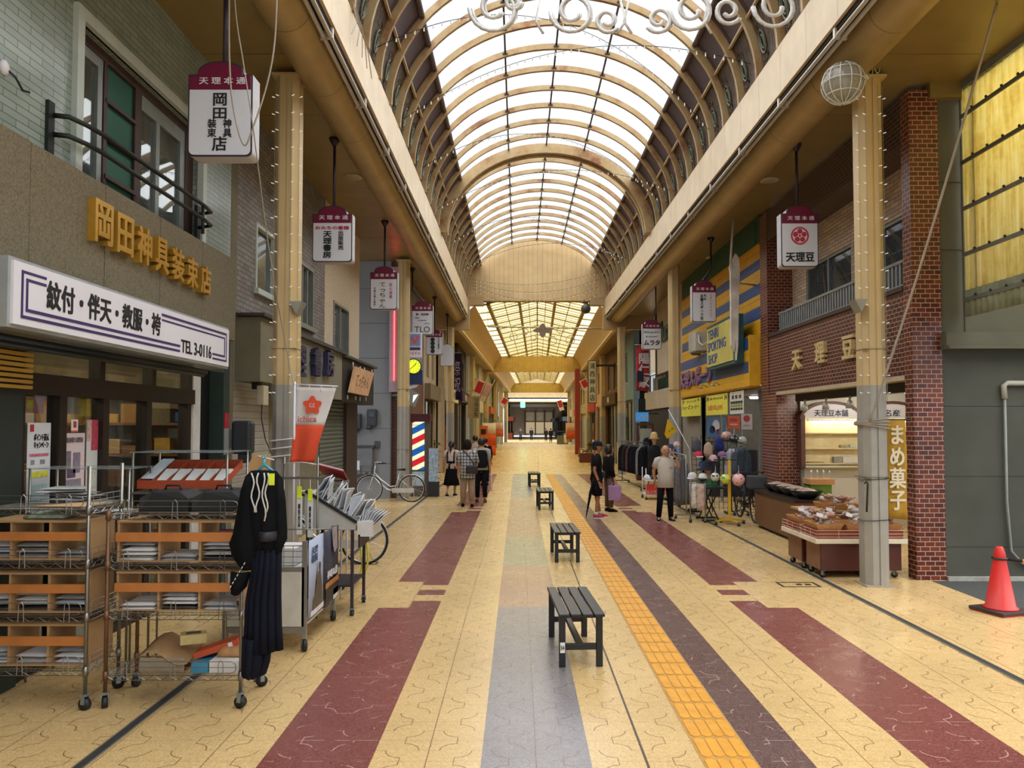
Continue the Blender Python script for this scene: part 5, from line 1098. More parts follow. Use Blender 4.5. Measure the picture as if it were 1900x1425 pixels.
# barber light box
def barber_mat():
    mt = D.materials.new('barber_stripes'); g = NG(mt); X, Y, Z = g.pos()
    s = g.m('FRACT', g.m('DIVIDE', g.m('SUBTRACT', Z, g.m('MULTIPLY', X, .5)), .62))
    r = g.n('ShaderNodeValToRGB'); r.color_ramp.interpolation = 'CONSTANT'; e = r.color_ramp.elements
    for p, c in ((.0, '#f2ecc0'), (.2, '#1f5aa0'), (.5, '#f2ecc0'), (.72, '#c8252f')):
        if p == 0: e[0].position = 0; e[0].color = lin(c)
        elif p == .2: e[1].position = p; e[1].color = lin(c)
        else: x = e.new(p); x.color = lin(c)
    g.put(r.inputs[0], s); em = g.n('ShaderNodeEmission'); em.inputs[1].default_value = .55; g.nt.links.new(r.outputs[0], em.inputs[0]); g.nt.links.new(em.outputs[0], g.out.inputs[0]); return mt
a = atY(763, 768, 21.2); b = atY(788, 930, 21.2)
t = thing('barber_light_box', 'tall light box with red, white and blue diagonal barber stripes', 'barber sign', ((a.x + b.x) / 2, 21.4, 0))
MB().box(a.x, 21.25, .01, b.x + .1, 21.6, a.z - .05).build('cabinet', M('steel_brown', '#5f564e', .4, .4), t); MB().box(a.x + .03, 21.23, .75, b.x - .02, 21.26, a.z - .2).build('striped_panel', barber_mat(), t)
mb = MB()
for z in (1.0, 1.3, 1.6, 1.9, 2.0): mb.box(a.x + .03, 21.22, z, b.x - .02, 21.232, z + .006)
mb.build('panel_wires', SFR, t); MB().box(a.x - .02, 21.2, a.z - .22, b.x + .14, 21.62, a.z).build('cap', M('cap_maroon', '#4a1418', .35), t); MB().box(a.x + .03, 21.23, .3, b.x - .02, 21.26, .7).build('poster', M('poster_blue', '#a8bccb', .6, 0, .4, 9), t)
c = atY(801, 870, 21.2); t = thing('notice_board', 'blue and white poster board beside the barber light box', 'poster', (c.x, 21.2, .4)); MB().box(c.x - .08, 21.2, .42, c.x + .18, 21.24, 1.35).build('sheet', M('poster_pale', '#9fb4c8', .6, 0, .4, 12), t); MB().box(c.x - .1, 21.18, 0.01, c.x + .2, 21.42, .42).build('black_bin', M('bin_black', '#24272a', .5), t)
# ================================================================ BENCHES
BBK = M('bench_black', '#15171a', .42, 0, .12, 12, .05)
def bench(loc, rz, label):
    t = thing('bench', label, 'bench', loc, rz, 'black slatted benches down the middle of the street')
    L, Wd, Hh = 1.06, .38, .45
    for k in range(4): x = -Wd / 2 + .043 + k * .098; MB().box(x - .043, -L / 2, Hh - .025, x + .043, L / 2, Hh).build('slat', BBK, t, .006, True)
    for sx in (-1, 1):
        for sy in (-1, 1): MB().box(sx * .155 - .026, sy * .445 - .024, 0, sx * .155 + .026, sy * .445 + .024, Hh - .025).build('leg', BBK, t, .005, True)
    for sy in (-1, 1):
        MB().box(-.13, sy * .445 - .016, .14, .13, sy * .445 + .016, .19).build('cross_rail', BBK, t, .004, True); MB().box(-.17, sy * .4 - .015, Hh - .06, .17, sy * .4 + .015, Hh - .026).build('top_batten', BBK, t, .004, True)
    MB().box(-.025, -.43, .145, .025, .43, .185).build('stretcher', BBK, t, .004, True)
    return t
c = [atZ(1076, 1231), atZ(1051, 1044), atZ(1012, 946.5), atZ(991.5, 904)]
b1 = bench((.493, 6.78, 0), .055, 'nearest black slatted bench, with a white number 34 tag on its leg')
for k, lb in ((1, 'second black slatted bench down the street, seen whole beyond the nearest one'), (2, 'third black slatted bench down the street'), (3, 'farthest small black slatted bench, beyond the other three')):
    dup(b1, (c[k].x, c[k].y + .47, 0), .03, lb)
tg = MB().box(-.155 - .02, -.4715, .12, -.155 + .02, -.469, .205).build('number_tag', M('tag_white', '#e2e2e0', .4), b1, .002, True)
text('34', .03, .035, (-.155, -.472, .163), (1, 0, 0), (0, 0, 1), INK, b1, local=True)
# ================================================================ WIRE RACKS WITH WOODEN TRAYS
CHR = M('chrome_wire', '#8f8c86', .32, .85, .1, 5); RUST = M('rusty_post', '#7a5a42', .5, .6, .25, 6); RUB = M('caster_rubber', '#1c1d1f', .5); ORW = M('orange_rail_wood', '#b8743a', .5, 0, .15, 5); TNW = M('tan_ply', '#b08c60', .6, 0, .12, 4)
def caster(t, x, y, ang=0.0, h=.11, r=.042):
    o = MB().tube([(x - .018 * math.cos(ang), y - .018 * math.sin(ang), r), (x + .018 * math.cos(ang), y + .018 * math.sin(ang), r)], r, 14).build('caster', RUB, t)
    mb = MB()
    for q in (-1, 1): p = Vector((x + q * .024 * math.cos(ang), y + q * .024 * math.sin(ang), 0)); mb.bar(p + Vector((0, 0, r)), Vector((x + q * .02 * math.cos(ang), y + q * .02 * math.sin(ang), h)), .006, .03, up=(-math.sin(ang), math.cos(ang), 0))
    mb.box(x - .024, y - .02, h - .012, x + .024, y + .02, h).build('fork', FRG, o)
def wire_rack(x0, x1, y0, y1, zs, zt, label, rusty=()):
    t = thing('wire_rack', label, 'rack', ((x0 + x1) / 2, (y0 + y1) / 2, 0))
    for i, (x, y) in enumerate(((x0, y0), (x1, y0), (x1, y1), (x0, y1))):
        p = MB().cyl((x, y, .1), (x, y, zt), .0135, 10)
        for z in zs: p.cyl((x, y, z - .035), (x, y, z + .03), .019, 10)
        p.build('post', RUST if i in rusty else CHR, t); caster(t, x, y, .4 + i * .9)
    for z in zs:
        mb = MB()
        for (a, b) in (((x0, y0), (x1, y0)), ((x1, y0), (x1, y1)), ((x1, y1), (x0, y1)), ((x0, y1), (x0, y0))):
            a, b = Vector((*a, 0)), Vector((*b, 0)); n = max(4, int((b - a).length / .055))
            for dz in (0, -.032): mb.tube([a + Vector((0, 0, z + dz)), b + Vector((0, 0, z + dz))], .0032, 4)
            mb.tube([a + (b - a) * k / n + Vector((0, 0, z - (.032 if k % 2 else 0))) for k in range(n + 1)], .0024, 4)
        n = int((x1 - x0) / .03)
        for k in range(1, n): x = x0 + (x1 - x0) * k / n; mb.tube([(x, y0, z + .003), (x, y1, z + .003)], .002, 4)
        mb.build('wire_shelf', CHR, t)
        mb = MB(); a, b = x0 + .03, x1 - .03; yf = y0 - .012
        mb.tube([(a + .04, yf, z + .02), (a + .01, yf, z + .03), (a, yf, z + .06), (a + .01, yf, z + .09), (a + .04, yf, z + .1), (b - .04, yf, z + .1), (b - .01, yf, z + .09), (b, yf, z + .06), (b - .01, yf, z + .03), (b - .04, yf, z + .02)], .0032, 5, closed=True)
        mb.tube([(a, yf, z + .06), (b, yf, z + .06)], .0024, 4)
        for q in (.12, .5, .88): x = a + (b - a) * q; mb.tube([(x - .02, yf - .004, z - .03), (x - .016, yf - .004, z + .09), (x, yf - .004, z + .11), (x + .016, yf - .004, z + .09), (x + .02, yf - .004, z - .03)], .0028, 4)
        mb.build('guard_rail', CHR, t)
        mb = MB(); xr = x1 + .008
        for dz in (.03, .06, .1): mb.tube([(xr, y0 + .03, z + dz), (xr, y1 - .03, z + dz)], .0026, 4)
        for k in range(5): y = y0 + .04 + (y1 - y0 - .08) * k / 4; mb.tube([(xr, y, z), (xr, y, z + .1)], .0024, 4)
        mb.build('side_rail', CHR, t)
    return t
wire_rack(-3.96, -3.05, 5.38, 5.82, (.27, .645, 1.02, 1.4), 1.71, 'left wire rack on casters, cut by the left edge of the view')
wire_rack(-2.93, -1.97, 5.42, 5.86, (.225, .65, 1.0, 1.36), 1.39, 'right wire rack on casters, with the black robe hung on its side', (0, 3))
def tray_unit(x0, x1, y0, y1, z0, z1, label, rail=(.5, .72), n=3):
    t = thing('wooden_tray', label, 'wooden tray', ((x0 + x1) / 2, (y0 + y1) / 2, z0), 0, 'wooden pigeonhole trays on the wire racks'); h = z1 - z0
    MB().box(x0, y0 + .02, z1 - .014, x1, y1, z1).build('top_board', TNW, t, .002); MB().box(x0, y0 + .02, z0, x1, y1, z0 + .008).build('bottom_board', TNW, t)
    for k in range(n + 1): x = x0 + .008 + (x1 - x0 - .016) * k / n; MB().box(x - .008, y0 + .03, z0 + .008, x + .008, y1 - .02, z1 - .014).build('divider', TNW, t)
    MB().box(x0, y0, z0 + h * rail[0], x1, y0 + .018, z0 + h * rail[1]).build('front_rail', ORW, t, .002)
    return t
for i, (z0, z1) in enumerate(((1.035, 1.315), (.66, .945), (.285, .58))): tray_unit(-3.93, -3.075, 5.42, 5.8, z0, z1, '%s wooden pigeonhole tray on the left wire rack' % ('upper', 'middle', 'lowest')[i])
for i, (z0, z1) in enumerate(((1.015, 1.31), (.665, .945))): tray_unit(-2.9, -2.0, 5.46, 5.84, z0, z1, '%s wooden pigeonhole tray on the right wire rack' % ('upper', 'lower')[i])
PAP = [M('paper_white', '#d6d6d4', .6, 0, .05, 8), M('paper_grey_film', '#a3a2a0', .25, 0, .2, 9), M('paper_dark', '#2a2a2c', .4, 0, .2, 9), M('paper_pinkish', '#b8747c', .5, 0, .15, 20), M('paper_bluewhite', '#c3c9d2', .5, 0, .08, 12)]
def pack_mesh(wd, dp, h, mat, seed):
    r = random.Random(seed); n = 6; grid = []
    for j in range(n + 1):
        row = []
        for i in range(n + 1):
            u, v = i / n - .5, j / n - .5; e = max(abs(u), abs(v)) * 2
            row.append((u * wd + r.uniform(-.004, .004), v * dp + r.uniform(-.004, .004), h * (1 - .75 * e ** 4) + r.uniform(-.25, .25) * h * .4))
        grid.append(row)
    top = grid; bot = [[(x * .96, y * .96, 0) for x, y, z in row] for row in grid]; mb = MB()
    N = n + 1; V = [p for r_ in top for p in r_] + [p for r_ in bot for p in r_]; o = N * N; Fc = []
    for j in range(n):
        for i in range(n): a = j * N + i; Fc += [(a, a + 1, a + N + 1, a + N), (o + a + N, o + a + N + 1, o + a + 1, o + a)]
    for i in range(n): Fc += [(o + i, o + i + 1, i + 1, i), (n * N + i, n * N + i + 1, o + n * N + i + 1, o + n * N + i), (i * N, (i + 1) * N, o + (i + 1) * N, o + i * N), (o + i * N + n, o + (i + 1) * N + n, (i + 1) * N + n, i * N + n)]
    mb.add(V, Fc, 0, True); return mb.build('paper_pack', mat, None, 0, True)
protos = {}
def pack(loc, rz, size, mi, label, group):
    k = (size, mi)
    if k not in protos: o = protos[k] = pack_mesh(*size, PAP[mi], len(protos)); o.location = loc; o.rotation_euler = (0, 0, rz); return tag(o, label, 'pack', group)
    return dup(protos[k], loc, rz, label, group)
for rk, xs, trays in (('left', (-3.93, -3.075), ((1.035, 'upper'), (.66, 'middle'), (.285, 'lowest'))), ('right', (-2.9, -2.0), ((1.015, 'upper'), (.665, 'lower')))):
    for z0, nm in trays:
        wd = (xs[1] - xs[0]) / 3
        for k in range(3):
            x = xs[0] + wd * (k + .5); nn = random.choice((2, 3, 4)); z = z0 + .009
            for q in range(nn):
                hh = random.choice((.02, .03)); pack((x + random.uniform(-.01, .01), 5.63 + random.uniform(-.01, .01), z), random.uniform(-.05, .05), (.25, .3, hh), random.choice((0, 0, 1, 1, 4, 2 if q == 0 else 1)), 'flat film-wrapped pack in the %s tray of the %s wire rack' % (nm, rk), 'packs in the %s tray of the %s rack' % (nm, rk)); z += hh * 1.35
# loose things on the racks
tag(pack_mesh(.26, .2, .05, PAP[3], 5), 'pink patterned pack above the right end of the upper orange rail', 'pack').location = (-2.12, 5.62, 1.18)
for i, x in enumerate((-2.58, -2.2)):
    t = thing('black_case', '%s of the two black zipped cases on top of the right wire rack' % ('left', 'right')[i], 'case', (x, 5.64, 1.367)); BC = M('black_case_cloth', '#141416', .7, 0, .15, 30)
    m = MB(); m.loft([[(x - .18 * s_, 5.5, 1.367), (x - .18 * s_, 5.5, 1.367 + .1 * s_), (x - .1 * s_, 5.55, 1.367 + .15 * s_), (x + .1 * s_, 5.55, 1.367 + .15 * s_), (x + .18 * s_, 5.5, 1.367 + .1 * s_), (x + .18 * s_, 5.5, 1.367)] for s_ in (1,)] + [[(x - .18, 5.82, 1.367), (x - .18, 5.82, 1.47), (x - .1, 5.78, 1.52), (x + .1, 5.78, 1.52), (x + .18, 5.82, 1.47), (x + .18, 5.82, 1.367)]], smooth=False); m.build('body', BC, t, .012)
    MB().tube([(x - .06, 5.66, 1.515), (x - .05, 5.66, 1.55), (x + .05, 5.66, 1.55), (x + .06, 5.66, 1.515)], .008, 6).build('handle', BC, t)
t = thing('acrylic_shelf', 'clear topped wire stand with piled papers behind the left wire rack', 'stand', (-3.45, 6.1, 0))
for x, y in ((-3.84, 5.95), (-3.06, 5.95), (-3.06, 6.3), (-3.84, 6.3)): MB().cyl((x, y, 0), (x, y, 1.66), .01, 8).build('post', CHR, t)
MB().box(-3.86, 5.93, 1.655, -3.04, 6.32, 1.662).build('clear_top', GL('acrylic', '#dfe6e4', .12, .12), t); MB().box(-3.86, 5.93, 1.3, -3.04, 6.32, 1.315).build('shelf', CHR, t)
for k in range(9): pack((-3.5 + random.uniform(-.2, .2), 6.12 + random.uniform(-.04, .04), 1.318 + .022 * k), random.uniform(-.5, .5), (.34, .24, .014), random.choice((0, 4, 0, 1)), 'white paper pack in the pile under the clear topped stand', 'pile of white papers behind the left rack')
t = thing('cardboard_sheet', 'tan card lying on top of the left wire rack', 'card', (-3.25, 5.6, 1.41)); MB().prism([(-3.5, 5.48, 1.41), (-3.12, 5.43, 1.41), (-3.08, 5.74, 1.41), (-3.3, 5.72, 1.41)], (0, 0, .008)).build('sheet', M('card_tan', '#c9a878', .7), t); MB().box(-3.45, 5.5, 1.404, -3.3, 5.52, 1.411).build('folded_edge', TNW, t)
tag(pack_mesh(.3, .22, .05, M('sage_paper', '#8fa08c', .6, 0, .3, 30), 4), 'sage green printed pack under the top of the left wire rack', 'pack').location = (-3.45, 5.62, 1.32)
# things on the lowest shelf of the right rack
t = thing('cardboard_tray', 'open brown cardboard piece on the lowest shelf of the right rack', 'cardboard', (-2.55, 5.65, .24)); MB().box(-2.72, 5.48, .232, -2.4, 5.8, .238).build('base', M('cardboard', '#9a7a55', .8, 0, .15, 8), t); MB().sheet([[(-2.74 + .36 * u / 6, 5.47 + .05 * v, .33 + .05 * math.sin(u * .9) + .01 * v) for u in range(7)] for v in range(7)], .004).build('flap', M('cardboard', '#9a7a55'), t); MB().box(-2.72, 5.48, .238, -2.4, 5.484, .33).build('side', M('cardboard_grey', '#8f8573', .8), t)
t = thing('carton', 'small yellow printed carton on the brown cardboard', 'box', (-2.42, 5.7, .4)); MB(Matrix.Translation((-2.42, 5.68, .385)) @ Matrix.Rotation(.4, 4, 'Z')).box(-.09, -.06, 0, .09, .06, .07).build('box', M('carton_yellow', '#c3b376', .6, 0, .1, 20), t, .004); MB(Matrix.Translation((-2.42, 5.68, .456)) @ Matrix.Rotation(.4, 4, 'Z')).box(-.05, -.03, 0, .05, .03, .002).build('printed_lid', M('print_brown', '#5a4a30', .6), t)
t = thing('orange_box', 'long orange box lying askew on the lowest shelf of the right rack', 'box', (-2.2, 5.65, .33)); MB(Matrix.Translation((-2.22, 5.66, .36)) @ Matrix.Rotation(-.3, 4, 'Y') @ Matrix.Rotation(.15, 4, 'Z')).box(-.16, -.1, -.02, .16, .1, .025).build('body', M('orange_red', '#b8481f', .5, 0, .1), t, .004); MB(Matrix.Translation((-2.22, 5.66, .36)) @ Matrix.Rotation(-.3, 4, 'Y') @ Matrix.Rotation(.15, 4, 'Z')).box(.09, -.102, -.012, .12, -.1, .018).build('label', SW, t)
tag(MB().box(-2.34, 5.46, .232, -2.22, 5.7, .3).build('carton', M('carton_blue', '#3c86a8', .5)), 'flat blue box on the lowest shelf of the right rack', 'box'); tag(MB().box(-2.21, 5.46, .232, -2.0, 5.72, .315).build('carton', PAP[0]), 'white box on the lowest shelf of the right rack', 'box')
tag(pack_mesh(.24, .16, .08, M('parcel_tan', '#b98a5a', .5, 0, .25, 15), 9), 'tan film-wrapped parcel beside the orange box', 'parcel').location = (-2.07, 5.62, .318)
# red-orange sorting trays behind the right rack
RED = M('tray_red_orange', '#a8482a', .5, 0, .1, 6)
t = thing('sorting_tray', 'red-orange compartment trays with white cards behind the right wire rack', 'tray', (-2.75, 6.40, 1.5))
MB().prism([(-3.12, 6.20, 1.48), (-2.42, 6.20, 1.48), (-2.42, 6.60, 1.62), (-3.12, 6.60, 1.62)], (0, 0, .012)).build('base', RED, t)
for k in range(7): x = -3.12 + .7 * k / 6; MB().prism([(x, 6.20, 1.49), (x, 6.60, 1.63), (x, 6.60, 1.69), (x, 6.20, 1.55)], (.01, 0, 0)).build('divider', RED, t)
MB().box(-3.12, 6.19, 1.48, -2.41, 6.20, 1.55).build('front', RED, t); MB().box(-3.12, 6.60, 1.62, -2.41, 6.61, 1.7).build('back', RED, t)
for k in range(5): x = -2.98 + .117 * k; MB().prism([(x, 6.22, 1.53), (x + .1, 6.22, 1.53), (x + .1, 6.40, 1.62), (x, 6.40, 1.62)], (0, .004, .012)).build('white_card', PAP[0], t)
MB().prism([(-3.1, 6.22, 1.56), (-3.0, 6.22, 1.56), (-2.98, 6.55, 1.7), (-3.08, 6.55, 1.7)], (0, .002, .01)).build('lettered_card', PAP[4], t)
t = thing('display_stand', 'thin wire display stand carrying the red-orange trays', 'stand', (-2.75, 6.40, 0))
for x, y in ((-3.15, 6.18), (-2.38, 6.18), (-2.38, 6.64), (-3.15, 6.64)): MB().cyl((x, y, 0), (x, y, 1.78), .009, 6).build('post', CHR, t)
MB().box(-3.17, 6.16, 1.775, -2.36, 6.66, 1.782).build('clear_top', GL('acrylic', '#dfe6e4'), t); MB().box(-3.17, 6.16, 1.44, -2.36, 6.66, 1.455).build('shelf', CHR, t); MB().box(-3.17, 6.16, .6, -2.36, 6.66, .615).build('shelf', CHR, t)
# ================================================================ BLACK ROBE ON A HANGER
RB = M('robe_black', '#0b0c10', .9, 0, .2, 20); RN = M('skirt_navy', '#0d111e', .85, 0, .2, 20)
t = thing('black_robe', 'black robe with pleated navy skirt and white braided cords on a hanger', 'robe', (-1.9, 5.62, .16))
yR = 5.36
def R_(px, py, d=0.0): p = atY(px, py, yR); return Vector((p.x, yR + d, p.z))
def garment(rows, folds, amp, name, mat, th=.02):
    g_ = []
    for (pl, pr, py, bulge) in rows:
        r = []
        for k in range(25):
            u = k / 24; p = R_(pl + (pr - pl) * u, py); r.append((p.x, yR - bulge * math.sin(PI * u) + amp * math.sin(u * folds * PI * 2) * min(1, (py - 870) / 120), p.z))
        g_.append(r)
    MB().sheet(g_, th).build(name, mat, t)
garment([(468, 514, 874, .01), (458, 521, 885, .03), (455, 524, 920, .05), (460, 525, 960, .06), (470, 522, 1000, .06), (474, 520, 1022, .06)], 3, .008, 'robe_body', RB)
garment([(459, 478, 884, .015), (450, 482, 910, .03), (442, 486, 950, .04), (434, 492, 990, .05), (427, 497, 1008, .05), (432, 500, 1030, .05), (447, 490, 1055, .03)], 2, .012, 'sleeve', RB)
garment([(512, 522, 885, .015), (514, 528, 930, .03), (512, 533, 980, .03), (508, 533, 1000, .03), (510, 520, 1025, .02)], 1.5, .01, 'sleeve', RB)
garment([(474, 519, 1018, .06), (468, 518, 1060, .07), (458, 518, 1110, .08), (455, 519, 1160, .08), (453, 522, 1205, .09)], 6, .016, 'skirt', RN)
garment([(452, 502, 1180, .09), (451, 497, 1225, .09), (452, 490, 1247, .08), (455, 480, 1251, .07)], 4, .016, 'skirt_tail', RN)
garment([(433, 462, 1060, .05), (432, 455, 1085, .05), (434, 440, 1100, .04)], 1, .006, 'trailing_cord_cloth', RB)
for (px, q) in ((477, 1), (487, -1), (497, 1), (503, -1)):
    pts = [R_(px + 3 * math.sin(k * 1.1 + px) + (k - 3) * .3 * q, 876 + k * (9 if px != 497 else 11), -.09) for k in range(9)]; MB().tube(pts, .006, 5).build('white_cord', M('cord_white', '#c9c9c6', .8), t)
mb = MB()
for k in range(7): a = R_(462 - 4.2 * k, 1040 + 7 * k, -.08); b = R_(462 - 4.2 * k - 2, 1040 + 7 * k + 4, -.08); mb.tube([a, b], .004, 4)
mb.build('white_stitching', M('cord_white', '#c9c9c6'), t)
garment([(484, 518, 984, .1), (482, 520, 992, .105), (484, 518, 1000, .1)], 1, .004, 'waist_tie', M('tie_black', '#22252e', .6))
MB().tube([R_(491, 852), R_(493, 846), R_(489, 842), R_(486, 848)], .005, 6).tube([R_(491, 852), R_(490, 862), R_(476, 877)], .01, 6).tube([R_(490, 862), R_(512, 878)], .01, 6).build('hanger', M('hanger_cyan', '#3aa0b4', .4), t)
o = MB().box(R_(508, 878).x, yR - .105, R_(508, 898).z, R_(518, 878).x, yR - .1, R_(508, 877).z).build('price_tag', M('tag_yellow', '#d8e82a', .5), t); o['label'] = 'bright yellow price tag'
t = thing('wood_panel', 'tan wooden panel standing behind the robe hanger', 'panel', (-1.95, 5.94, 1.39)); P = [atY(465, 900, 5.94), atY(462, 860, 5.94), atY(474, 842, 5.94), atY(502, 842, 5.94), atY(497, 900, 5.94)]; MB().prism([(p.x, 5.93, p.z - (.02 if i in (0, 4) else 0)) for i, p in enumerate(P)], (0, .02, 0)).build('board', M('panel_tan', '#b8925f', .6, 0, .1, 4), t); MB().cyl((P[0].x + .05, 5.96, .0), (P[0].x + .05, 5.96, P[2].z - .02), .012, 8).build('stake', CHR, t); MB().tube([(P[3].x - .05, 5.925, P[3].z - .02), (P[3].x - .05, 5.8, P[3].z - .015), (R_(491, 848).x, 5.56, P[3].z - .03)], .006, 6).build('hook', SW, t)
# ================================================================ WHITE DISPLAY CABINET WITH POSTERS
t = thing('display_cabinet', 'white cabinet on casters with two posters on its street side', 'cabinet', (-2.25, 7.3, 0)); SST = M('stainless', '#8f8e88', .35, .6); PNW = M('panel_offwhite', '#c9c8bd', .6)
for x, y in ((-1.9, 6.76), (-2.6, 6.76), (-1.9, 7.8), (-2.6, 7.8)):
    MB().box(x - .02, y - .02, .1, x + .02, y + .02, .97).build('post', SST, t); caster(t, x, y, .5, .11, .055)
MB().box(-2.6, 6.74, .22, -1.9, 6.76, .7).build('front_panel', PNW, t); MB().box(-2.6, 6.745, .16, -1.9, 6.765, .215).build('bottom_rail', SST, t); MB().box(-2.6, 6.74, .7, -1.9, 6.765, .74).build('top_rail', SST, t)
MB().box(-2.6, 6.76, .2, -1.91, 7.8, .22).build('bottom_shelf', PNW, t); MB().box(-2.6, 6.76, .72, -1.91, 7.8, .735).build('top_shelf', PNW, t)
mb = MB()
for k in range(9): x = -2.58 + .66 * k / 8; mb.tube([(x, 6.75, .74), (x, 6.75, .93)], .003, 4)
for z in (.78, .83, .88, .93): mb.tube([(-2.6, 6.75, z), (-1.9, 6.75, z)], .003, 4)
for yy in (6.75, 7.8): mb.tube([(-2.6, yy, .93), (-1.9, yy, .93)], .006, 5)
for k in range(12): y = 6.78 + 1.0 * k / 11; mb.tube([(-1.9, y, .74), (-1.9, y, .93)], .003, 4)
mb.build('wire_basket', CHR, t)
MB().box(-2.5, 6.82, .74, -2.0, 7.15, .9).build('white_bin', PAP[0], t, .01)
def side_poster(ya, yb, za, zb, base, label):
    t = thing('poster', label, 'poster', (-1.872, (ya + yb) / 2, za)); n = 6
    MB().sheet([[(-1.872 + .012 * math.sin(i * 1.1), ya + (yb - ya) * i / n, z) for z in (za, (za + zb) / 2, zb)] for i in range(n + 1)], .003).build('sheet', M('poster_' + base.strip('#'), base, .5, 0, .06, 4), t); return t
def pr(t, ya, yb, za, zb, col, x=-1.855): MB().box(x - .001, ya, za, x + .001, yb, zb).build('print', M('pr_' + col.strip('#'), col, .5, 0, .15, 8), t)
t = side_poster(6.78, 7.26, .28, .97, '#a9b4cc', 'pale blue poster with a figure in dark robes on the cabinet'); pr(t, 6.8, 7.24, .285, .33, '#d4d4d8')
MB().prism([(-1.857, 6.86, .33), (-1.857, 7.2, .33), (-1.857, 7.18, .5), (-1.857, 7.12, .66), (-1.857, 7.05, .64), (-1.857, 6.95, .45), (-1.857, 6.88, .42)], (.003, 0, 0)).build('printed_figure', M('pr_olive', '#5a4f3c', .6, 0, .2, 10), t); MB().prism([(-1.857, 7.1 + .03 * math.cos(q), .69 + .04 * math.sin(q)) for q in [2 * PI * i / 10 for i in range(10)]], (.003, 0, 0)).build('printed_head', M('pr_head', '#3a2c28', .6), t)
text('天理\n教服', .2, .14, (-1.856, 6.92, .83), (0, 1, 0), (0, 0, 1), M('pr_navy', '#4a5878', .6), t)
t = side_poster(7.3, 7.86, .24, .97, '#2b2f42', 'dark blue poster with pale shape and orange band on the cabinet'); pr(t, 7.32, 7.84, .3, .42, '#1c1a1c'); pr(t, 7.32, 7.84, .42, .47, '#b8753c'); pr(t, 7.62, 7.82, .26, .36, '#c9c9c9')
MB().prism([(-1.857, 7.55, .98), (-1.857, 7.75, .98), (-1.857, 7.78, .75), (-1.857, 7.66, .72), (-1.857, 7.6, .8)], (.003, 0, 0)).build('printed_shape', M('pr_pale', '#9a8f94', .6, 0, .2, 8), t); text('神鳴の旅', .4, .08, (-1.855, 7.58, .54), (0, 1, 0), (0, 0, 1), INW, t)
# slanted envelope display behind the cabinet
t = thing('slanted_rack', 'grey slanted rack of standing envelopes beyond the white cabinet', 'rack', (-1.95, 8.3, 0)); GP = M('rack_pale_grey', '#b3b2ac', .5)
MB().prism([(-2.25, 7.98, .9), (-1.72, 7.98, .9), (-1.72, 7.98, 1.0), (-2.25, 7.98, 1.32)], (0, .03, 0)).build('end_panel', GP, t); MB().prism([(-2.25, 8.6, .9), (-1.72, 8.6, .9), (-1.72, 8.6, 1.0), (-2.25, 8.6, 1.32)], (0, .03, 0)).build('end_panel', GP, t)
MB().prism([(-2.25, 8.0, 1.27), (-1.72, 8.0, .95), (-1.72, 8.6, .95), (-2.25, 8.6, 1.27)], (0, 0, .02)).build('slope', GP, t); MB().bar((-2.24, 7.97, 1.31), (-1.7, 7.97, .98), .02, .03).build('black_edge', INK, t)
for x, y in ((-1.75, 8.0), (-1.75, 8.6), (-2.22, 8.0), (-2.22, 8.6)): MB().box(x - .015, y - .015, .06, x + .015, y + .015, .92).build('leg', SFR, t); caster(t, x, y, .3, .08, .03)
MB().box(-2.22, 8.0, .3, -1.75, 8.6, .32).build('low_shelf', SFR, t)
for k in range(16):
    u = k / 15; x = -2.18 + .5 * u; z = 1.27 - .3 * u; 
    o = MB(Matrix.Translation((x, 8.3 + random.uniform(-.05, .05), z)) @ Matrix.Rotation(.35 + random.uniform(-.25, .25), 4, 'Y') @ Matrix.Rotation(random.uniform(-.2, .2), 4, 'Z')).box(-.004, -.2, 0, .004, .2, .2).build('envelope', PAP[random.choice((0, 4, 4))])
    tag(o, 'white envelope standing in the row on the grey slanted rack', 'envelope', 'envelopes standing on the slanted rack')
t = thing('carton', 'white box of envelopes at the low end of the slanted rack', 'box', (-1.68, 8.3, .95)); MB().box(-1.71, 8.05, .82, -1.55, 8.55, .98).build('box', PAP[0], t); MB().box(-1.7, 8.05, .7, -1.68, 8.55, .84).build('bracket', SFR, t)
for k in range(8): tag(MB(Matrix.Translation((-1.69 + .016 * k, 8.3, .9)) @ Matrix.Rotation(.2 + .09 * k, 4, 'Y')).box(-.003, -.2, 0, .003, .2, .19).build('envelope', PAP[4 * (k % 2)]), 'white envelope fanned out in the box at the low end of the rack', 'envelope', 'envelopes fanned out in the white box')
for i, (px, py) in enumerate(((556, 920), (576, 925))):
    a = atY(px, py, 7.9); t = thing('paper_strip', '%s of the two hanging paper strips with yellow tops' % ('left', 'right')[i], 'paper strip', a); MB().box(a.x - .025, 7.89, a.z - .4, a.x + .03, 7.895, a.z).build('strip', PAP[0], t); MB().box(a.x - .02, 7.88, a.z - .02, a.x + .025, 7.887, a.z + .1).build('yellow_tag', M('tag_yellow', '#d8e82a'), t); text('御祭用品', .025, .24, (a.x, 7.888, a.z - .2), (1, 0, 0), (0, 0, 1), INK, t, vert=True); MB().tube([(a.x, 7.89, a.z + .1), (a.x, 7.89, a.z + .2)], .005, 4).build('clip', SW, t)
t = thing('strip_stand', 'thin grey stand with a clear tray holding hanging paper strips', 'stand', (-2.25, 7.95, 0)); a = atY(545, 862, 7.88)
for x in (a.x - .1, a.x + .25): MB().cyl((x, 7.89, 0), (x, 7.89, a.z + .08), .01, 6).build('post', CHR, t)
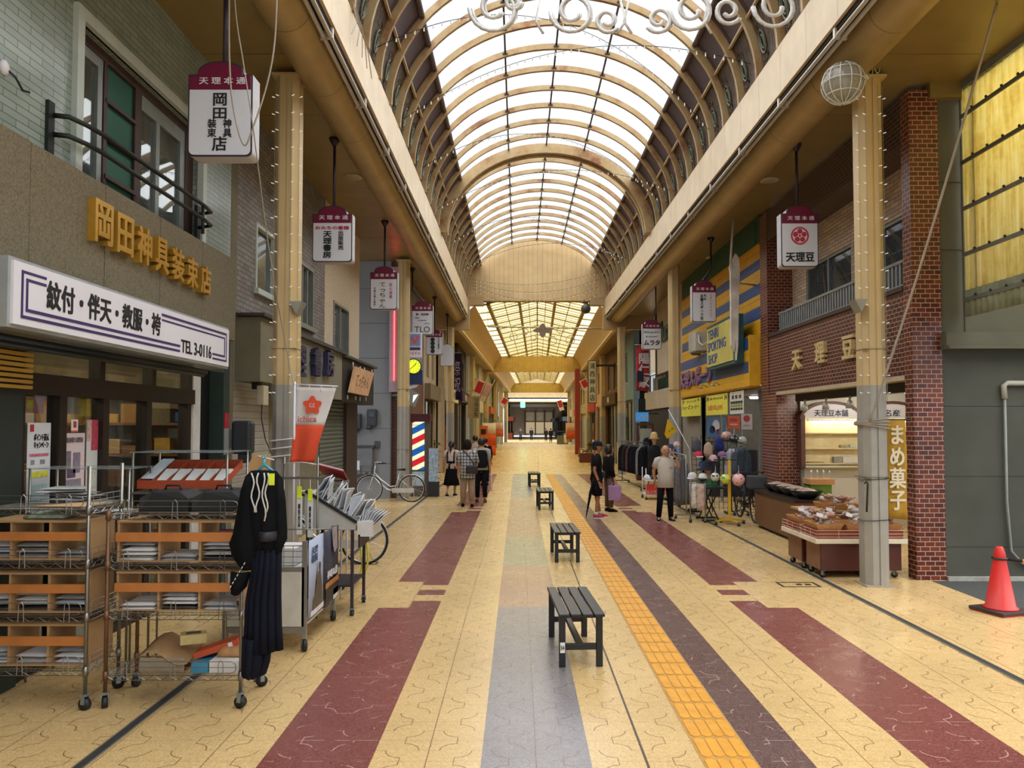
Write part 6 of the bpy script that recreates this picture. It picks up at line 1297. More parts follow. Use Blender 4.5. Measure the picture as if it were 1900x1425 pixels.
MB().sheet([[(a.x - .15 + .08 * i, 7.8 + .1 * j, a.z + .03 * math.sin(i * .6)) for i in range(6)] for j in range(2)], .004).build('film_tray', GL('film', '#e6e6e6', .15, .3), t); MB().box(a.x - .12, 7.88, a.z - .15, a.x + .27, 7.895, a.z - .13).build('crossbar', CHR, t)
t = thing('leaflet_stand', 'narrow white stand with a red edged notice on top', 'stand', (-2.0, 8.9, 0)); a = atY(618, 876, 8.9); MB(Matrix.Translation(a) @ Matrix.Rotation(.25, 4, 'Y') @ Matrix.Rotation(-.35, 4, 'X')).box(-.15, -.2, 0, .15, .2, .012).build('notice', PAP[0], t); MB(Matrix.Translation(a) @ Matrix.Rotation(.25, 4, 'Y') @ Matrix.Rotation(-.35, 4, 'X')).box(-.16, -.21, -.012, .16, .21, -.001).build('red_edge', M('notice_red', '#b5444a', .6), t)
MB().box(a.x - .14, 8.72, a.z - .13, a.x + .16, 9.05, a.z - .1).build('tray', SST, t)
for x, y in ((a.x - .12, 8.74), (a.x + .14, 8.74), (a.x + .14, 9.03), (a.x - .12, 9.03)): MB().cyl((x, y, 0), (x, y, a.z - .1), .012, 6).build('leg', SW, t)
t = thing('yellow_cart', 'yellow tube cart on casters behind the slanted rack', 'cart', (-2.05, 9.5, 0)); YT = M('yellow_tube', '#c9bc3a', .5, .1)
for y in (9.25, 9.62): MB().tube([(-2.2, y, .08), (-1.95, y, .1), (-1.9, y, .3), (-1.93, y, .75)], .015, 8).build('side_tube', YT, t)
MB().tube([(-1.93, 9.25, .75), (-1.93, 9.62, .75)], .015, 8).build('top_tube', YT, t); MB().tube([(-2.0, 9.25, .1), (-2.0, 9.62, .1)], .015, 8).build('base_tube', YT, t); MB().box(-2.3, 9.25, .72, -1.95, 9.62, .78).build('tray', M('cart_tray', '#7a6a4a', .6), t)
for y in (9.25, 9.62): caster(t, -2.15, y, 1.2, .09, .035)
for q, (x, z, c_) in enumerate(((-2.22, .785, '#c9a08a'), (-2.08, .785, '#6a78a8'))): tag(MB().box(x - .06, 9.3, z, x + .07, 9.58, z + .12).build('carton', M('crt_' + c_[1:], c_, .6, 0, .2, 10)), '%s box on the yellow tube cart' % ('pinkish', 'blue')[q], 'box')
# ================================================================ BANNER AND BICYCLES
FW = M('flag_white', '#d9d6d2', .8, 0, .04, 3); FO = M('flag_orange', '#e0573a', .8, 0, .05, 3)
t = thing('nobori_flag', 'white and orange banner flag with a flower crest beside the left column', 'flag', (-2.62, 8.9, 0)); yF = 8.9
def Fq(u, v, d=0.0):
    L0, R0 = (550, 718), (624, 720); L1, R1 = (541, 858), (581, 858); k = v ** 1.0
    px = (L0[0] + (R0[0] - L0[0]) * u) * (1 - k) + (L1[0] + (R1[0] - L1[0]) * u) * k; py = (L0[1] + (R0[1] - L0[1]) * u) * (1 - k) + (L1[1] + (R1[1] - L1[1]) * u) * k
    p = atY(px, py, yF); return (p.x, yF - d + .05 * math.sin(v * 5 + u * 2) * v + .03 * math.sin(u * 7) * v, p.z)
def fpart(v0, v1, mat, nm): MB().sheet([[Fq(i / 10, v0 + (v1 - v0) * j / 10) for i in range(11)] for j in range(11)], .004).build(nm, mat, t)
fpart(0, .5, FW, 'white_cloth'); fpart(.5, 1, FO, 'orange_cloth')
cpt = Vector(Fq(.5, .24, .03)); fl = [(cpt.x + (.095 + .02 * math.cos(5 * q)) * math.sin(q), cpt.y - .01, cpt.z + (.095 + .02 * math.cos(5 * q)) * math.cos(q)) for q in [2 * PI * i / 40 for i in range(40)]]
MB().prism(fl, (0, .006, 0)).build('flower_crest', FO, t); text('以', .07, .06, (cpt.x, cpt.y - .012, cpt.z), (1, 0, 0), (0, 0, 1), FW, t, bold=0); cp = Vector(Fq(.42, .42, .03)); text('ichica', .22, .07, (cp.x, cp.y - .005, cp.z), (1, 0, 0), (0, 0, 1), M('ink_coral', '#c75a55', .6), t)
a = atY(547, 716, yF); b = atY(627, 720, yF); MB().cyl((a.x, yF, 0.02), (a.x, yF, a.z + .05), .014, 8).build('pole', SW, t); MB().tube([(a.x - .02, yF, a.z + .02), (b.x, yF, b.z + .02)], .009, 6).build('crossbar', SW, t); MB().lathe([(.16, 0), (.16, .05), (.05, .08), (.03, .25)], (a.x, yF, 0), 14).build('base', M('base_grey', '#77777a', .6), t)
for k in range(4): u = .02 + .3 * k; p = Vector(Fq(u, 0)); MB().tube([(p.x, p.y - .01, p.z + .02), (p.x, p.y + .012, p.z + .02), (p.x, p.y + .008, p.z - .03), (p.x, p.y - .01, p.z - .03)], .008, 4).build('loop', SW, t)
def bicycle(loc, rz, label, frame=None, lean=.0):
    t = thing('bicycle', label, 'bicycle', loc, rz); t.rotation_euler = (lean, 0, rz); FM = frame or M('bike_silver', '#d0d0cc', .3, .5); TY = M('tyre_black', '#1b1b1c', .7); r = .335
    for nm, x in (('front_wheel', -.55), ('rear_wheel', .55)):
        ring = [(x + r * math.cos(q), 0, r + .012 + r * math.sin(q)) for q in [2 * PI * i / 40 for i in range(40)]]
        wl = MB().tube(ring, .018, 8, closed=True).build(nm, TY, t, local=True)
        ring = [(x + (r - .022) * math.cos(q), 0, r + .012 + (r - .022) * math.sin(q)) for q in [2 * PI * i / 40 for i in range(40)]]; MB().tube(ring, .009, 6, closed=True).build('rim', FM, wl, local=True)
        mb = MB()
        for k in range(20): q = 2 * PI * k / 20; s_ = .02 * (1 if k % 2 else -1); mb.tube([(x + .02 * math.cos(q + .4), s_, r + .012 + .02 * math.sin(q + .4)), (x + (r - .03) * math.cos(q), 0, r + .012 + (r - .03) * math.sin(q))], .0018, 3)
        mb.build('spokes', FM, wl, local=True); MB().cyl((x, -.05, r + .012), (x, .05, r + .012), .018, 8).build('hub', FM, wl, local=True)
        a0, a1 = (.1, 2.4) if x < 0 else (-.15, 2.5)
        arc = [[(x + (r + .03) * math.cos(q) , s_, r + .012 + (r + .03 + (.008 if s_ == 0 else 0)) * math.sin(q)) for s_ in (-.028, 0, .028)] for q in [a0 + (a1 - a0) * i / 18 for i in range(19)]]
        if x < 0: pass
        MB().sheet(arc, .003).build('mudguard', FM, t, local=True)
    bb = (.1, 0, .28); hd = (-.42, 0, .78); st = (.22, 0, .72)
    MB().tube([(-.55, .04, .347), (-.47, .04, .62), (-.44, 0, .68), (-.40, 0, .95)], .013, 8).tube([(-.55, -.04, .347), (-.47, -.04, .62), (-.44, 0, .68)], .011, 6).build('fork', FM, t, local=True)
    MB().tube([(-.44, 0, .68), (-.3, 0, .5), (-.08, 0, .33), bb], .016, 8).tube([(-.42, 0, .76), (-.25, 0, .58), (0, 0, .4), (.14, 0, .42)], .014, 8).tube([bb, (.17, 0, .5), st], .016, 8).tube([(.55, .03, .347), (.3, .03, .3), bb], .01, 6).tube([(.55, -.03, .347), (.3, -.03, .3), bb], .01, 6).tube([(.55, .03, .347), (.2, 0, .62)], .009, 6).tube([(.55, -.03, .347), (.2, 0, .62)], .009, 6).build('frame', FM, t, local=True)
    MB().tube([(-.40, 0, .95), (-.42, 0, 1.0), (-.40, .1, 1.04), (-.28, .26, 1.02), (-.18, .27, 1.0)], .011, 6).tube([(-.42, 0, 1.0), (-.40, -.1, 1.04), (-.28, -.26, 1.02), (-.18, -.27, 1.0)], .011, 6).build('handlebar', FM, t, local=True)
    for s_ in (-1, 1): MB().cyl((-.28, s_ * .26, 1.02), (-.16, s_ * .272, .995), .016, 8).build('grip', TY, t, local=True)
    MB().cyl((.22, 0, .7), (.24, 0, .82), .012, 6).build('seat_post', FM, t, local=True); MB().loft([[(.12, -.02, .85), (.12, .02, .85), (.12, .02, .83), (.12, -.02, .83)], [(.25, -.05, .86), (.25, .05, .86), (.25, .05, .82), (.25, -.05, .82)], [(.38, -.09, .875), (.38, .09, .875), (.38, .08, .81), (.38, -.08, .81)]]).build('saddle', TY, t, .01, True)
    MB().box(.05, -.06, .24, .62, -.045, .36).build('chain_case', FM, t, .01, True); MB().tube([bb, (.1, .1, .28)], .01, 6).tube([(.1, .1, .28), (.2, .1, .18)], .008, 6).tube([(.1, -.1, .28), (0, -.1, .38)], .008, 6).build('crank', FM, t, local=True)
    for p in ((.2, .14, .175), (0, -.14, .385)): MB().cbox(p, (.09, .07, .02)).build('pedal', TY, t, local=True)
    mb = MB().tube([(.3, .06, .7), (.72, .06, .7)], .006, 5).tube([(.3, -.06, .7), (.72, -.06, .7)], .006, 5)
    for k in range(5): mb.tube([(.34 + .09 * k, -.06, .7), (.34 + .09 * k, .06, .7)], .005, 5)
    mb.tube([(.68, .06, .7), (.55, .05, .347)], .005, 5).tube([(.68, -.06, .7), (.55, -.05, .347)], .005, 5).build('rear_carrier', FM, t, local=True)
    MB().tube([(.55, .03, .347), (.66, .1, .02)], .008, 6).build('kickstand', FM, t, local=True)
    mb = MB()
    for z, s_ in ((.72, .8), (.8, .9), (.88, 1.0), (.94, 1.05)): mb.tube([(-.66 - .12 * s_, -.13 * s_, z), (-.5 + .02 * s_, -.13 * s_, z), (-.5 + .02 * s_, .13 * s_, z), (-.66 - .12 * s_, .13 * s_, z)], .004, 4, closed=True)
    for k in range(5): y = -.1 + .05 * k; mb.tube([(-.76, y, .72), (-.785, y * 1.3, .94)], .003, 4).tube([(-.5, y, .72), (-.48, y * 1.3, .94)], .003, 4).tube([(-.76, y, .72), (-.5, y, .72)], .003, 4)
    return t, mb
t, mb = bicycle((-3.34, 19.75, 0), 0.02, 'silver city bicycle parked against the grey panelled wall', lean=-.04); mb.build('basket', M('basket_dark', '#4a4a4a', .5, .5), t, local=True); MB().lathe([(.03, 0), (.045, .05), (.01, .07)], (-.62, 0, .72), 10).build('lamp', M('lamp_red', '#6a2a24', .4), t, local=True)
t, mb = bicycle((-2.77, 10.95, 0), -.05, 'bicycle with a wooden crate on its rack behind the slanted envelope rack', lean=.0); MB().box(.3, -.15, .71, .66, .15, .73).build('crate_base', TNW, t, 0, True); MB().box(.3, -.15, .73, .66, -.13, .86).box(.3, .13, .73, .66, .15, .86).box(.64, -.15, .73, .66, .15, .86).box(.3, -.15, .73, .32, .15, .86).build('crate', M('crate_tan', '#b08a6a', .6, 0, .15, 5), t, 0, True)
# ================================================================ SWEETS CARTS, COUNTER, CONE
WDK = M('cart_wood_dark', '#4f2318', .45, 0, .12, 4); WMD = M('cart_wood_mid', '#7d563c', .5, 0, .12, 4); LIP = M('cart_lip', '#d8d0b8', .5); FEN = M('fence_red_brown', '#84402a', .5); FWR = M('fence_wire', '#d0a894', .4, .2); BAM = M('bamboo_basket', '#c08e58', .6, 0, .2, 40, .3)
CLR = M('sweet_film', '#b9b0a8', .18, 0, .25, 25); SWT = [M('sweet_' + c, c, .3, 0, .45, 40) for c in ('#6a4436', '#9a7060', '#a08a7a', '#b89484', '#d0c2b4')]
BAGS = {}
def bag(loc, s, k, label, group):
    if k not in BAGS:
        r = random.Random(k); m = MB(); m.sph((0, 0, .035), (.085, .06, .035), 10, 6); m.v = [(x * (1 + r.uniform(-.15, .15)), y * (1 + r.uniform(-.15, .15)), max(0, z * (1 + r.uniform(-.2, .3)))) for x, y, z in m.v]; m.tube([(.08, 0, .03), (.1, 0, .05), (.125, .01, .06)], [.012, .006, .02], 6)
        o = BAGS[k] = m.build('sweets_bag', [SWT[k % 5] if k < 4 else CLR], None, 0, True); o.location = loc; o.rotation_euler = (0, 0, random.uniform(0, 6)); return tag(o, label, 'sweets', group)
    o = dup(BAGS[k], loc, random.uniform(0, 6.2), label, group); o.scale = (s, s, s); return o
def basket(x0, x1, y0, y1, z, label):
    t = thing('bamboo_basket', label, 'basket', ((x0 + x1) / 2, (y0 + y1) / 2, z)); a = .035
    o = [(x0, y0), (x1, y0), (x1, y1), (x0, y1)]; i = [(x0 + a, y0 + a), (x1 - a, y0 + a), (x1 - a, y1 - a), (x0 + a, y1 - a)]; h = .08
    MB().loft([[(x, y, z) for x, y in i], [(x, y, z + h) for x, y in o], [(x + (.012 if x < (x0 + x1) / 2 else -.012), y + (.012 if y < (y0 + y1) / 2 else -.012), z + h) for x, y in o], [(x, y, z + .012) for x, y in i]], smooth=False).build('weave', BAM, t); return t
def cart(x0, x1, y0, y1, label, nx):
    t = thing('sweets_cart', label, 'cart', ((x0 + x1) / 2, (y0 + y1) / 2, 0))
    MB().box(x0 + .1, y0 + .08, .1, x1 - .05, y1 - .02, .46).build('cabinet', WDK, t); MB().box(x0 + .09, y0 + .1, .11, x0 + .1, y1 - .04, .455).build('side_panel', WMD, t); MB().box(x0, y0, .46, x1, y1, .52).build('top', LIP, t, .004)
    MB().box(x0 + .04, y0 + .04, .521, x1 - .04, y1 - .03, .62).build('raised_bed', FEN, t); mb = MB()
    for z in (.545, .585, .63): mb.tube([(x0 + .015, y1 - .01, z), (x0 + .015, y0 + .015, z), (x1 - .01, y0 + .015, z)], .004, 4)
    for k in range(5): mb.tube([(x0 + .015 + (x1 - x0 - .03) * k / 4, y0 + .015, .52), (x0 + .015 + (x1 - x0 - .03) * k / 4, y0 + .015, .635)], .004, 4)
    for k in range(4): y = y0 + .015 + (y1 - y0 - .03) * k / 3; mb.tube([(x0 + .015, y, .52), (x0 + .015, y, .635)], .004, 4)
    mb.build('rail', FWR, t)
    for x, y in ((x0 + .14, y0 + .13), (x1 - .12, y0 + .13), (x0 + .14, y1 - .08), (x1 - .12, y1 - .08)): caster(t, x, y, .8, .1, .038)
    return t
for ci, (ya, yb, nm) in enumerate(((9.86, 10.46, 'near'), (10.5, 11.15, 'far'))):
    cart(3.86, 5.06, ya, yb, '%s brown sweets cart with a white top edge behind the right column' % nm, 2)
    for k in range(3):
        xa = 3.9 + .39 * k; basket(xa, xa + .36, ya + .06, yb - .08, .625, '%s bamboo basket of sweets on the %s brown cart' % (('left', 'middle', 'right')[k], nm))
        for q in range(7): bag((xa + .18 + random.uniform(-.09, .09), (ya + yb) / 2 + random.uniform(-.14, .14), .642 + .022 * q), random.uniform(.8, 1.05), random.choice((0, 1, 2, 3, 4, 4, 4)), 'film bag of sweets in the %s basket of the %s cart' % (('left', 'middle', 'right')[k], nm), 'bags in the %s basket of the %s cart' % (('left', 'middle', 'right')[k], nm))
        t = thing('price_card', 'white price card on a pin in the %s basket of the %s cart' % (('left', 'middle', 'right')[k], nm), 'price card', (xa + .05, ya + .1, .7)); MB().cyl((xa + .06, ya + .1, .66), (xa + .05, ya + .1, .8), .003, 5).build('pin', CHR, t); MB(Matrix.Translation((xa + .05, ya + .095, .8)) @ Matrix.Rotation(-.5, 4, 'X') @ Matrix.Rotation(.3, 4, 'Y')).box(-.04, -.002, 0, .04, .002, .05).build('card', PAP[0], t)
# rear step of sweets
t = thing('wooden_stand', 'light wooden stand with baskets behind the sweets carts', 'stand', (4.85, 11.6, 0)); MB().box(4.3, 11.3, 0, 5.3, 11.9, .7).build('body', WMD, t); MB().box(4.28, 11.28, .7, 5.32, 11.92, .73).build('top', TNW, t)
basket(4.6, 5.2, 11.35, 11.85, .735, 'deep bamboo basket on the light wooden stand')
for q in range(9): bag((4.9 + random.uniform(-.2, .2), 11.6 + random.uniform(-.15, .15), .75 + .015 * q), 1, random.choice((1, 3, 4)), 'film bag of sweets in the deep basket on the wooden stand', 'bags in the deep basket')
t = thing('sweets_counter', 'long brown wood counter with a dark top in front of the sweets shop', 'counter', (5.0, 13.9, 0)); CW = RIBBED('counter_wood', 'Z', '#6b4a2e', .09, .001, .5, 0, .85, .06)
MB().box(4.68, 12.8, .06, 5.35, 15.0, .68).build('body', CW, t); MB().box(4.66, 12.78, .68, 5.37, 15.0, .73).build('top', M('counter_top', '#2c2320', .35), t); MB().box(4.74, 12.85, 0, 5.3, 14.95, .06).build('plinth', INK, t); MB().box(4.665, 12.77, .6, 5.36, 12.8, .68).build('end_trim', M('trim_rust', '#7a4028', .5), t)
BOWL = M('black_bowl', '#171a18', .3, 0, .1)
bl = None
for k in range(4):
    y = 13.1 + .5 * k; lb = 'black boat-shaped bowl of sweets on the brown counter, %s from its near end' % ('first', 'second', 'third', 'fourth')[k]
    if bl is None:
        bl = thing('sweets_bowl', lb, 'bowl', (4.98, y, .731)); prof = [(.12, 0), (.2, .05), (.28, .15), (.265, .15), (.19, .06), (.1, .02)]
        MB().lathe(prof, (4.98, y, .731), 18, 0, 1.05, .82).build('bowl', BOWL, bl); MB().lathe([(.0, .03), (.2, .06), (.24, .11), (.14, .16), (.01, .19)], (4.98, y, .731), 14, 0, 1, .8).build('heap', M('sweet_heap', '#a58c80', .3, 0, .5, 30, .8), bl)
    else: dup(bl, (4.98, y, .731), None, lb)
t = thing('lollipop_basket', 'woven tray of white wrapped lollipops at the back of the brown counter', 'basket', (5.6, 14.2, .73)); MB().box(5.4, 14.0, .9, 5.85, 14.4, 1.0).build('tray', BAM, t); MB().box(5.42, 14.02, .0, 5.8, 14.38, .9).build('pedestal', M('green_cloth', '#6a8a3a', .8), t)
for k in range(10): x = 5.45 + .038 * k; y = 14.08 + .2 * (k % 3) / 2; MB().cyl((x, y, 1.0), (x, y, 1.1), .004, 4).sph((x, y, 1.13), (.018, .018, .03), 8, 5).build('lollipop', PAP[0], t)
# cone and barrier bar
CRD = M('cone_red', '#c92a24', .45, 0, .06, 4); CBL = M('cone_base', '#3a302c', .7)
t = thing('traffic_cone', 'red traffic cone on a black base beside the grey wall', 'cone', (5.2, 8.15, 0)); cx_ = 5.16
MB(Matrix.Translation((cx_, 8.15, 0)) @ Matrix.Rotation(.3, 4, 'Z')).box(-.21, -.21, .012, .21, .21, .045).build('base', CBL, t, .006); MB(Matrix.Translation((cx_, 8.15, 0)) @ Matrix.Rotation(.3, 4, 'Z')).box(-.2, -.2, 0, .2, .2, .012).build('base_edge', CRD, t)
MB().lathe([(.17, .045), (.17, .06), (.145, .07), (.062, .56), (.06, .575), (.058, .6), (.058, .62), (.04, .685), (.03, .7), (.0, .702)], (cx_, 8.15, 0), 24).build('body', CRD, t)
t = thing('barrier_bar', 'black and yellow barrier bar hooked over the red cone', 'barrier', (5.8, 8.0, .5)); p = Vector((cx_, 8.15, .575)); q = Vector((6.6, 7.7, .45)); d = (q - p)
MB().tube([p + Vector((.07 * math.cos(a), .07 * math.sin(a), 0)) for a in [2 * PI * i / 14 for i in range(14)]], .012, 6, closed=True).build('ring', RUB, t); MB().tube([p + d * .05, q], .017, 8).build('bar', RUB, t)
for k in range(6): MB().tube([p + d * (.14 + .15 * k), p + d * (.2 + .15 * k)], .0185, 8).build('yellow_sleeve', M('sleeve_yellow', '#d9a030', .5), t)
# cloth banner on the brick pier
t = thing('cloth_banner', 'golden brown cloth banner with white brush characters by the brick pier', 'banner', (4.9, 9.78, .8)); a = atY(1646, 780, 9.75); b = atY(1686, 962, 9.75); BG = M('banner_gold', '#a8812e', .8, 0, .12, 3)
MB().sheet([[(a.x + (b.x - a.x) * i / 8, 9.78 + .012 * math.sin(i + j * .7), a.z + (b.z - a.z) * j / 12 - .02 * (i / 8) * (j > 0)) for i in range(9)] for j in range(13)], .004).build('cloth', BG, t); text('まめ菓子', .2, 1.08, ((a.x + b.x) / 2, 9.76, (a.z + b.z) / 2 + .02), (1, 0, 0), (0, 0, 1), M('banner_white', '#d9cdb0', .8), t, vert=True, bold=.03); MB().cyl((a.x - .03, 9.79, a.z + .01), (b.x + .06, 9.79, a.z + .01), .01, 6).build('rod', SFR, t)
# ================================================================ SPORTS SHOP GOODS
def hand_poster(pl, pr_, pt, pb, X, label, lines, base):
    A = atX(pl, pt, X); B = atX(pr_, pb, X); ya, yb = B.y, A.y; za = 2.26; zb = 2.77
    t = thing('paper_poster', label, 'poster', (X, (ya + yb) / 2, za)); MB().box(X, ya, za, X + .006, yb, zb).build('sheet', M('poster_' + base[1:], base, .6, 0, .06, 5), t)
    for (tx, u, v, w2, h2, col) in lines: text(tx, w2 * (yb - ya), h2 * .5, (X - .001, yb - u * (yb - ya), zb - v * .5), (0, -1, 0), (0, 0, 1), M('pen_' + col[1:], col, .6), t, bold=.01)
    MB().tube([(X, ya + .1, zb), (X + .05, ya + .1, 2.83)], .004, 4).tube([(X, yb - .1, zb), (X + .05, yb - .1, 2.83)], .004, 4).build('string', SW, t)
hand_poster(1264, 1300, 740, 775, 4.97, 'yellow hand-written shoes poster, leftmost under the striped fascia', [('シューズ コーナー', .5, .5, .85, .24, '#23222a'), ('ランニング', .55, .18, .5, .12, '#4a6a3a'), ('7', .12, .18, .14, .2, '#2a3a7a'), ('★', .9, .12, .1, .16, '#2a2a4a')], '#dcd84a')
hand_poster(1310, 1350, 738, 764, 4.97, 'yellow hand-written price poster, middle one under the striped fascia', [('スポーツブランドシャツ', .5, .2, .6, .13, '#2a2a2a'), ('2枚¥2,695', .45, .65, .7, .3, '#c9722a'), ('24', .08, .18, .11, .22, '#26262a'), ('24', .92, .18, .11, .22, '#26262a')], '#e3d84e')
hand_poster(1354, 1380, 730, 762, 4.97, 'white poster with black rows, rightmost under the striped fascia', [('夏 祭 典', .5, .25, .7, .18, '#24242a'), ('■■■■■', .5, .5, .85, .12, '#2f3328'), ('■■■■■', .5, .65, .85, .1, '#8a9a3a'), ('■■■■■', .5, .8, .85, .1, '#2f3328'), ('セール', .5, .07, .8, .1, '#d8a23a')], '#d0d0c4')
def back_poster(pl, pr_, pt, pb, col, label, deco, y=21.37):
    A = atY(pl, pt, y); B = atY(pr_, pb, y); t = thing('wall_poster', label, 'poster', ((A.x + B.x) / 2, y, B.z)); MB().box(A.x, y, B.z, B.x, y + .02, A.z).build('sheet', M('wp_' + col[1:], col, .6, 0, .08, 5), t)
    for (u, v, w_, h_, c_) in deco: MB().prism([(A.x + (B.x - A.x) * u + w_ * (B.x - A.x) * math.cos(q), y - .005, A.z + (B.z - A.z) * v + h_ * (A.z - B.z) * math.sin(q)) for q in [2 * PI * i / 12 for i in range(12)]], (0, .006, 0)).build('print', M('wpp_' + c_[1:], c_, .6, 0, .2, 9), t)
back_poster(1311, 1346, 775, 812, '#5a7fb0', 'blue sports picture on the back wall of the sports shop', [(.5, .4, .2, .3, '#dfe3e8'), (.3, .6, .15, .2, '#24305a'), (.7, .7, .2, .15, '#8a4a6a')])
back_poster(1350, 1373, 772, 796, '#d9623a', 'orange poster on the back wall of the sports shop', [(.5, .3, .35, .12, '#b03028'), (.5, .65, .35, .08, '#e8b8a0')])
back_poster(1375, 1396, 768, 797, '#c9c4bc', 'white poster with a red flower mark on the back wall of the sports shop', [(.5, .3, .3, .22, '#b8302c'), (.5, .75, .35, .06, '#a89c94')])
tag(MB().box(5.4, 21.2, .0, 6.7, 21.36, 1.3).build('shelf_unit', M('shelf_dark', '#2a2830', .6)), 'dark shelf unit against the back wall of the sports shop', 'shelf')
for q, yy in enumerate((16.6, 19.8)):
    struct('trim_3%d' % q, MB().box(5.3, yy, 0, 5.36, yy + .08, 2.78), FRG, 'grey metal door post %s in the sports shop front' % ('near', 'far')[q], 'post')
GAR = {}
def garment_on(loc, rz, w_, h_, col, label, group, slv=.0):
    key = (w_, h_, col)
    if key not in GAR:
        t = thing('hanging_garment', label, 'garment', loc, rz, group); n = 8; g_ = []
        for j in range(7):
            v = j / 6; hw = w_ / 2 * (.35 + .65 * min(1, v * 5)); g_.append([(-hw + 2 * hw * i / n, .022 * math.sin(i * 1.9 + j * .4), -v * h_) for i in range(n + 1)])
        MB().sheet(g_, .03).build('cloth', M('cloth_' + col[1:], col, .85, 0, .18, 14), t, 0, True); MB().tube([(-.025, 0, .1), (-.02, 0, .12), (0, 0, .127), (.02, 0, .12), (.025, 0, .1), (.02, 0, .075), (0, 0, .05), (-w_ * .35, 0, -.02), (w_ * .35, 0, -.02), (0, 0, .05)], .005, 4).build('hanger', FRG, t, 0, True); GAR[key] = t; return t
    return dup(GAR[key], loc, rz, label, group)
def rail(p, q, z, label, mat=IRN):
    p, q = Vector(p), Vector(q); t = thing('clothes_rail', label, 'clothes rail', (*((p + q) / 2).xy, 0)); s = (q - p).normalized().cross(Vector((0, 0, 1)))
    for e in (p, q):
        MB().cyl(e + Vector((0, 0, .08)), e + Vector((0, 0, z)), .014, 6).build('upright', mat, t); MB().bar(e - s * .25 + Vector((0, 0, .08)), e + s * .25 + Vector((0, 0, .08)), .03, .03).build('foot', mat, t)
        for g_ in (-1, 1): c = e + s * .23 * g_; caster(t, c.x, c.y, .7, .07, .03)
    MB().cyl(p + Vector((0, 0, z)), q + Vector((0, 0, z)), .014, 6).build('top_bar', mat, t); return t
def hang_row(p, q, z, cols, h_, lab, grp, w_=.42, tilt=.3):
    p, q = Vector(p), Vector(q); n = len(cols); a = math.atan2((q - p).y, (q - p).x)
    for k, c in enumerate(cols): o = p + (q - p) * (k + .5) / n; garment_on((o.x, o.y, z - .1), a + PI / 2 + tilt, w_, h_, c, lab, grp)
rail((3.62, 26.4, 0), (3.95, 23.0, 0), 1.45, 'dark clothes rail of black garments down the right side')
hang_row((3.63, 26.3, 0), (3.94, 23.1, 0), 1.45, ['#17171a', '#1c1c20', '#3a3030', '#17171a', '#6a4a4a', '#17171a', '#1c1c20', '#17171a'] * 1 + ['#1c1c20', '#8f8f92', '#17171a', '#17171a'], .9, 'garment on the dark clothes rail down the right side', 'garments on the dark rail', .42, .25)
rail((3.6, 16.25, 0), (3.72, 18.6, 0), 1.35, 'grey clothes rail of long grey trousers behind the man in the grey shirt', FRG)
hang_row((3.62, 16.5, 0), (3.71, 18.5, 0), 1.35, ['#6f6d70', '#807d80', '#6f6d70', '#c4c4c6', '#807d80', '#b9b9bc', '#c4c4c6'], 1.0, 'long trousers on the grey clothes rail', 'trousers on the grey rail', .3, .5)
rail((4.78, 17.0, 0), (5.08, 17.0, 0), 1.6, 'black framed rail with shirts in front of the brick pier')
for k, (x, c, lb) in enumerate(((4.72, '#b9bcc6', 'white shirt at the left of the black framed rail'), (4.88, '#59606a', 'grey checked shirt in the middle of the black framed rail'), (5.0, '#3f4a52', 'dark checked shirt at the right of the black framed rail'))): garment_on((x + .06, 16.96, 1.47), .25, .34, .62 if k == 0 else .56, c, lb, None)
def torso(x, y, col, hat, label, z0=.0, dots=False):
    t = thing('mannequin', label, 'mannequin', (x, y, 0)); MB().loft([[(x + a * math.cos(q), y + b * math.sin(q), z) for q in [2 * PI * i / 12 for i in range(12)]] for a, b, z in ((.2, .13, .55), (.17, .12, .85), (.14, .1, 1.02), (.2, .12, 1.25), (.16, .1, 1.38), (.05, .05, 1.43))]).build('dress', M('mq_' + col[1:], col, .85, 0, .9 if dots else .1, 60), t); MB().lathe([(.05, 1.42), (.05, 1.5), (.07, 1.54), (.085, 1.62), (.07, 1.7), (.02, 1.74)], (x, y, 0), 12).build('head', M('mq_skin', '#c9a888', .6), t); MB().lathe([(.17, 1.6), (.1, 1.66), (.1, 1.74), (.06, 1.8), (.0, 1.81)], (x, y, 0), 14).build('hat', M('hat_' + hat[1:], hat, .8), t); MB().lathe([(.18, 0), (.18, .02), (.02, .03), (.02, .56)], (x, y, 0), 12).build('stand', IRN, t)
torso(3.95, 22.0, '#1f1f22', '#c9a878', 'mannequin in a speckled black dress and straw coloured hat', 0, True)
t = thing('wire_cart', 'white wire cart of folded goods with a red notice', 'cart', (3.65, 20.6, 0)); x0, x1, ya, yb = 3.42, 3.95, 20.3, 20.9
for x in (x0, x1):
    for y in (ya, yb): MB().cyl((x, y, .08), (x, y, .85), .014, 6).build('post', SW, t); caster(t, x, y, .5, .09, .035)
MB().box(x0, ya - .02, .15, x1, ya, .42).build('red_notice', M('notice_red2', '#c23a2c', .5), t); text('シンフォーク', .48, .1, ((x0 + x1) / 2, ya - .021, .08 + .13), (1, 0, 0), (0, 0, 1), INW, t); MB().box(x0, ya, .5, x1, yb, .53).build('shelf', SW, t); MB().box(x0, ya, .12, x1, yb, .15).build('shelf', SW, t)
for q, (x, c) in enumerate(((3.5, '#d8d8da'), (3.68, '#2a2a2c'), (3.84, '#c9a0a8'))): tag(pack_mesh(.16, .3, .12, M('goods_' + c[1:], c, .7, 0, .3, 20), 30 + q), '%s folded goods on the white wire cart' % ('white', 'black', 'pink')[q], 'goods').location = (x, 20.6, .535)
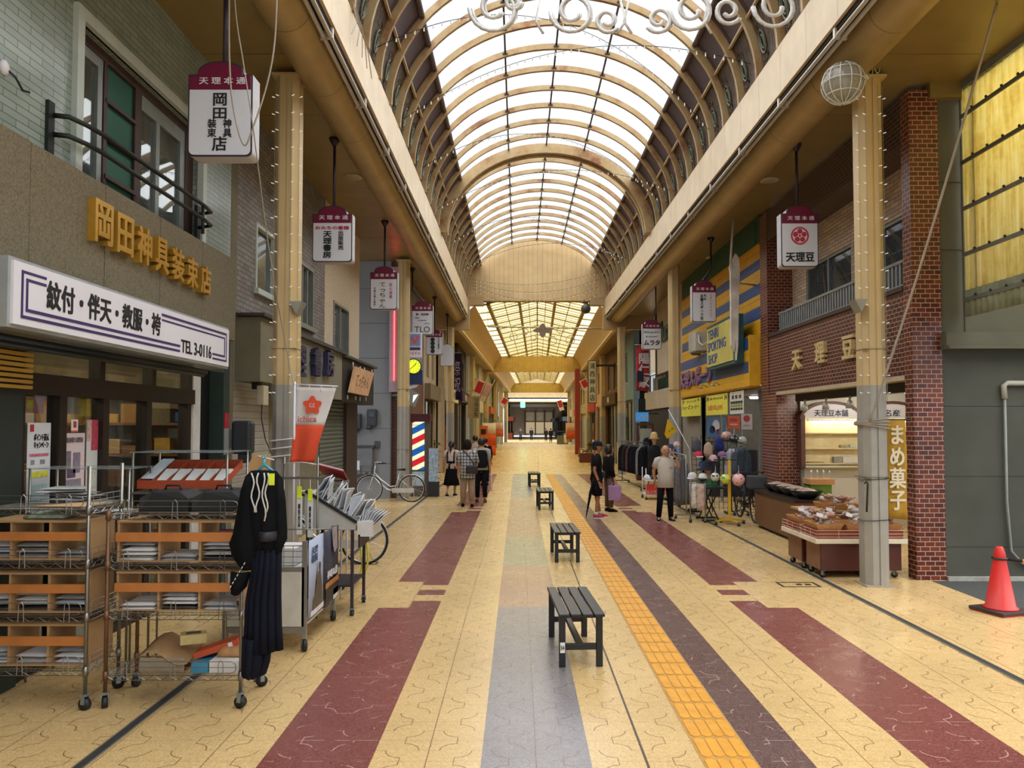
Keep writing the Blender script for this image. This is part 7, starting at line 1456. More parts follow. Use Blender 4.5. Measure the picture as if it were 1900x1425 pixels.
t = thing('hat_rack', 'small rack of pink and blue hats behind the man in the grey shirt', 'hat rack', (3.85, 18.9, 0)); MB().cyl((3.9, 19.2, 0), (3.9, 19.2, 1.5), .015, 6).build('pole', FRG, t); MB().lathe([(.25, 0), (.25, .03), (.02, .05)], (3.9, 19.2, 0), 12).build('base', FRG, t)
for k in range(9): q = k * 2.4; z = 1.0 + .06 * k; c = ('#c9a8b0', '#6a7ab0', '#d4c9cc', '#3a3f5a')[k % 4]; MB().lathe([(.14, 0), (.08, .03), (.07, .09), (.0, .11)], (3.9 + .14 * math.cos(q), 19.2 + .14 * math.sin(q), z), 10).build('hat', M('hat_' + c[1:], c, .85), t)
t = thing('folding_table', 'black folding table with caps and a green crate before the sports shop', 'table', (4.1, 16.0, 0))
MB().box(3.78, 15.6, .68, 4.3, 16.3, .71).build('top', M('table_black', '#1d1c1d', .5), t)
for y in (15.7, 16.2):
    for a, b in ((3.85, 4.15), (4.15, 3.85)): MB().bar((a, y, .02), (b, y, .68), .025, .025).build('leg', IRN, t)
    MB().bar((3.8, y, .03), (4.22, y, .03), .03, .03).build('foot', IRN, t)
for q, (x, w_, c) in enumerate(((3.6, .1, '#c9c8c0'), (3.74, .16, '#c4aca4'))):
    tag(MB().sheet([[(x - w_ / 2 + w_ * i / 5, 15.55 + .012 * math.sin(i * 1.4), .8 - .5 * j / 5 * (1 + .1 * q)) for i in range(6)] for j in range(6)], .02).build('towel', M('towel_' + c[1:], c, .9, 0, .35, 18)), '%s towel hung at the left of the folding table' % ('plain pale', 'patterned pinkish')[q], 'towel')
t = thing('towel_rail', 'silver rail on casters holding towels and caps', 'rail', (3.65, 15.6, 0)); MB().cyl((3.53, 15.57, .08), (3.53, 15.57, .82), .016, 6).cyl((3.84, 15.57, .08), (3.84, 15.57, .82), .016, 6).cyl((3.53, 15.57, .81), (3.84, 15.57, .81), .014, 6).build('frame', CHR, t); caster(t, 3.53, 15.57, .3, .09, .04); caster(t, 3.84, 15.57, .9, .09, .04)
t = thing('green_crate', 'green plastic crate on the black folding table', 'crate', (4.0, 15.9, .71)); GC = M('crate_green', '#1f6a4a', .5)
MB().box(3.8, 15.7, .712, 4.12, 16.05, .72).build('bottom', GC, t)
for a in (((3.8, 15.7), (4.12, 15.71)), ((3.8, 16.04), (4.12, 16.05)), ((3.8, 15.7), (3.81, 16.05)), ((4.11, 15.7), (4.12, 16.05))):
    m = MB()
    for z in (.72, .765, .81, .855): m.box(a[0][0], a[0][1], z, a[1][0], a[1][1], z + .028)
    m.build('side', GC, t)
def cap(x, y, z, col, label, rz=-1.2, brim=None):
    t = thing('cap', label, 'cap', (x, y, z), rz); MB().lathe([(.095, 0), (.098, .03), (.08, .09), (.04, .12), (0, .125)], (0, 0, 0), 14, 0, 1.1).build('crown', M('cap_' + col[1:], col, .8), t, local=True); MB().sheet([[(.08 + .1 * math.sin(PI * i / 6) * v + .0, -.08 + .16 * i / 6, .01 - .02 * v) for i in range(7)] for v in (0, .5, 1)], .006).build('peak', M('cap_' + (brim or col)[1:], brim or col, .8), t, local=True)
cap(3.62, 15.75, .9, '#cfcfcf', 'white cap lying on the towel rail', -2.2); cap(3.85, 15.8, .88, '#d8d8d4', 'white cap on the left edge of the green crate', -1.9, '#26262a')
t = thing('hat_form', 'bare head form in a wide black hat on the green crate', 'head form', (3.98, 15.9, .72)); MB().lathe([(.1, .72), (.07, .8), (.05, .95), (.07, 1.0), (.09, 1.08), (.07, 1.15), (.02, 1.18)], (3.98, 15.9, 0), 14).build('head', M('mq_skin', '#c9a888'), t); MB().lathe([(.23, 1.06), (.22, 1.075), (.12, 1.12), (.1, 1.22), (.05, 1.26), (0, 1.265)], (3.98, 15.9, 0), 18).build('hat', M('hat_black', '#1b1d28', .8), t)
t = thing('wire_grid', 'black wire goods grid with caps and bags beside the yellow stand', 'grid', (4.2, 16.9, 0)); m = MB()
for k in range(9): m.tube([(3.9 + .1 * k, 17.0, .1), (3.9 + .1 * k, 17.0, 1.75)], .005, 4)
for k in range(14): m.tube([(3.9, 17.0, .15 + .12 * k), (4.7, 17.0, .15 + .12 * k)], .004, 4)
m.build('grid', IRN, t); MB().bar((3.9, 16.8, .03), (3.9, 17.3, .03), .04, .04).build('foot', IRN, t); MB().bar((4.7, 16.8, .03), (4.7, 17.3, .03), .04, .04).build('foot', IRN, t)
for x, z, c, lb in ((4.02, 1.3, '#c9405a', 'red and white cap hung on the wire grid'), (4.35, 1.22, '#d8b0b4', 'pink cap hung on the wire grid'), (4.12, 1.08, '#3f5aa0', 'blue cap hung on the wire grid'), (4.55, 1.3, '#8a6a8a', 'mauve cap hung on the wire grid')): cap(x, 16.9, z, c, lb, -1.4, '#d8d0d0' if 'white' in lb else None)
for x, z, c, lb in ((4.25, 1.5, '#b9a08c', 'tan drawstring bag hung on the wire grid'), (4.5, 1.62, '#2a3470', 'navy drawstring bag hung on the wire grid'), (3.98, 1.6, '#5a5a60', 'grey bag hung high on the wire grid')): tag(MB().loft([[(x + a * math.cos(q), 16.93 + b * math.sin(q), z + d) for q in [2 * PI * i / 8 for i in range(8)]] for a, b, d in ((.02, .02, .12), (.09, .04, .05), (.11, .05, -.12), (.08, .04, -.2))]).build('drawstring_bag', M('dbag_' + c[1:], c, .8)), lb, 'bag')
YS = M('stand_yellow', '#d8b030', .45)
t = thing('ball_stand', 'yellow floor stand on casters with balls hung from it', 'stand', (4.26, 15.3, 0)); MB().box(4.235, 15.275, .09, 4.285, 15.325, 1.3).build('pole', YS, t)
for q in range(4): a = q * PI / 2 + .3; p = Vector((4.26 + .32 * math.cos(a), 15.3 + .32 * math.sin(a), .08)); MB().bar((4.26, 15.3, .1), p, .04, .03).build('foot', YS, t); caster(t, p.x, p.y, a, .08, .032)
MB().bar((3.95, 15.3, 1.3), (4.6, 15.3, 1.3), .025, .025).build('top_bar', IRN, t)
def ball(px, py, r, y, c1, c2, label):
    p = atY(px, py, y); t = thing('ball', label, 'ball', p); nm = 'ball_' + c1[1:]
    if nm not in _M:
        mt = D.materials.new(nm); g = NG(mt); v = g.n('ShaderNodeTexVoronoi'); v.inputs['Scale'].default_value = 13; g.nt.links.new(g.obj(), v.inputs['Vector']); g.bsdf(g.ramp(v.outputs['Distance'], [(.25, c1), (.3, c2)]), .3); _M[nm] = mt
    MB().sph(p, r, 18, 12).build('ball', _M[nm], t); MB().tube([p + Vector((0, 0, r)), p + Vector((.01, 0, r + .05)), p + Vector((0, 0, r + .16))], [.03, .008, .004], 5).build('net', M('ball_net', '#9a9aa8', .5), t)
ball(1346, 889, .105, 15.15, '#3f8aa0', '#c9cf4a', 'blue and yellow ball hung left on the yellow stand'); ball(1370, 890, .125, 15.12, '#c9405a', '#e0b0b4', 'pink and red ball hung right on the yellow stand'); ball(1327, 885, .09, 15.35, '#2a2a2c', '#c9c9c6', 'black and white ball on the left of the yellow stand')
ball(1348, 810, .125, 17.6, '#a8786a', '#c9a090', 'copper pink ball on top of the black frame'); ball(1362, 815, .115, 17.5, '#d8d8da', '#2a2a30', 'white and black football on top of the black frame'); ball(1377, 818, .105, 17.7, '#8f9a98', '#b9b8a8', 'grey net ball on top of the black frame')
t = thing('ball_shelf', 'tall black frame carrying three balls on its top', 'frame', (4.7, 16.45, 0))
for x in (4.45, 5.02):
    for y in (17.4, 17.9): MB().cyl((x, y, 0), (x, y, 1.62), .012, 6).build('post', IRN, t)
MB().box(4.43, 17.38, 1.62, 5.04, 17.92, 1.635).build('top', IRN, t)
t, mb = bicycle((4.82, 15.98, 0), PI / 2, 'black bicycle standing end on beside the brown counter', M('bike_black', '#232326', .4, .3)); mb.build('basket', IRN, t, local=True); MB().box(-.8, -.17, .72, -.5, .17, .98).build('basket_bag', M('bag_charcoal', '#3a3d42', .7), t, .02, True)
t = thing('pennant_flag', 'yellow triangular pennant on a slanting pole', 'flag', (3.6, 17, 0)); a = atY(1240, 760, 17.55); b = atY(1279, 832, 17.55); MB().tube([a, b, (b.x + .1, 17.55, 0)], .012, 6).build('pole', SW, t); P = [atY(px, py, 17.5) for px, py in ((1239, 777), (1256, 800), (1238, 814), (1233, 806))]; MB().prism(P, (0, .012, 0)).build('cloth', M('pennant_yellow', '#d8a81e', .8), t); c = (P[0] + P[1] + P[2] + P[3]) / 4; MB().sph((c.x + .02, 17.245, c.z + .05), (.03, .006, .025), 8, 5).sph((c.x - .04, 17.245, c.z), (.025, .006, .025), 8, 5).build('green_print', M('pennant_green', '#6a9a2a', .8), t); MB().lathe([(.15, 0), (.15, .06), (.03, .1)], (b.x + .1, 17.55, 0), 12).build('base', IRN, t)
# dark entry beyond the sports shop
t = thing('shop_sign', 'blue lit sign over the dark entrance beyond the sports shop', 'sign', (5.4, 28.6, 2.2)); a = atY(1180, 765, 28); b = atY(1203, 782, 28); MB().box(a.x, 27.95, b.z, b.x, 28.1, a.z).build('panel', EM('sign_blue', '#3f78a8', .5), t); text('◇○●●', .4, .12, ((a.x + b.x) / 2, 27.945, (a.z + b.z) / 2), (1, 0, 0), (0, 0, 1), INW, t); MB().box(a.x + .1, 28.0, a.z, b.x - .1, 28.05, a.z + .5).build('hanger', IRN, t); MB().bar((b.x - .1, 28.03, a.z - .05), (5.24, 28.03, a.z - .05), .04, .04).build('arm', IRN, t)
t = thing('door_frame_display', 'brown framed display with a picture of a dark vest', 'display', (4.6, 27.5, 0)); a = atY(1181, 785, 27.4); b = atY(1214, 880, 27.4); MB().box(a.x, 27.4, 0, a.x + .08, 27.6, a.z).box(b.x - .08, 27.4, 0, b.x, 27.6, a.z).box(a.x, 27.4, a.z - .08, b.x, 27.6, a.z).box(a.x, 27.42, 0, b.x, 27.6, .7).build('frame', M('frame_brown', '#5a2f22', .5), t); MB().box(a.x + .12, 27.44, 1.1, b.x - .06, 27.5, a.z - .2).build('picture', M('pic_pale', '#a8ad98', .6), t); MB().loft([[(4.68 + w_ * math.cos(q), 27.4 + .03 * math.sin(q), z) for q in [2 * PI * i / 8 for i in range(8)]] for w_, z in ((.16, 1.1), (.17, 1.4), (.12, 1.52), (.04, 1.55))]).build('printed_vest', M('vest_dark', '#24282e', .8), t)
tag(MB().box(5.2, 23.75, 0, 5.3, 30.7, 2.6).build('entry_shade_sheet', M('entry_dark', '#2a2420', .7)), 'dark closed front under the beige balcony', 'shutter')  # flat dark sheet whose colour stands in for the shade of the entry
# far goods and banners
t = thing('planter_box', 'brown planter box with driftwood down the right side', 'planter', (3.3, 32, 0)); a = atZ(1087, 858); MB().box(a.x - .35, a.y - .3, 0, a.x + .6, a.y + .3, .5).build('box', M('planter_brown', '#6a3424', .5), t); MB().tube([(a.x - .4, a.y, .3), (a.x - .3, a.y, .75), (a.x, a.y, .6), (a.x + .4, a.y, 1.0), (a.x + .5, a.y, 1.2)], [.03, .05, .09, .07, .03], 7).tube([(a.x - .2, a.y, .55), (a.x + .2, a.y + .1, .8), (a.x + .3, a.y, .6)], [.04, .06, .03], 6).build('driftwood', M('driftwood', '#9a8a78', .8, 0, .2, 8), t); MB().lathe([(.2, 0), (.13, .05), (.11, .15), (0, .17)], (a.x + .2, a.y - .1, .9), 10).build('brown_hat', M('hat_brown', '#4a2a22', .8), t)
def nobori(px, pyt, pyb, Y, wd, cols, label):
    a = atY(px, pyt, Y); b = atY(px, pyb, Y); t = thing('nobori_flag', label, 'flag', (a.x, Y, 0)); n = len(cols); MB().cyl((a.x - wd / 2, Y, 0), (a.x - wd / 2, Y, a.z + .05), .02, 6).build('pole', SW, t)
    for k, c in enumerate(cols): z1 = a.z + (b.z - a.z) * k / n; z2 = a.z + (b.z - a.z) * (k + 1) / n; MB().sheet([[(a.x - wd / 2 + wd * i / 4, Y + .03 * math.sin(i * 1.5 + k), z) for i in range(5)] for z in (z1, z2)], .01).build('cloth', M('nob_' + c[1:], c, .8), t)
nobori(908, 785, 845, 44, .75, ['#e8dcd4', '#e0623a', '#e0623a'], 'tall white over orange banner beside the orange booth'); nobori(925, 784, 810, 62, .8, ['#e0c0b0', '#d8684a'], 'small pale over orange banner far down on the left'); nobori(1060, 785, 815, 64, .9, ['#d8a890', '#c85a3c'], 'small orange banner far down on the right')
for px, py, w_, h_, ro, Y, lb in ((888, 722, 16, 34, .35, 40, 'nearest red and white flag leaning out over the left side'), (902, 728, 11, 36, .4, 41.5, 'pale pink flag just behind the nearest red one'), (935, 746, 12, 17, .6, 60, 'small red and white flag far down on the left'), (1040, 752, 9, 20, -.3, 61, 'small red flag far down on the right'), (1086, 714, 14, 22, -.5, 45, 'red pennant beside the vertical sign')):
    c = atY(px, py, Y); s = Y / 1400; t = thing('street_flag', lb, 'flag', c, 0, None); T = Matrix.Translation(c) @ Matrix.Rotation(ro, 4, 'Y'); MB(T).box(-w_ * s / 2, -.01, -h_ * s / 2, w_ * s / 2, .01, h_ * s / 2).build('cloth', M('flag_pale', '#d0b8b0', .8) if 'pink' in lb else M('flag_border', '#d8ccc4', .8), t); MB(T).box(-w_ * s * .38, -.02, -h_ * s * .2, w_ * s * .38, .0, h_ * s * .42).build('red_field', M('flag_pink', '#c8949a', .8) if 'pink' in lb else M('flag_red', '#b8323a', .8), t); MB(T).tube([(w_ * s / 2, 0, h_ * s / 2 + .3), (w_ * s / 2, 0, -h_ * s / 2 - .1)], .025, 5).build('pole', FRG, t); MB().bar((c.x, Y, c.z), (fx(Y) + (4.03 if px > 980 else -4.03), Y, c.z - .2), .03, .03).build('bracket', FRG, t)
t = thing('orange_booth', 'orange booth with a dark opening on the left beyond the walkers', 'booth', (-2.9, 43.8, 0)); a = atY(889, 790, 43.9); b = atY(905, 850, 43.9); MB().box(a.x, 43.9, 0, b.x, 44.6, a.z).build('body', M('booth_orange', '#d86a1e', .5), t); MB().box(a.x + .1, 43.88, a.z - .5, b.x - .1, 43.91, a.z - .2).build('opening', INK, t)
t = thing('lettered_box_sign', 'beige ribbed box sign with black vertical letters on the left', 'sign', (-2.5, 37, 2.2)); a = atY(868, 735, 37); b = atY(890, 776, 37); MB().box(a.x, 37, b.z, b.x, 37.3, a.z).build('casing', M('casing_beige', '#a5906c', .6), t); MB().box((a.x + b.x) / 2, 36.98, b.z + .05, b.x - .05, 37.0, a.z - .05).build('face', M('face_beige', '#8f8468', .6), t); text('ソモエむ', .2, .85, ((a.x + b.x * 3) / 4 , 36.97, (a.z + b.z) / 2), (1, 0, 0), (0, 0, 1), INK, t, vert=True); MB().box(-3.4, 37.1, a.z - .3, a.x, 37.16, a.z - .24).build('arm', FRG, t)
t = thing('hanging_banner', 'dark purple cloth banner with white brush strokes on the left', 'banner', (-2.9, 34.5, 2)); a = atY(841, 655, 34.5); b = atY(857, 742, 34.5); MB().sheet([[(a.x + (b.x - a.x) * i / 4, 34.5 + .03 * math.sin(i), a.z + (b.z - a.z) * j / 6) for i in range(5)] for j in range(7)], .01).build('cloth', M('banner_purple', '#2c2044', .8), t); text('祭祝', .26, 1.4, ((a.x + b.x) / 2, 34.44, (a.z + b.z) / 2), (1, 0, 0), (0, 0, 1), M('stroke_lilac', '#a89ab8', .8), t, vert=True, bold=0); MB().bar((-3.4, 34.5, a.z), (b.x, 34.5, a.z), .04, .04).build('rod', FRG, t)
struct('column.090', MB().box(3.9, 52, 0, 4.25, 52.3, 5.9), M('red_pillar', '#8a3028', .5), 'dark red pillar down the right side', 'pillar')
t = thing('lit_sign', 'small green lit sign at the far left end', 'sign', (-1.0, 88, 3)); a = atY(966, 746, 88); b = atY(974, 756, 88); MB().box(a.x, 88, b.z, b.x, 88.2, a.z).build('lamp', EM('lamp_green', '#3fe0b0', 6), t); MB().bar((fx(88) - 4.1, 88.1, a.z), (a.x, 88.1, a.z), .05, .05).build('arm', IRN, t)
t = thing('counter_stall', 'grey stall with a pale yellow notice far down on the right', 'stall', (3.6, 78, 0)); a = atY(1034, 800, 80); b = atY(1054, 823, 80); MB().box(a.x, 80, 0, b.x, 81, .9).build('counter', prints('#6f6a60'), t); MB().box(a.x + .7, 79.95, .15, b.x - .1, 80.0, 1.0).build('notice', M('notice_pale', '#d8d08a', .6), t); MB().box(a.x, 80, 1.3, b.x, 81, 1.4).build('shelf', prints('#4a4640'), t); MB().bar((a.x + .1, 80.1, .9), (a.x + .1, 80.1, 1.3), .06, .06).bar((b.x - .1, 80.1, .9), (b.x - .1, 80.1, 1.3), .06, .06).build('post', prints('#4a4640'), t)
t = thing('potted_plant', 'tall potted plant with an orange bloom beside the barber light box', 'plant', (-2.3, 21.9, 0)); a = atZ(806, 917); LF = M('leaf_green', '#3a5a26', .6, 0, .3, 12)
MB().lathe([(.1, 0), (.14, .25), (.15, .27), (.12, .27)], (a.x, a.y, 0), 12).build('pot', M('pot_white', '#b9b5ac', .6), t); MB().tube([(a.x, a.y, .25), (a.x + .02, a.y, .8), (a.x, a.y, 1.5)], .014, 5).build('stem', LF, t); m = MB()
for k in range(70): z = .4 + 1.15 * random.random(); q = random.uniform(0, 6.3); rr = random.uniform(.05, .2); c = Vector((a.x + rr * math.cos(q), a.y + rr * math.sin(q), z)); u = Vector((math.cos(q), math.sin(q), random.uniform(-.5, .6))).normalized() * .07; v = u.cross(Vector((.2, .3, 1))).normalized() * .03; m.add([c - u, c + v, c + u, c - v], [(0, 1, 2, 3)])
m.build('foliage', LF, t); MB().sph((a.x - .04, a.y - .15, 1.32), .05, 8, 6).build('bloom', M('bloom_orange', '#c8622a', .6), t)
# ================================================================ PEOPLE
SK = M('skin', '#b98a6c', .55, 0, .05, 5); SKT = M('skin_tanned', '#a06c4c', .55, 0, .05, 5); HBK = M('hair_black', '#16130f', .5, 0, .2, 30); HGR = M('hair_grey', '#5c5650', .6, 0, .2, 30); EYE = M('eye_dark', '#14100e', .3); LIPM = M('lip', '#8a4a40', .5); BLK = M('cloth_black', '#0c0c10', .85, 0, .15, 10)
def person(label, x, y, rz, h, J=None, skin=SK, hair=HBK, clothes=(), face=True, hairstyle='short'):
    t = thing('person', label, 'person', (x, y, 0), rz); J = J or {}
    P = {'pel': (0, 0, .53), 'wai': (0, 0, .61), 'che': (0, 0, .72), 'nb': (0, .003, .815), 'nk': (0, -.002, .85), 'hd': (0, -.012, .905), 'ht': (0, -.006, .955)}
    for s, g in ((-1, 'r'), (1, 'l')):
        P.update({g + 'hip': (s * .05, 0, .5), g + 'kne': (s * .055, -.008, .28), g + 'ank': (s * .058, .005, .045), g + 'toe': (s * .066, -.085, .018), g + 'sho': (s * .1, .003, .8), g + 'elb': (s * .125, .012, .63), g + 'wri': (s * .135, -.02, .49)})
    P.update(J); V = {k: Vector(v) * h for k, v in P.items()}
    R = {'pel': .06, 'wai': .058, 'che': .07, 'nb': .04, 'nk': .03, 'hd': .047, 'ht': .034, 'hip': .045, 'kne': .03, 'ank': .021, 'toe': .016, 'sho': .034, 'elb': .024, 'wri': .016}
    names = list(V); verts = [V[k] for k in names]; rad = [R.get(k, R.get(k[1:], .02)) * h for k in names]; idx = {k: i for i, k in enumerate(names)}
    ed = [('pel', 'wai'), ('wai', 'che'), ('che', 'nb'), ('nb', 'nk'), ('nk', 'hd'), ('hd', 'ht')]
    for g in 'rl': ed += [('pel', g + 'hip'), (g + 'hip', g + 'kne'), (g + 'kne', g + 'ank'), (g + 'ank', g + 'toe'), ('nb', g + 'sho'), (g + 'sho', g + 'elb'), (g + 'elb', g + 'wri')]
    E_ = [(idx[a], idx[b]) for a, b in ed]
    for g in 'rl':                                   # palm and five fingers
        wv = V[g + 'wri']; d = (wv - V[g + 'elb']).normalized(); sd = d.cross(Vector((1, 0, 0)) if abs(d.x) < .8 else Vector((0, 0, 1))).normalized(); nn = d.cross(sd); c = wv + d * .045 * h
        verts.append(c); rad.append(.019 * h); ic = len(verts) - 1; E_.append((idx[g + 'wri'], ic))
        for k, (o, L) in enumerate(((-1.1, .03), (-.4, .042), (.25, .045), (.9, .04), (1.5, .024))):
            b = c + sd * o * .012 * h + d * (.012 if k < 4 else -.008) * h; m_ = b + d * L * .55 * h + nn * .006 * h + (sd * .012 * h if k == 4 else Vector()); e = m_ + d * L * .45 * h + nn * .012 * h
            for q in (b, m_, e): verts.append(q); rad.append(.0058 * h)
            n = len(verts); E_ += [(ic, n - 3), (n - 3, n - 2), (n - 2, n - 1)]
    me = D.meshes.new('body'); me.from_pydata(verts, E_, []); me.materials.append(skin); b = D.objects.new('body', me); COL.objects.link(b); b.parent = t
    b.modifiers.new('skin', 'SKIN').use_smooth_shade = True; ss = b.modifiers.new('sub', 'SUBSURF'); ss.levels = ss.render_levels = 1
    for i, sv in enumerate(me.skin_vertices[0].data): sv.radius = (rad[i], rad[i]); sv.use_root = (i == 0)
    hd = V['hd'] + Vector((0, 0, .01 * h)); r = .062 * h
    MB().sph(hd, (.052 * h, .062 * h, .074 * h), 14, 10).build('head', skin, t, local=True)
    m = MB(); m.sph(hd + Vector((.052 * h, .006 * h, 0)), (.008 * h, .014 * h, .02 * h), 8, 6).sph(hd + Vector((-.052 * h, .006 * h, 0)), (.008 * h, .014 * h, .02 * h), 8, 6).build('ears', skin, t, local=True)
    if face:
        fy = hd.y - .058 * h
        for s in (-1, 1): MB().sph((hd.x + s * .021 * h, fy + .003 * h, hd.z + .006 * h), (.008 * h, .005 * h, .004 * h), 8, 6).build('eye', EYE, t, local=True); MB().sph((hd.x + s * .021 * h, fy + .002 * h, hd.z + .017 * h), (.012 * h, .004 * h, .003 * h), 8, 4).build('eyebrow', hair, t, local=True)
        MB().loft([[(hd.x - .004 * h, fy, hd.z + .008 * h), (hd.x + .004 * h, fy, hd.z + .008 * h), (hd.x, fy - .006 * h, hd.z + .008 * h)], [(hd.x - .011 * h, fy, hd.z - .016 * h), (hd.x + .011 * h, fy, hd.z - .016 * h), (hd.x, fy - .017 * h, hd.z - .012 * h)]]).build('nose', skin, t, local=True); MB().sph((hd.x, fy + .006 * h, hd.z - .033 * h), (.016 * h, .006 * h, .005 * h), 8, 5).build('mouth', LIPM, t, local=True)
    if hairstyle:
        bb = hairstyle == 'bob'; m = MB(); m.sph(hd + Vector((0, .014 * h, (.0 if bb else .014) * h)), (.064 * h, .066 * h, .086 * h) if bb else (.058 * h, .06 * h, .07 * h), 18, 14)
        def hv(x_, y_, z_):
            if hairstyle == 'bald':
                if z_ > hd.z + .03 * h: return (x_ * .7, hd.y + (y_ - hd.y) * .7, hd.z + .025 * h)
                return (x_, max(y_, hd.y - .004 * h), max(z_, hd.z - .035 * h))
            lo = -.075 if hairstyle == 'bob' else -.035; fr = hd.y - .03 * h - max(0, z_ - hd.z - .025 * h) * .7
            return (x_, max(y_, fr if z_ > hd.z + .03 * h else hd.y - (.016 if hairstyle == 'bob' else -.008) * h), max(z_, hd.z + lo * h))
        m.v = [hv(*q) for q in m.v]
        if hairstyle == 'ponytail': m.tube([hd + Vector((0, .07 * h, .03 * h)), hd + Vector((0, .095 * h, 0)), hd + Vector((0, .085 * h, -.07 * h)), hd + Vector((0, .07 * h, -.13 * h))], [.015 * h, .022 * h, .02 * h, .005 * h], 8)
        m.build('hair', hair, t, local=True)
    def ell(c, a, b_, n=14): return [(c[0] + a * h * math.cos(2 * PI * i / n), c[1] + b_ * h * math.sin(2 * PI * i / n), c[2]) for i in range(n)]
    for it in clothes:
        k = it[0]; mt = it[1]
        if k == 'top':       # hem height, sleeve length 0..2, looseness
            hem, sl, lo = it[2], it[3], it[4]; c = V['che']; m = MB(); Wp = V['pel']; zs = [(hem, .102 * lo, .078 * lo), (.6, .085 * lo, .06 * lo), (.7, .096 * lo, .066 * lo), (.77, .108 * lo, .062), (.81, .085, .052), (.832, .044, .04)]
            m.loft([ell((Wp.x + (c.x - Wp.x) * min(1, max(0, (z - .53) / .19)), Wp.y + (c.y - Wp.y) * min(1, max(0, (z - .53) / .19)), z * h), a, b_) for z, a, b_ in zs]); m.build('shirt', mt, t, local=True)
            for g in 'rl':
                pts = [V[g + 'sho'] + (V['nb'] - V[g + 'sho']) * .3, V[g + 'sho'], V[g + 'sho'] + (V[g + 'elb'] - V[g + 'sho']) * min(1, sl)]; rr = [.04 * h, .044 * h, .038 * h * lo]
                if sl > 1: pts.append(V[g + 'elb'] + (V[g + 'wri'] - V[g + 'elb']) * (sl - 1)); rr.append(.028 * h)
                MB().tube(pts, rr, 10).build('sleeve', mt, t, local=True)
        elif k == 'trousers':  # length 0..2, looseness
            L, lo = it[2], it[3]; m = MB(); m.loft([ell((V['pel'].x, V['pel'].y, z * h), a, b_) for z, a, b_ in ((.47, .08 * lo, .06 * lo), (.53, .086 * lo, .062 * lo), (.585, .08, .058))])
            for g in 'rl':
                pts = [V[g + 'hip'] + Vector((0, 0, .02 * h)), V[g + 'hip'] + (V[g + 'kne'] - V[g + 'hip']) * min(1, L)]; rr = [.054 * h * lo, .042 * h * lo]
                if L > 1: pts.append(V[g + 'kne'] + (V[g + 'ank'] - V[g + 'kne']) * (L - 1)); rr.append(.034 * h * lo)
                m.tube(pts, rr, 10)
            m.build('trousers' if L > 1 else 'shorts', mt, t, local=True)
        elif k == 'skirt': 
            m = MB(); m.loft([[(V['pel'].x + (a + .008 * math.cos(5 * q) * j) * h * math.cos(q), V['pel'].y + (b_ + .008 * math.cos(5 * q) * j) * h * math.sin(q), z * h) for q in [2 * PI * i / 30 for i in range(30)]] for j, (z, a, b_) in enumerate(((.6, .078, .058), (.5, .095, .075), (.35, .115, .095), (it[2], .135, .115)))]); m.build('skirt', mt, t, local=True)
        elif k == 'shoes':
            for g in 'rl':
                a, tt = V[g + 'ank'], V[g + 'toe']; d = (tt - a); d.z = 0; d.normalize(); s_ = d.cross(Vector((0, 0, 1))); zb = min(a.z, tt.z) - .02 * h; zb = max(0, zb)
                m = MB(); m.loft([[a - d * .035 * h + s_ * q * .02 * h + Vector((0, 0, zz - a.z)) for q, zz in ((-1, zb), (1, zb), (1, zb + .05 * h), (-1, zb + .05 * h))], [a + d * .03 * h + s_ * q * .025 * h + Vector((0, 0, zz - a.z)) for q, zz in ((-1, zb), (1, zb), (1, zb + .045 * h), (-1, zb + .045 * h))], [a + d * .105 * h + s_ * q * .02 * h + Vector((0, 0, zz - a.z)) for q, zz in ((-1, zb), (1, zb), (1, zb + .022 * h), (-1, zb + .022 * h))]]); m.build('shoe', mt, t, .006, True)
                if len(it) > 2: MB().add(*[(lambda q: ([a - d * .038 * h - s_ * .026 * h + Vector((0, 0, zb - a.z)), a - d * .038 * h + s_ * .026 * h + Vector((0, 0, zb - a.z)), a + d * .108 * h + s_ * .024 * h + Vector((0, 0, zb - a.z)), a + d * .108 * h - s_ * .024 * h + Vector((0, 0, zb - a.z)), a - d * .038 * h - s_ * .026 * h + Vector((0, 0, zb + .012 * h - a.z)), a - d * .038 * h + s_ * .026 * h + Vector((0, 0, zb + .012 * h - a.z)), a + d * .108 * h + s_ * .024 * h + Vector((0, 0, zb + .012 * h - a.z)), a + d * .108 * h - s_ * .024 * h + Vector((0, 0, zb + .012 * h - a.z))]))(0)], [(0, 3, 2, 1), (4, 5, 6, 7), (0, 1, 5, 4), (1, 2, 6, 5), (2, 3, 7, 6), (3, 0, 4, 7)]).build('sole', it[2], t, local=True)
        elif k == 'cap':
            MB().lathe([(.064 * h, .0), (.066 * h, .02 * h), (.055 * h, .05 * h), (.02 * h, .068 * h), (0, .07 * h)], hd + Vector((0, .002 * h, .022 * h)), 16, 0, .92, 1.05).build('cap', mt, t, local=True); MB().sheet([[(hd.x - .05 * h + .1 * h * i / 6, hd.y - .05 * h - .06 * h * v * math.sin(PI * (i + .7) / 7.4), hd.z + .028 * h - .012 * h * v) for i in range(7)] for v in (0, .5, 1)], .004).build('cap_peak', mt, t, local=True)
        elif k == 'socks':
            for g in 'rl': MB().tube([V[g + 'ank'], V[g + 'ank'] + (V[g + 'kne'] - V[g + 'ank']) * it[2]], [.026 * h, .028 * h], 10).build('sock', mt, t, local=True)
    return t, V
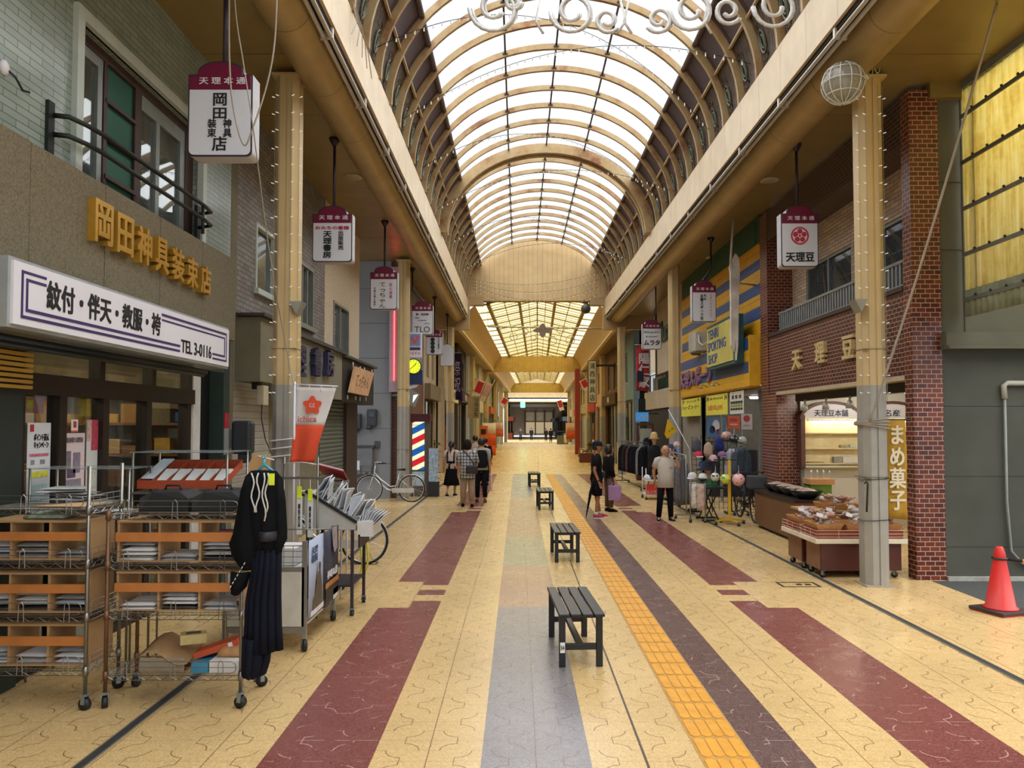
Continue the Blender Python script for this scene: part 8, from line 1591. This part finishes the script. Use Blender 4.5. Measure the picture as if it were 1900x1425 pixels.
def plaid():
    mt = D.materials.new('plaid_check'); g = NG(mt); sp = g.n('ShaderNodeSeparateXYZ'); g.nt.links.new(g.obj(), sp.inputs[0]); a = g.m('LESS_THAN', g.m('FRACT', g.m('MULTIPLY', sp.outputs[0], 13)), .3); b = g.m('LESS_THAN', g.m('FRACT', g.m('MULTIPLY', sp.outputs[2], 13)), .3)
    g.bsdf(g.ramp(g.m('MULTIPLY', g.m('ADD', a, b), .5), [(0, '#b9bcc0'), (.5, '#6a6f78'), (1, '#24282e')]), .85); return mt
walk = lambda f, b: {'rkne': (-.05, -.05, .28), 'rank': (-.052, -.02, .05), 'rtoe': (-.055, -.105, .02), 'lkne': (.05, .0, .28), 'lank': (.055, .12, .08), 'ltoe': (.06, .06, .02)}
CW_ = lambda n, c, v=.1, s=10: M(n, c, .85, 0, v, s)
def at(px, py): p = atZ(px, py); return p.x, p.y
x, y = at(838, 921)
person('woman walking away in a pale top with black straps and a long black skirt', x, y, PI - .2, 1.56, {**walk(0, 0), 'lelb': (.14, .03, .64), 'lwri': (.15, 0, .5)}, SK, HBK, (('top', CW_('top_pale_dots', '#cdbab4', .35, 45), .5, .6, 1.0), ('skirt', BLK, .2), ('shoes', BLK, SW)), False, 'ponytail')
o = list(D.objects)[-1]; pr1 = [q for q in D.objects if q.get('label', '').startswith('woman walking away in a pale')][0]
for s in (-1, 1): MB().tube([(s * .09, -.02, 1.3), (s * .1, .1, 1.22), (s * .1, .12, .98)], .02, 6).build('strap', BLK, pr1, local=True)
MB().box(-.12, .08, .93, .12, .125, .99).build('waist_band', BLK, pr1, .005, True); MB().tube([(-.05, .13, .97), (0, .14, .94), (.03, .14, .88)], .016, 6).build('bow', BLK, pr1, local=True)
x, y = at(867, 941); t, V = person('woman walking away in a checked blouse and beige trousers with a black shoulder bag', x, y, PI, 1.66, {'rkne': (-.06, -.03, .28), 'rank': (-.07, .03, .05), 'rtoe': (-.075, -.06, .02), 'lkne': (.06, -.03, .28), 'lank': (.07, -.06, .045), 'ltoe': (.075, -.14, .02), 'relb': (-.14, -.04, .64), 'rwri': (-.11, -.12, .54)}, SK, CW_('hair_brown_black', '#221a16', .2, 30), (('top', plaid(), .42, .95, 1.15), ('trousers', CW_('trouser_beige', '#a28b78'), 1.85, 1.15), ('shoes', BLK)), False, 'bob')
MB().box(-.26, .06, .82, .02, .2, 1.02).build('shoulder_bag', M('bag_leather', '#1a191b', .4), t, .03, True); MB().tube([(-.2, .12, 1.0), (-.05, .13, 1.25), (.1, .06, 1.38), (.09, -.08, 1.3)], .012, 6).build('bag_strap', M('bag_leather', '#1a191b'), t, local=True)
x, y = at(893, 932); t, V = person('person walking away with a black backpack, pale shirt and black trousers', x, y, PI + .1, 1.68, {'lkne': (.055, -.05, .28), 'lank': (.06, -.03, .05), 'rkne': (-.05, 0, .28), 'rank': (-.055, .07, .06), 'rtoe': (-.06, 0, .02)}, SK, HBK, (('top', CW_('tee_pale', '#a9a7a4', .3, 40), .5, .8, 1.05), ('trousers', BLK, 1.9, 1.0), ('shoes', M('shoe_brown', '#4a2c22', .5))), False)
MB().loft([[(a * q, b_ + .1, z) for q, b_ in ((-1, 0), (1, 0), (1, .12), (-1, .12))] for a, z in ((.13, .9), (.15, 1.0), (.15, 1.25), (.1, 1.36))]).build('backpack', M('pack_black', '#111318', .8), t, .03, True); MB().box(-.28, -.02, .3, -.22, .16, .72).build('pink_bag', M('bag_pinkish', '#c9a8a0', .6), t, .01, True)
person('distant walker in a cream hooded top, partly hidden by the checked blouse', -1.5, 26.2, PI, 1.66, None, SK, HBK, (('top', CW_('hood_cream', '#b9ac9c'), .48, 1.6, 1.15), ('trousers', CW_('trs_grey', '#5a5650'), 1.9, 1.05), ('shoes', BLK)), False); person('distant walker dressed in black beside the orange booth', -1.12, 25.2, PI, 1.6, walk(0, 0), SK, HBK, (('top', BLK, .5, 1.5, 1.1), ('trousers', BLK, 1.9, 1.0), ('shoes', BLK)), False)
# pair on the right looking into the shops
x, y = at(1107, 961); t, V = person('man in a navy cap, dark t-shirt and shorts with red shoes, seen from the side', x, y, PI / 2 + .1, 1.66, {'rkne': (-.05, -.01, .28), 'rank': (-.05, .02, .045), 'rtoe': (-.055, -.07, .018), 'lank': (.055, -.06, .045), 'ltoe': (.06, -.15, .018), 'relb': (-.14, .06, .63), 'rwri': (-.145, .0, .48)}, SKT, HBK, (('top', CW_('tee_black', '#141216'), .5, .75, 1.12), ('trousers', CW_('shorts_navy', '#0c1122'), .95, 1.3), ('cap', CW_('cap_navy', '#181e2c')), ('socks', PAP[0], .15), ('shoes', M('shoe_red', '#b02a34', .5), SW)))
MB().prism([(-.03, -.125, .95), (.06, -.125, .95), (.07, -.125, 1.15), (.03, -.12, 1.25), (-.02, -.12, 1.2)], (0, .008, 0)).build('shirt_print', M('print_pale', '#9a9a9c', .7), t, local=True); MB().box(-.04, -.2, .86, .12, -.1, 1.0).build('belt_bag', M('beltbag_black', '#131318', .6), t, .03, True); MB().tube([V['rwri'] + Vector((0, 0, .01)), V['rwri'] + Vector((0, 0, .03))], .032, 10).build('wristband', BLK, t, local=True)
u = atZ(1087, 962); u2 = atY(1100, 895, y - .15); tu = thing('umbrella', 'closed black umbrella held by the man in the navy cap', 'umbrella', u); MB().tube([(u.x, u.y, 0.005), (u.x + (u2.x - u.x) * .1, u.y, .08), (u.x + (u2.x - u.x) * .7, u.y, .55), u2], [.004, .012, .035, .02], 8).build('canopy', BLK, tu); MB().tube([u2, u2 + Vector((.01, 0, .09)), u2 + Vector((.04, 0, .11)), u2 + Vector((.06, 0, .08))], .009, 6).build('handle', M('umb_handle', '#3a2a22', .4), tu)
x, y = atZ(1128, 949).xy; t, V = person('woman in a black top and brown trousers standing behind the man in the navy cap', x + .03, y, PI / 2 + .3, 1.56, {'relb': (-.13, .02, .63), 'rwri': (-.14, -.03, .47)}, SK, HBK, (('top', BLK, .5, 1.7, 1.1), ('trousers', CW_('trs_brown', '#5c4a40', .25, 14), 1.9, 1.15), ('shoes', BLK)), True, 'bob')
MB().box(V['rwri'].x - .05, V['rwri'].y - .14, .28, V['rwri'].x + .03, V['rwri'].y + .16, .62).build('lilac_bag', M('bag_lilac', '#a884b0', .6), t, .015, True); MB().tube([(V['rwri'].x, V['rwri'].y - .1, .6), (V['rwri'].x, V['rwri'].y, .72), (V['rwri'].x, V['rwri'].y + .12, .6)], .008, 5).build('bag_handle', M('bag_lilac', '#a884b0'), t, local=True)
x, y = at(1235, 967); t, V = person('elderly man in a pale grey shirt, hand raised to his cheek', x, y, .1, 1.6, {'rkne': (-.075, -.01, .28), 'rank': (-.09, .01, .045), 'rtoe': (-.11, -.075, .018), 'lkne': (.06, -.01, .28), 'lank': (.075, .01, .045), 'ltoe': (.085, -.08, .018), 'lelb': (.175, -.05, .7), 'lwri': (.1, -.085, .84), 'relb': (-.15, .03, .65), 'rwri': (-.12, .06, .52)}, SK, HGR, (('top', RIBBED('shirt_pale_stripe', 'X', '#bdb9b2', .03, .001, .85, 0, .92, .3), .44, .7, 1.16), ('trousers', BLK, 1.95, 1.0), ('shoes', BLK, M('sole_grey', '#8a8a88', .6))), True, 'bald')
MB().tube([V['lwri'] - Vector((0, 0, .05)), V['lwri'] - Vector((0, 0, .02))], .03, 10).build('watch', BLK, t, local=True); MB().box(.05, -.125, 1.1, .13, -.118, 1.11).build('pocket', M('pocket_line', '#77746c', .8), t, local=True); MB().tube([(.085, -.124, 1.1), (.09, -.128, 1.14)], .005, 5).build('pen', INK, t, local=True)
x, y = at(1156, 870); person('distant shopper in a pale green top behind the dark clothes rail', x, 30.0, PI, 1.6, None, SK, HBK, (('top', CW_('top_sage', '#9aa592'), .5, 1.5, 1.1), ('trousers', BLK, 1.9, 1.0), ('shoes', BLK)), False)
for px, py, c, lb in ((966, 818, '#3a4048', 'far walker in slate clothes beside the green lit sign'), (986, 817, '#17171a', 'far walker in black left of the centre line'), (1013, 819, '#1a1a1e', 'left one of the far pair walking side by side'), (1022, 821, '#22242c', 'right one of the far pair walking side by side')):
    x, y = at(px, py); person(lb, x, y, PI, 1.66, walk(0, 0) if px % 2 else None, SK, HBK, (('top', CW_('far_' + c[1:], c), .45, 1.6, 1.15), ('trousers', BLK, 1.9, 1.05), ('shoes', BLK)), False)
# ================================================================ HANGING DECORATIONS, CABLES, SMALL FITTINGS
RL = M('rope_light_white', '#c9c8c4', .35, .0, .15, 30); CB = M('cable_pale', '#9a9080', .6)
t = thing('scroll_garland', 'row of white rope light scrolls hung across the near end of the vault', 'decoration', (.76, 8.6, 7)); YD = 8.6
def spiral(px, py, r0, r1, a0, turns, n=26): return [atY(px + (r0 + (r1 - r0) * k / n) * math.cos(a0 + turns * 2 * PI * k / n), py + (r0 + (r1 - r0) * k / n) * math.sin(a0 + turns * 2 * PI * k / n), YD) for k in range(n + 1)]
for px, py, r0, r1, a0, tn in ((918, 15, 48, 14, PI, -1.4), (952, 4, 14, 8, 0, 1.4), (1062, 22, 42, 12, PI, -1.45), (1126, 38, 24, 7, .6, 1.3), (1222, 36, 26, 8, PI - .6, -1.35), (1283, 18, 42, 12, PI, -1.5), (1350, 20, 26, 8, .6, 1.3), (1438, 12, 42, 12, PI, -1.5)):
    for d in (0, .035): MB().tube([p + Vector((d, d, d * .5)) for p in spiral(px, py, r0, r1, a0, tn)], .022 if d == 0 else .014, 7).build('scroll', RL, t)
for a, b in (((868, -30), (1480, -42)), ((868, -8), (1480, -18))): MB().tube([atY(*a, YD), atY(*b, YD)], .012, 5).build('carrier_bar', CB, t)
for px in (1008, 1146, 1172, 1320): MB().tube([atY(px, -25, YD), atY(px + 14 * (1 if px % 4 else -1), 40, YD), atY(px, 62, YD)], .016, 6).build('link', RL, t)
for px in (900, 1200, 1480): p = atY(px, -30, YD); MB().tube([p, (p.x, p.y, 9.3 - .12 * abs(p.x - .76) ** 2)], .006, 4).build('suspension_wire', CB, t)
# star bar under the first gabled bay
t = thing('star_garland', 'white bar with a mauve star and pale hoops across the end of the vault', 'decoration', (1, 33, 6)); a = atY(905, 606, 33); b = atY(1124, 610, 33); MB().cyl(a, b, .04, 6).build('bar', RL, t); MB().cyl(a, (a.x, a.y, 7.08), .012, 5).build('hanger_wire', CB, t); MB().cyl(b, (b.x, b.y, 7.08), .012, 5).build('hanger_wire', CB, t); c = atY(1007, 613, 32.9)
MB().prism([(c.x + .42 * (.75 + .25 * math.cos(4 * q)) * math.cos(q), 32.9, c.z + .3 * (.75 + .25 * math.cos(4 * q)) * math.sin(q)) for q in [2 * PI * i / 32 for i in range(32)]], (0, .06, 0)).build('star', M('star_mauve', '#8f8792', .6), t)
for px, py, r in ((953, 625, 7), (990, 627, 5), (1025, 632, 8), (1040, 612, 7), (1058, 631, 8), (975, 615, 5)): MB().tube(spiral.__wrapped__(px, py) if hasattr(spiral, '__wrapped__') else [atY(px + r * math.cos(2 * PI * k / 14), py + r * math.sin(2 * PI * k / 14), 32.9) for k in range(14)], .018, 5, closed=True).build('hoop', RL, t)
p = atY(1087, 573, 30.4); t = thing('hanging_ball', 'dark round mesh ball hung under the beige end board', 'ball', p); MB().sph(p, .2, 14, 10).build('ball', M('ball_dark_mesh', '#4a4640', .5, .3, .2, 30), t); MB().cyl(p + Vector((0, 0, .2)), (p.x, 31.05, 7.2), .01, 5).build('cord', IRN, t)
# wire globe and bracket on the right column head
p = atY(1564, 155, 8.7); t = thing('wire_globe', 'white wire mesh globe decoration at the top of the right column', 'decoration', p)
for k in range(6):
    q = PI * k / 6; MB().tube([p + Vector((.24 * math.cos(a) * math.cos(q), .24 * math.cos(a) * math.sin(q), .24 * math.sin(a))) for a in [2 * PI * i / 24 for i in range(24)]], .006, 5, closed=True).build('hoop', RL, t)
for z in (-.14, 0, .14): rr = math.sqrt(.24 ** 2 - z * z); MB().tube([p + Vector((rr * math.cos(a), rr * math.sin(a), z)) for a in [2 * PI * i / 24 for i in range(24)]], .006, 5, closed=True).build('hoop', RL, t)
MB().sph(p, .225, 16, 12).build('tinsel', GL('tinsel_film', '#d8d8cc', .02, .22), t); q = atY(1597, 122, 9.25); MB().tube([p + Vector((.2, 0, .1)), q, (4.4, 9.35, 6.36)], .02, 6).build('arm', SW, t)
q = atY(1602, 120, 9.3); t = thing('cable_clip', 'white bracket and cable loops at the head of the right column', 'bracket', q)
for k in range(3): MB().bar(q + Vector((-.05, 0, .09 - .06 * k)), q + Vector((.04, 0, .05 - .07 * k)), .1, .03).build('plate', SW, t)
for px, py in ((1615, 128), (1628, 124)): c = atY(px, py, 9.36); MB().tube([c + Vector((.03 * math.cos(a), 0, .06 * math.sin(a) - .02)) for a in [2 * PI * i / 14 for i in range(14)]], .006, 5, closed=True).build('cable_loop', RL, t)
# angled lamps on the columns
for px, py, y, x1, lb in ((553, 570, 9.4, -2.78, 'small grey angled bracket on the right side of the left column'), (1592, 566, 9.4, 4.33, 'small grey angled bracket on the left side of the right column')):
    c = atY(px, py, y); t = thing('column_bracket', lb, 'bracket', c); MB().prism([c + Vector(v) for v in ((-.08, -.1, .06), (.08, -.1, .06), (.0, -.1, -.1))], (0, .2, 0)).build('plate', M('bracket_grey', '#8a8a80', .5), t); MB().bar(c + Vector((0, 0, .02)), (x1, y, c.z), .03, .03).build('stub', FRG, t)
# cables and ropes
def cable(pts, r, label, nm='cable', mat=CB):
    P = [Vector(p) for p in pts]; S = []
    for i in range(len(P) - 1):
        a, b, c, d = P[max(i - 1, 0)], P[i], P[i + 1], P[min(i + 2, len(P) - 1)]
        for k in range(6): u = k / 6; S.append(.5 * ((2 * b) + (c - a) * u + (2 * a - 5 * b + 4 * c - d) * u * u + (3 * b - a - 3 * c + d) * u ** 3))
    S.append(P[-1]); return tag(MB().tube(S, r, 6).build(nm, mat), label, nm)
A = lambda y, L: [atY(px, py, y) for px, py in L]
g0 = atY(425, 0, 6.9); g1 = atY(514, 0, 6.9)
cable([(g0.x, 6.9, 6.5)] + A(6.9, [(425, 10), (426, 120), (433, 200), (452, 269), (470, 235), (497, 150), (511, 60)]) + [(g1.x, 6.9, 6.5)], .008, 'slack cable looping down in front of the largest hanging sign'); g = atY(430, -60, 6.8)
cable([(g.x, 6.8, 6.49)] + A(6.82, [(437, 20), (452, 120), (470, 240)]) + A(7.6, [(500, 470)]) + A(8.3, [(530, 640), (545, 715)]), .006, 'thin wire running from the ceiling down to the flag by the left column', 'wire')
c0 = atZ(1850, 6, 6.49); cable([c0] + [c0 + (Vector((4.36, 9.36, 2.05)) - c0) * u - Vector((0, 0, .12 * math.sin(PI * u))) for u in (.2, .4, .6, .8)] + [(4.36, 9.36, 2.05)], .014, 'taut pale rope from the right ceiling down to the right column', 'rope')
OCT = [(-.6, -1), (.6, -1), (1, -.6), (1, .6), (.6, 1), (-.6, 1), (-1, .6), (-1, -.6)]
t = thing('rope_coil', 'pale rope wound around the right column', 'rope', (4.47, 9.55, 2.0))
for k in range(4): z = 1.98 + .03 * k; MB().tube([(4.47 + sx * .175, 9.55 + sy * .175, z + .04 * (k - 1.5) * sx * .5) for sx, sy in OCT], .009, 5, closed=True).build('turn', CB, t)
t = thing('rope_coil', 'white cable wound around the left column at shoulder height', 'cable', (-2.92, 9.5, 1.7))
for k in range(3): MB().tube([(-2.92 + sx * .175, 9.5 + sy * .175, 1.62 + .1 * k + .02 * sx) for sx, sy in OCT], .01, 5, closed=True).build('turn', SW, t)
t = thing('wire_tie', 'thin black wires tied round the right column with a hanging strap', 'wire', (4.47, 9.55, 1.0))
for z in (.82, 1.33): MB().tube([(4.47 + sx * .16, 9.55 + sy * .16, z + .01 * sx) for sx, sy in OCT], .005, 4, closed=True).build('tie', IRN, t)
a = atY(1607, 893, 9.37); b = atY(1608, 950, 9.37); MB().tube([a + Vector((-.02, 0, -.03)), a, a + Vector((.02, 0, -.03)), b], .012, 5).build('strap', IRN, t)
# fairy lights
FL = EM('bulb_dim', '#cfc6b4', .5)
def fairy(p, q, sag, n, label):
    p, q = Vector(p), Vector(q); t = thing('fairy_lights', label, 'string lights', p, 0, 'strings of fairy lights across the vault'); L = [p + (q - p) * k / n - Vector((0, 0, sag * 4 * (k / n) * (1 - k / n))) for k in range(n + 1)]; MB().tube(L, .006, 4).build('wire', IRN, t); b0 = None
    for k in range(1, n):
        if b0 is None: b0 = MB().tube([L[k], L[k] + Vector((0, 0, -.05))], [.008, .012], 5).build('bulb', FL, t)
        else: c = b0.copy(); COL.objects.link(c); c.parent = t; c.location = L[k] - L[1]
for k, (ya, yb) in enumerate(((10.5, 13.5), (13, 11), (15.5, 18), (18.5, 17), (22, 25), (26, 24))):
    zz = 7.35; fairy((-2.0, ya, zz), (3.45, yb, zz), -1.15 if k % 2 == 0 else -.7, 44, 'string of fairy lights slung across the vault, %s from the near end' % ('first', 'second', 'third', 'fourth', 'fifth', 'sixth')[k])
for k in range(4): fairy((-1.9, 30.9, 8.0 - .12 * k), (3.3, 30.9, 8.3 - .3 * k), .35 + .12 * k, 30, 'string of lights drooping across the beige end board, %s from its top' % ('first', 'second', 'third', 'fourth')[k])
# bulb strings down the column edges
for x, y, lb in ((-2.92, 9.5, 'left column beside the flag'), (4.47, 9.55, 'right column in front of the sweets cart')):
    t = thing('fairy_lights', 'string of tiny bulbs running up the %s' % lb, 'string lights', (x, y, 2.4)); m = MB(); b0 = None
    for xx, yy in ((x - .155, y - .1), (x + .155, y - .1), (x - .09, y - .156), (x + .07, y - .156)):
        m.tube([(xx, yy, 2.3), (xx, yy, 6.3)], .003, 4); z = 2.4
        while z < 6.2: c = MB().tube([(xx, yy, z), (xx + (.035 if xx > x else -.035), yy - .01, z + .01)], [.004, .007], 5).build('bulb', FL, t); z += .22
    m.build('wires', CB, t)
# ceiling downlights
for px, py, lb in ((1427, 335, 'round downlight in the right gold ceiling'), (655, 329, 'round downlight in the left gold ceiling'), (1322, 478, 'small round downlight further along the right gold ceiling')):
    c = atZ(px, py, 6.49); t = thing('downlight', lb, 'ceiling light', c); MB().lathe([(.17, 0), (.17, .012), (.12, .014)], (c.x, c.y, 6.486), 18).build('ring', M('ring_cream', '#c4b48e', .4), t); MB().lathe([(.12, 0), (.12, .004)], (c.x, c.y, 6.484), 16).build('lens', M('lens_drab', '#a89e84', .3), t)
# wire twig ornaments on the left fascia and at the left edge
t = thing('wire_twigs', 'spray of thin wire twigs hung on the left fascia', 'decoration', (-2.0, 8.5, 6.9))
for k in range(5): a = atX(655 + 2 * k, 5 + 4 * k, -2.05); MB().tube([a, a + Vector((.05, .1 * k, -.25)), a + Vector((.03, .25 * k - .2, -.5))], .006, 4).build('twig', CB, t)
t = thing('wire_twigs', 'pale clip and dark wire hook at the left edge over the granite band', 'clip', (-3.6, 5.5, 4.5)); a = atX(8, 125, -3.84); MB().tube([a, a + Vector((.05, .05, -.05)), a + Vector((.06, .12, -.12)), a + Vector((.06, .2, -.1))], .009, 5).build('hook', IRN, t); MB().sph(a, (.03, .05, .06), 8, 6).build('clip', SW, t)
